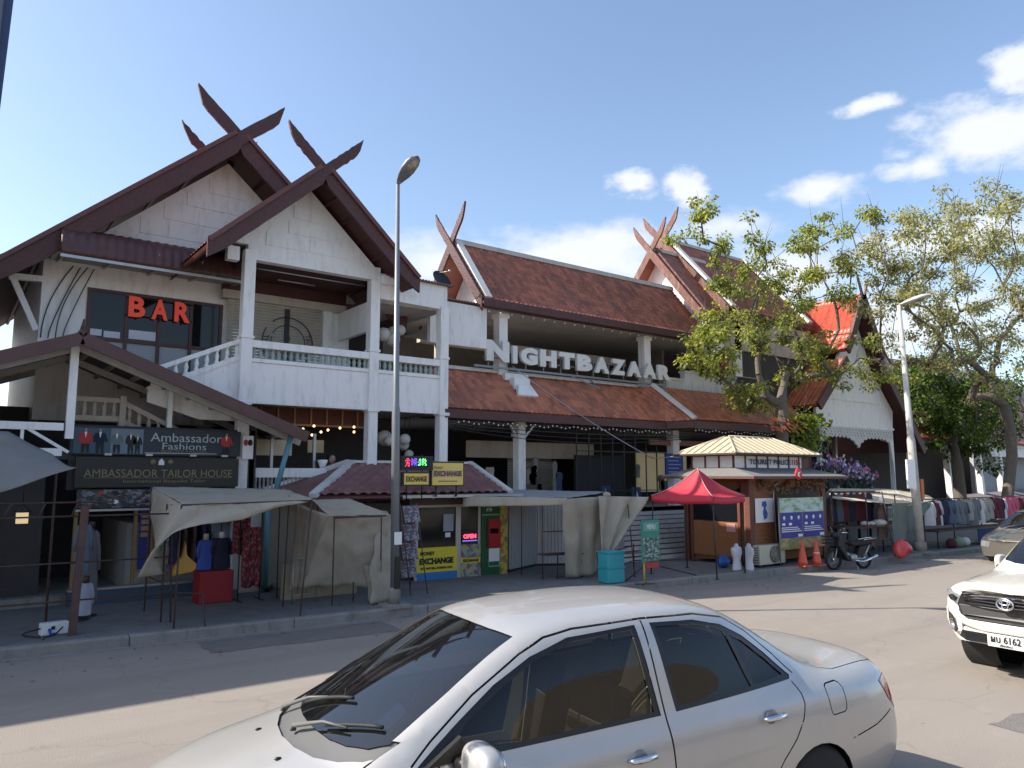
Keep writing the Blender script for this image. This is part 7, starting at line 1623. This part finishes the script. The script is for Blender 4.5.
def carwheel(par, x, y, r, S, w=.2, spokes=7):
    m = MB(); sg = 1 if y > 0 else -1; m.lathe((x, y, r), [(r*.64, -w/2), (r*.9, -w/2), (r, -w*.36), (r, w*.36), (r*.9, w/2), (r*.64, w/2)], 32, 'Y'); m.v = [v*S for v in m.v]; o = m.obj('wheel', TYRE, par, local=True)
    m = MB(); m.lathe((x, y+sg*w*.36, r), [(r*.66, -.02), (r*.66, .02), (r*.6, .02), (r*.6, -.02)], 32, 'Y'); m.lathe((x, y+sg*w*.4, r), [(.03, -.01), (.06, 0), (.05, .015)], 14, 'Y')
    for k in range(spokes): a = 2*math.pi*k/spokes; m.bar((x+.05*math.cos(a), y+sg*w*.4, r+.05*math.sin(a)), (x+r*.63*math.cos(a), y+sg*w*.38, r+r*.63*math.sin(a)), .035, .02, up=(0, 1, 0))
    m.v = [v*S for v in m.v]; m.obj('rim', ALLOY, o, local=True)
def seatm(m, x, y, zf=.25):
    m.cbox((x+.2, y, zf+.22), (.5, .5, .18)); m.bar((x+.48, y, zf+.25), (x+.62, y, zf+.82), .46, .14, up=(1, 0, 0)); m.bar((x+.62, y, zf+.86), (x+.65, y, zf+1.05), .22, .10, up=(1, 0, 0))
def sedan(nm, lab, loc, rz, S, paint, full=True):
    T = thing(nm, lab, 'car', loc, rz)
    def st(xs, xc, ys, zs): return [(xs+(xc-xs)*max(0, (k-5)/5.), ys[k], zs[k]) for k in range(11)]
    Yb_ = [.72, .805, .85, .848, .825, .775]; Zb = [.20, .30, .55, .74]
    dz_ = lambda x: .045*max(0, min(1, (x-1.2)/.5))*max(0, min(1, (3.7-x)/.6))
    ST = [st(-.28, -.36, [.52, .60, .62, .62, .60, .56, .50, .42, .30, .16, 0], [.22, .28, .42, .52, .58, .615, .64, .65, .66, .665, .67]),
          st(-.14, -.26, [.66, .72, .74, .74, .72, .68, .60, .50, .36, .18, 0], [.2, .28, .46, .57, .65, .69, .715, .73, .74, .745, .75]),
          st(.10, -.02, [.72, .80, .82, .815, .79, .75, .66, .55, .40, .2, 0], [.2, .28, .50, .63, .72, .77, .80, .815, .825, .83, .835]),
          st(.42, .26, [.72, .80, .84, .835, .81, .765, .68, .57, .42, .22, 0], [.2, .3, .52, .67, .77, .83, .86, .88, .89, .90, .905]),
          st(.60, .42, Yb_+[.69, .59, .43, .22, 0], Zb+[.81, .865, .895, .915, .93, .94, .945]),
          st(.68, .48, Yb_+[.70, .60, .44, .23, 0], Zb+[.815, .875, .925, .945, .96, .97, .975]),
          st(1.12, .94, Yb_+[.695, .615, .46, .24, 0], Zb+[.828, .892, 1.095, 1.18, 1.205, 1.22, 1.225]),
          st(1.52, 1.42, Yb_+[.69, .595, .48, .25, 0], Zb+[.84, .908, 1.20, 1.395, 1.425, 1.445, 1.45]),
          st(1.72, 1.64, Yb_+[.69, .60, .49, .26, 0], Zb+[.845, .915, 1.225, 1.44, 1.475, 1.497, 1.503]),
          st(2.25, 2.25, Yb_+[.69, .60, .50, .26, 0], Zb+[.86, .935, 1.235, 1.465, 1.507, 1.533, 1.539]),
          st(2.75, 2.75, Yb_+[.685, .595, .49, .26, 0], Zb+[.875, .955, 1.23, 1.46, 1.50, 1.526, 1.532]),
          st(3.02, 3.05, [.72, .805, .85, .848, .825, .765, .67, .58, .475, .25, 0], Zb+[.885, .968, 1.205, 1.405, 1.45, 1.475, 1.48]),
          st(3.36, 3.38, [.72, .805, .85, .848, .82, .75, .65, .56, .455, .24, 0], Zb+[.90, .985, 1.12, 1.235, 1.275, 1.295, 1.30]),
          st(3.70, 3.74, [.72, .80, .848, .845, .81, .735, .63, .54, .43, .23, 0], Zb+[.91, .985, 1.025, 1.04, 1.045, 1.05, 1.052]),
          st(3.88, 3.92, [.72, .80, .84, .838, .80, .725, .62, .53, .42, .22, 0], [.2, .3, .55, .75, .91, .98, 1.003, 1.013, 1.018, 1.02, 1.022]),
          st(4.2, 4.24, [.70, .78, .82, .81, .775, .70, .60, .52, .41, .21, 0], [.22, .31, .55, .75, .91, .985, 1.015, 1.028, 1.037, 1.043, 1.045]),
          st(4.36, 4.42, [.66, .74, .785, .77, .73, .66, .57, .49, .39, .2, 0], [.24, .32, .55, .74, .895, .975, 1.01, 1.028, 1.04, 1.046, 1.048]),
          st(4.43, 4.50, [.62, .70, .75, .72, .67, .61, .53, .46, .37, .19, 0], [.26, .34, .55, .72, .86, .94, .98, 1.0, 1.012, 1.018, 1.02]),
          st(4.47, 4.54, [.58, .66, .71, .67, .60, .55, .48, .42, .34, .18, 0], [.28, .36, .54, .68, .79, .85, .88, .895, .90, .905, .905])]
    bm = body_bm(ST, 2); side = lambda f: abs(f.calc_center_median().y) > .52; top = lambda f: f.calc_center_median().z > .9
    A_ = lambda poly, nm2, m_, off=-.008, pr_=PXZ, pd=side: pull(bm, poly, pr_, pd, off, nm2, m_, T, S)
    WF = (.62, .335); WR = (3.53, .30)
    for wc in (WF, WR):
        f = region(bm, circ(wc[0], wc[1]-.0, .338), PXZ, side); bmesh.ops.delete(bm, geom=f, context='FACES')
    # glass
    side2 = lambda f: abs(f.calc_center_median().y) > .50 and f.calc_center_median().z > .9
    trim_front = [(.86, .925), (1.1, 1.085), (1.32, 1.225), (1.55, 1.335), (1.80, 1.405), (2.275, 1.43), (2.315, .962)]
    g_front = [(1.02, .957), (1.14, 1.075), (1.34, 1.20), (1.57, 1.312), (1.82, 1.383), (2.24, 1.408), (2.275, .985)]
    trim_rear = [(2.425, .967), (2.385, 1.432), (2.72, 1.42), (2.95, 1.372), (3.12, 1.29), (3.28, 1.17), (3.42, 1.035), (3.40, 1.015)]
    g_rear = [(2.455, .992), (2.42, 1.41), (2.72, 1.398), (2.90, 1.362), (2.96, 1.335), (3.05, 1.022)]
    g_q = [(3.085, 1.026), (3.0, 1.317), (3.10, 1.265), (3.26, 1.145), (3.365, 1.045)]
    for nm2, p_ in (('side_window', g_front), ('side_window', g_rear), ('quarter_window', g_q)): A_(p_, nm2, SGLASS, -.012, pd=side2)
    A_(trim_front, 'window_trim', TRIM, -.004, pd=side2); A_(trim_rear, 'window_trim', TRIM, -.004, pd=side2)
    ws = [(.53, 0), (.54, .15), (.565, .3), (.61, .44), (.68, .56), (.77, .622), (1.1, .575), (1.35, .53), (1.515, .502), (1.50, .45), (1.47, .3), (1.455, .15), (1.45, 0)]
    ws = ws+[(x, -y) for x, y in ws[-2:0:-1]]
    A_(ws, 'windshield', CGLASS, -.006, PXY, top)
    cowl = [(.40, 0), (.42, .2), (.47, .38), (.55, .52), (.64, .62), (.70, .65), (.82, .65), (.79, .622), (.70, .56), (.63, .44), (.585, .3), (.56, .15), (.55, 0)]; cowl = cowl+[(x, -y) for x, y in cowl[-2:0:-1]]
    A_(cowl, 'cowl_panel', mat('grey_cowl_plastic', (.10, .10, .10), .6), -.015, PXY, top)
    rg = [(3.12, 0), (3.15, .3), (3.20, .47), (3.50, .53), (3.62, .52), (3.66, .3), (3.68, 0)]; rg = rg+[(x, -y) for x, y in rg[-2:0:-1]]
    A_(rg, 'rear_window', CGLASS, -.006, PXY, top)
    A_([(4.24, .905), (4.32, .925), (4.52, .91), (4.52, .70), (4.41, .70), (4.30, .79)], 'tail_lamp', LENSR, .004, pd=lambda f: abs(f.calc_center_median().y) > .42 and f.calc_center_median().x > 4.1)
    A_([(-.5, .57), (-.06, .67), (.02, .60), (-.12, .49), (-.5, .45)], 'headlamp', LENSC, .004, pd=lambda f: abs(f.calc_center_median().y) > .36 and f.calc_center_median().x < .3)
    # seams
    def seam(pts, w=.009, pd=side, pr_=PXZ, mm=GAP):
        VV, FF = [], []
        for q in strip(pts, w):
            f = region(bm, q, pr_, pd, .02); bm.verts.index_update(); V_, F_ = take(bm, f, -.012); b0_ = len(VV); VV += V_; FF += [[k+b0_ for k in g] for g in F_]
        if FF: mk('panel_gap', VV, FF, mm, T, S)
    seam([(1.08, .30), (1.0, .62), (.97, .93)]); seam([(2.38, .28), (2.355, .6), (2.345, .95), (2.33, 1.445)], .011)
    seam([(3.10, .48), (3.20, .60), (3.31, .70), (3.39, .80), (3.43, .88), (3.435, .94), (3.41, 1.0)]); seam([(1.50, 1.352), (1.66, 1.415), (1.85, 1.442), (2.33, 1.457), (2.75, 1.448), (3.0, 1.405), (3.18, 1.305), (3.36, 1.155), (3.46, 1.04)], .010, pd=side2)
    seam([(.84, .935), (.95, 1.02), (1.2, 1.19), (1.5, 1.352)], .009, pd=side2)
    
    seam([(3.675, .785), (3.78, .79), (3.805, .805), (3.815, .84), (3.825, .92), (3.815, .95), (3.79, .962), (3.69, .958), (3.665, .945), (3.658, .91), (3.655, .82), (3.662, .795), (3.675, .785)], .007)
    seam([(3.84, .62), (4.1, .66), (4.30, .72)], .009)
    seam([(.72, .645), (.44, .665), (.10, .63)], .009, (lambda f: f.calc_center_median().z > .6), PXY); seam([(.72, -.645), (.44, -.665), (.10, -.63)], .009, (lambda f: f.calc_center_median().z > .6), PXY)
    seam([(3.75, .60), (3.9, .645), (4.3, .60), (4.48, .55)], .008, (lambda f: f.calc_center_median().z > .85), PXY); seam([(3.75, -.60), (3.9, -.645), (4.3, -.60), (4.48, -.55)], .008, (lambda f: f.calc_center_median().z > .85), PXY)
    for e in bm.edges: e.smooth = True
    me = bpy.data.meshes.new('body'); bm.normal_update(); bm.to_mesh(me); bm.free()
    for v in me.vertices: v.co *= S
    me.polygons.foreach_set('use_smooth', [True]*len(me.polygons)); me.materials.append(paint); o = bpy.data.objects.new('body', me); SC.collection.objects.link(o); o.parent = T; me.update(); setn(me, S)
    def part(m, nm2, m_, par=None, bev=0): m.v = [v*S for v in m.v]; return m.obj(nm2, m_, par or T, local=True, bevel=bev)
    for wc in (WF, WR):
        for sg in (-1, 1):
            carwheel(T, wc[0], sg*.73, .31, S); m = MB(); m.lathe((wc[0], sg*.60, wc[1]), [(.37, -.2), (.37, .2)], 24, 'Y'); m.f = m.f[:-2]; m.uv = m.uv[:-2]; m.sm = m.sm[:-2]; part(m, 'wheel_housing', BLACK)
    m = MB(); m.box((-.1, -.68, .17), (4.35, .68, .24)); part(m, 'underbody', BLACK)
    # interior
    m = MB(); m.box((1.05, -.66, .26), (3.3, .66, .30)); m.box((3.25, -.6, .3), (3.6, .6, .98)); part(m, 'cabin_floor', DASH)
    m = MB(); m.prism([(.66, .60), (.70, .88), (.98, .93), (1.2, .89), (1.26, .62)], -.62, .62); part(m, 'dashboard', DASH, bev=.03)
    for sy in (-.36, .36): m = MB(); seatm(m, 1.6, sy); part(m, 'front_seat', SEAT, bev=.04)
    m = MB(); m.box((2.6, -.6, .45), (3.1, .6, .6)); m.bar((3.05, 0, .55), (3.25, 0, 1.08), 1.2, .14, up=(1, 0, 0)); part(m, 'rear_seat', SEAT, bev=.04)
    m = MB(); n = 24; rr_ = [Vector((1.38+.19*math.sin(a)*.35, .36+.19*math.cos(a), .88+.19*math.sin(a)*.93)) for a in [2*math.pi*k/n for k in range(n+1)]]; m.tube(rr_, .014, 8, cap=False); m.bar((1.2, .36, .82), (1.38, .36, .88), .05); m.bar((1.38, .19, .88), (1.38, .53, .88), .03); part(m, 'steering_wheel', DASH)
    m = MB(); m.cbox((1.46, 0, 1.36), (.03, .22, .06)); m.bar((1.46, 0, 1.38), (1.50, 0, 1.43), .02); part(m, 'rear_view_mirror', BLKPAINT, bev=.01)
    # handles, mirrors, wipers
    for (hx, hz) in ((2.12, .79), (3.12, .855)):
        for sg in (-1, 1):
            m = MB(); m.sphere((hx-.005, sg*.832, hz), .05, 14, (1.0, .3, .85)); cup = part(m, 'handle_cup', mat('handle_shadow_silver', (.25, .25, .25), .4, metal=.5))
            m = MB(); m.tube([(hx-.09, sg*.842, hz), (hx-.075, sg*.868, hz+.002), (hx, sg*.876, hz+.004), (hx+.075, sg*.868, hz+.004), (hx+.09, sg*.842, hz+.004)], [.011, .016, .017, .016, .012], 10); part(m, 'door_handle', CHROME)
    for sg in (-1, 1):
        m = MB(); m.prism([(.90, .925), (1.08, 1.045), (1.12, .94)], sg*.778, sg*.745); part(m, 'mirror_base', BLKPAINT)
        if sg > 0 and not full: continue
        if sg > 0: continue
        m = MB(); m.sphere((0, 0, 0), 1, 26); q_ = lambda a, e: math.copysign(abs(a)**e, a); m.v = [Vector((1.10+.072*q_(v.x, .75), sg*.965+.145*q_(v.y, .68), .965+.098*q_(v.z, .72))) for v in m.v]; part(m, 'mirror_shell', paint)
        m = MB(); m.sphere((0, 0, 0), 1, 18); m.v = [Vector((1.15+.028*v.x, sg*.965+.125*q_(v.y, .68), .965+.082*q_(v.z, .72))) for v in m.v]; part(m, 'mirror_glass', CHROME); m = MB(); m.tube([(1.06, sg*.78, .93), (1.09, sg*.87, .935)], [.035, .028], 10); part(m, 'mirror_arm', BLKPAINT)
    WPR = mat('grey_wiper_rubber', (.11, .11, .11), .6)
    wz = lambda x, y: (lambda h: h[0].z if h[0] is not None else .95)(NBV.ray_cast(Vector((x, y, 2.5)), Vector((0, 0, -1))))
    for (a, b, c_, e_) in (((.50, .42), (.66, .06), (.585, .25), (.74, -.14)), ((.455, -.02), (.64, -.36), (.575, -.20), (.77, -.53))):
        V3 = lambda p, h: Vector((p[0], p[1], wz(*p)+h)); mid = ((a[0]+b[0])/2+.02, (a[1]+b[1])/2)
        m = MB(); m.tube([V3(a, .005), V3(a, .03), V3(mid, .032), V3(b, .022)], [.018, .014, .009, .006], 8); part(m, 'wiper_arm', WPR)
        m = MB(); pp = [V3((c_[0]+(e_[0]-c_[0])*t, c_[1]+(e_[1]-c_[1])*t), .016) for t in [i/6 for i in range(7)]]; m.tube(pp, .010, 6); part(m, 'wiper_blade', BLACK)
    m = MB(); m.sphere((.33, -.25, wz(.33, .25)+.004), .012, 8, (1.6, 1, .7)); m.sphere((.33, .25, wz(.33, .25)+.004), .012, 8, (1.6, 1, .7)); part(m, 'washer_nozzle', BLKPAINT)
    q0_ = [(.78, -.42), (.78, -.53), (.90, -.51), (.90, -.40)]; m = MB(); m.add([Vector((x, y, wz(x, y)-.014)) for x, y in q0_], [(0, 1, 2, 3)]); part(m, 'windshield_sticker', plain('blue_sticker', (.08, .18, .42), .8))
    return T
sedan('silver_sedan', 'silver sedan with tinted windows and chrome door handles parked in the foreground', (1.231, 4.398, 0), -.143, 1.068, SILVER)
BRONZE = mat('dark_bronze_paint', (.17, .16, .14), .35, metal=.5, var=.03, coat=1.)
dcp = aZ(972, 562, 0)
sedan('dark_car', 'dark bronze car partly hidden behind the white pickup at the right edge', (dcp.x+.15, dcp.y-.95, 0), -.10, .98, BRONZE)
# ---------------- white pickup ----------------
WPT = mat('white_car_paint', (.64, .60, .545), .3, var=.02, coat=1.); S = 1.0; ph = -.085
pe = aZ(1008, 604, .936); PK = thing('white_pickup', 'white double cab pickup with black grille coming down the road at the right edge', 'pickup truck', (pe.x, pe.y, 0), ph)
def st(xs, xc, ys, zs): return [(xs+(xc-xs)*max(0, (k-5)/5.) if zs[k] > .9 else xs+(xc-xs)*(1-ys[k]/.95), ys[k], zs[k]) for k in range(11)]
ZL = [.42, .50, .75, .93]; YL = [.80, .87, .92, .925]
PK.scale = (.97, .97, .97)
PT = [st(.20, .02, [.68, .77, .82, .83, .82, .78, .68, .54, .36, .18, 0], [.40, .46, .62, .80, .92, .99, 1.03, 1.05, 1.06, 1.065, 1.07]),
      st(.28, .06, [.76, .85, .90, .91, .89, .84, .73, .60, .41, .2, 0], [.40, .47, .66, .85, .98, 1.06, 1.10, 1.12, 1.13, 1.135, 1.14]),
      st(.45, .25, [.78, .86, .90, .905, .89, .84, .73, .60, .42, .22, 0], ZL+[1.04, 1.10, 1.135, 1.155, 1.165, 1.17, 1.175]),
      st(.95, .85, YL+[.90, .85, .74, .61, .43, .22, 0], ZL+[1.08, 1.15, 1.18, 1.20, 1.215, 1.22, 1.225]),
      st(1.28, 1.15, YL+[.90, .85, .76, .66, .46, .24, 0], ZL+[1.09, 1.17, 1.205, 1.225, 1.24, 1.25, 1.255]),
      st(1.36, 1.22, YL+[.90, .85, .77, .67, .47, .25, 0], ZL+[1.09, 1.175, 1.23, 1.27, 1.285, 1.295, 1.30]),
      st(1.75, 1.66, YL+[.90, .85, .76, .66, .52, .28, 0], ZL+[1.10, 1.185, 1.42, 1.56, 1.60, 1.62, 1.63]),
      st(2.02, 1.96, YL+[.90, .85, .75, .64, .54, .29, 0], ZL+[1.10, 1.19, 1.48, 1.70, 1.745, 1.77, 1.78]),
      st(2.6, 2.6, YL+[.90, .85, .75, .65, .55, .30, 0], ZL+[1.10, 1.20, 1.50, 1.745, 1.79, 1.81, 1.815]),
      st(3.25, 3.25, YL+[.90, .85, .75, .65, .55, .30, 0], ZL+[1.10, 1.20, 1.50, 1.73, 1.775, 1.79, 1.795]),
      st(3.55, 3.55, YL+[.90, .85, .76, .67, .56, .30, 0], ZL+[1.10, 1.21, 1.46, 1.63, 1.67, 1.69, 1.695]),
      st(3.72, 3.72, YL+[.90, .86, .84, .80, .6, .3, 0], ZL+[1.10, 1.24, 1.26, 1.27, 1.27, 1.27, 1.27]),
      st(4.4, 4.4, YL+[.91, .88, .85, .80, .6, .3, 0], ZL+[1.12, 1.25, 1.27, 1.27, 1.27, 1.27, 1.27]),
      st(5.15, 5.15, YL+[.91, .88, .85, .80, .6, .3, 0], ZL+[1.12, 1.25, 1.27, 1.27, 1.27, 1.27, 1.27]),
      st(5.28, 5.28, [.74, .82, .87, .87, .86, .84, .8, .7, .5, .3, 0], [.5, .56, .75, .92, 1.08, 1.2, 1.22, 1.22, 1.22, 1.22, 1.22])]
bm = body_bm(PT, 2); side = lambda f: abs(f.calc_center_median().y) > .6; glz = lambda f: f.calc_center_median().z > 1.16 and abs(f.calc_center_median().y) > .6
for wc in ((.98, .40), (4.08, .40)): f = region(bm, circ(wc[0], wc[1], .44), PXZ, side); bmesh.ops.delete(bm, geom=f, context='FACES')
for p_ in ([(1.62, 1.24), (1.78, 1.42), (1.98, 1.58), (2.12, 1.66), (2.58, 1.69), (2.60, 1.24)], [(2.70, 1.24), (2.70, 1.69), (3.15, 1.68), (3.42, 1.60), (3.48, 1.26)]): pull(bm, p_, PXZ, glz, -.01, 'side_window', CGLASS, PK, S)
ws = [(1.27, 0), (1.29, .3), (1.34, .5), (1.43, .66), (1.50, .69), (1.72, .645), (1.98, .60), (1.95, .4), (1.92, 0)]; ws += [(x, -y) for x, y in ws[-2:0:-1]]
pull(bm, ws, PXY, lambda f: f.calc_center_median().z > 1.2, -.006, 'windshield', CGLASS, PK, S)
VV, FF = [], []
for pts, pr_, pd in (([(1.38, .50), (1.36, .9), (1.40, 1.18)], PXZ, side), ([(2.65, .45), (2.65, 1.74)], PXZ, side), ([(3.62, .45), (3.60, 1.3)], PXZ, side), ([(1.2, .70), (.8, .72), (.36, .66), (.3, .5)], PXY, lambda f: f.calc_center_median().z > 1.02), ([(1.2, -.70), (.8, -.72), (.36, -.66), (.3, -.5)], PXY, lambda f: f.calc_center_median().z > 1.02)):
    for q in strip(pts, .010):
        f = region(bm, q, pr_, pd, .02); bm.verts.index_update(); V_, F_ = take(bm, f, -.012); b0_ = len(VV); VV += V_; FF += [[k+b0_ for k in g] for g in F_]
mk('panel_gap', VV, FF, GAP, PK, S)
me = bpy.data.meshes.new('body'); bm.to_mesh(me); bm.free(); me.polygons.foreach_set('use_smooth', [True]*len(me.polygons)); me.materials.append(WPT); o = bpy.data.objects.new('body', me); SC.collection.objects.link(o); o.parent = PK; me.update(); setn(me)
def pp_(m, nm, m_, par=None, bev=0): return m.obj(nm, m_, par or PK, local=True, bevel=bev)
for wc in ((.98, .40), (4.08, .40)):
    for sg in (-1, 1): carwheel(PK, wc[0], sg*.80, .385, 1, .26, 6); m = MB(); m.lathe((wc[0], sg*.66, wc[1]), [(.45, -.22), (.45, .22)], 24, 'Y'); m.f = m.f[:-2]; m.uv = m.uv[:-2]; m.sm = m.sm[:-2]; pp_(m, 'wheel_housing', BLACK)
m = MB(); m.box((.35, -.72, .36), (5.1, .72, .46)); pp_(m, 'underbody', BLACK)
m = MB(); m.box((1.4, -.72, .5), (3.5, .72, .56)); m.box((1.3, -.7, .6), (1.75, .7, 1.16)); 
for sy in (-.4, .4): seatm(m, 2.1, sy, .5)
m.box((3.0, -.66, .6), (3.4, .66, 1.3)); pp_(m, 'cabin_interior', DASH, bev=.03)
# bumper shell with rounded corners, wide and proud of the nose
def ushell(nm, m_, prof, half, x0, curve=.30, n=24):
    m = MB()
    def f(u, v):
        i = min(int(v*(len(prof)-1)), len(prof)-2); g = v*(len(prof)-1)-i; px, pz = prof[i][0]*(1-g)+prof[i+1][0]*g, prof[i][1]*(1-g)+prof[i+1][1]*g
        y = (u*2-1)*half; e = abs(u*2-1); return Vector((x0+px+curve*e**3.2, y, pz))
    m.grid(f, n, (len(prof)-1)*2); return m
GB = mat('gloss_black_plastic', (.012, .012, .013), .18, coat=.5)
m = ushell('b', WPT, [(.10, .42), (-.02, .46), (-.045, .52), (-.04, .58), (.03, .63)], .93, .02, .42, 32); pp_(m, 'bumper', WPT)
def fp(y, z, dx=0.): return Vector((.0+.34*(abs(y)/.93)**3.2+dx, y, z))
def fpoly(poly, dx, th, nm, m_, par=None, bev=.006):
    m = MB(); n = len(poly); vs = [fp(y, z, dx) for y, z in poly]+[fp(y, z, dx+th) for y, z in poly]; m.add(vs, [tuple(range(n)), tuple(range(2*n-1, n-1, -1))]+[(i, i+n, (i+1) % n+n, (i+1) % n) for i in range(n)]); return pp_(m, nm, m_, par, bev)
# white surround of the grille with a U shaped lower lip
m = MB(); zb_ = lambda y: .585+.13*(abs(y)/.82)**2.6; zt_2 = lambda y: .708+.12*max(0, (abs(y)-.48)/.34)**.8
m.grid(lambda u, v: fp(-.82+1.64*u, zb_(-.82+1.64*u)*(1-v)+zt_2(-.82+1.64*u)*v, -.030-.018*math.sin(math.pi*v)), 40, 6); m.grid(lambda u, v: fp(-.82+1.64*u, zt_2(-.82+1.64*u), -.030+.10*v), 40, 1); pp_(m, 'grille_lip', WPT)
for sg in (-1, 1):
    fpoly([(sg*.60, .78), (sg*.92, .80), (sg*.91, .62), (sg*.80, .50), (sg*.60, .52)], -.03, .2, 'bumper_corner', WPT, bev=.02)
    o = fpoly([(sg*.84, .79), (sg*.78, .79), (sg*.68, .56), (sg*.71, .51), (sg*.80, .54), (sg*.85, .66)], -.045, .1, 'fog_lamp_bezel', GB); m = MB(); c = fp(sg*.745, .57, -.05); m.lathe(c, [(.001, -.012), (.045, -.008), (.05, .02)], 14, 'X'); pp_(m, 'fog_lamp', LENSC, o)
    m = MB(); c = fp(sg*.765, .63, -.05); m.cbox(c, (.02, .10, .012)); m.cbox(c+Vector((0, 0, .03)), (.02, .09, .008)); pp_(m, 'chrome_bar', CHROME, o)
    hl_ = fpoly([(sg*.58, .985), (sg*.64, .875), (sg*.78, .895), (sg*.86, .94), (sg*.87, 1.02), (sg*.82, 1.035), (sg*.70, 1.01)], -.03, .28, 'headlamp', LENSC); fpoly([(sg*.64, .96), (sg*.68, .90), (sg*.79, .915), (sg*.82, .96), (sg*.74, .985)], -.043, .01, 'lamp_reflector', GB, hl_)
g_ = fpoly([(-.60, .96), (-.64, .88), (-.60, .76), (-.50, .715), (.50, .715), (.60, .76), (.64, .88), (.60, .96), (.54, 1.055), (-.54, 1.055)], -.05, .09, 'grille', GB)
m = MB()
for k, z in enumerate((1.045, 1.005, .965, .925)): 
    for i in range(12): a, b = -.55+i*.0917, -.55+(i+1)*.0917; m.bar(fp(a, z, -.062), fp(b, z, -.062), .014, .010)
pp_(m, 'grille_bar', mat('dark_chrome', (.25, .25, .27), .2, metal=1), g_)
fpoly([(-.60, .885), (-.61, .80), (-.54, .765), (.54, .765), (.61, .80), (.60, .885)], -.068, .03, 'grille_beam', plain('satin_black', (.03, .03, .032), .35), g_)
m = MB()
for (r0x, r1z, w_) in ((.095, .066, .013), (.035, .062, .010), (.062, .026, .010)):
    pts = [fp(0+r0x*math.cos(a), .965+(.018 if r1z == .026 else 0)+r1z*math.sin(a), -.082) for a in [2*math.pi*k/24 for k in range(25)]]; m.tube(pts, w_, 6, cap=False)
pp_(m, 'badge', CHROME, g_)
fpoly([(-.56, .57), (-.60, .49), (-.5, .45), (.5, .45), (.60, .49), (.56, .57)], -.10, .05, 'lower_intake', GB)
pl = fpoly([(-.21, .61), (-.21, .45), (.21, .45), (.21, .61)], -.125, .015, 'number_plate', plain('plate_white', (.62, .62, .60), .4), bev=0)
text('ผบ 6162', .1, .004, 'lettering', BLKP, pl, frame((-.128, 0, .545), (0, -1, 0)), fit=(.34, .085), local=True, bold=.002); text('เชียงใหม่', .1, .004, 'lettering', BLKP, pl, frame((-.128, 0, .477), (0, -1, 0)), fit=(.14, .032), local=True)
fpoly([(-.22, .615), (-.22, .605), (.22, .605), (.22, .615)], -.128, .01, 'plate_frame', GB, pl, bev=0)
for sg in (-1, 1):
    m = MB(); m.sphere((0, 0, 0), 1, 18); q_ = lambda a, e: math.copysign(abs(a)**e, a); m.v = [Vector((1.92+.12*q_(v.x, .6), sg*.96+.05*q_(v.y, .7), 1.27+.11*q_(v.z, .6))) for v in m.v]; pp_(m, 'mirror', WPT)
    m = MB(); m.tube([(1.72, sg*.86, 1.20), (1.80, sg*.94, 1.22)], .03, 8); pp_(m, 'mirror_arm', BLKPAINT)
    for hx in (2.45, 3.35): m = MB(); m.tube([(hx-.1, sg*.915, 1.02), (hx, sg*.955, 1.03), (hx+.1, sg*.915, 1.02)], .014, 8); pp_(m, 'door_handle', CHROME)
    m = MB(); m.box((1.5, sg*.80, .40), (3.5, sg*.98, .46)); pp_(m, 'side_step', GB, bev=.02)
m = MB(); m.box((1.29, -.62, 1.245), (1.33, .62, 1.255)); m.tube([(1.36, .5, 1.275), (1.50, .0, 1.37)], .01, 6); m.tube([(1.34, 0, 1.27), (1.50, -.45, 1.37)], .01, 6); pp_(m, 'wipers', BLACK)
for o in SC.objects:
    if o.name.split('.')[0] in ('white_flowers', 'purple_flowers', 'pink_flowers', 'dark_foliage', 'vine_garland'): o['kind'] = 'stuff'
# ---------------- split loose pieces into parts of their own ----------------
SPLIT = {'lid', 'side_window', 'quarter_window', 'window_trim', 'tail_lamp', 'headlamp', 'side_wall', 'beam_end', 'blind', 'slim_post', 'pier', 'corner_post', 'curved_bracket', 'door_frame', 'spotlight', 'feet', 'legs', 'support_rail', 'washer_nozzle', 'parapet_panel', 'mount', 'balcony_wall', 'finial', 'socket', 'hip_cap', 'fluorescent_tube', 'window_notice', 'lower_panel', 'bracket', 'stands', 'stems', 'inner_partition', 'shop_fascia', 'frame_post', 'roof_side', 'handle_cup', 'wiper_arm', 'inner_beam', 'dark_screen', 'service_window', 'garment_photo', 'panel_gap_'}
for o in list(SC.objects):
    b = o.name.split('.')[0]
    if o.type != 'MESH' or b not in SPLIT: continue
    me = o.data; n = len(me.vertices); par = list(range(n))
    def fnd(a):
        while par[a] != a: par[a] = par[par[a]]; a = par[a]
        return a
    for e in me.edges:
        a, c = fnd(e.vertices[0]), fnd(e.vertices[1])
        if a != c: par[a] = c
    roots = {}
    for i in range(n): roots.setdefault(fnd(i), []).append(i)
    if len(roots) < 2 or len(roots) > 24: continue
    cust = me.has_custom_normals; cn = [tuple(x.vector) for x in me.corner_normals] if cust else None
    for k, (r_, ids) in enumerate(roots.items()):
        mp = {v: i for i, v in enumerate(ids)}; ps = [p for p in me.polygons if fnd(p.vertices[0]) == r_]
        nm = bpy.data.meshes.new(b); nm.from_pydata([tuple(me.vertices[i].co) for i in ids], [], [[mp[v] for v in p.vertices] for p in ps])
        for q, p in zip(nm.polygons, ps): q.use_smooth = p.use_smooth
        for m_ in me.materials: nm.materials.append(m_)
        if cust: nm.update(); nm.normals_split_custom_set([cn[li] for p in ps for li in p.loop_indices])
        if k == 0: kids = list(o.children); o.data = nm
        else:
            c = o.copy(); c.data = nm; SC.collection.objects.link(c); c.parent = o.parent
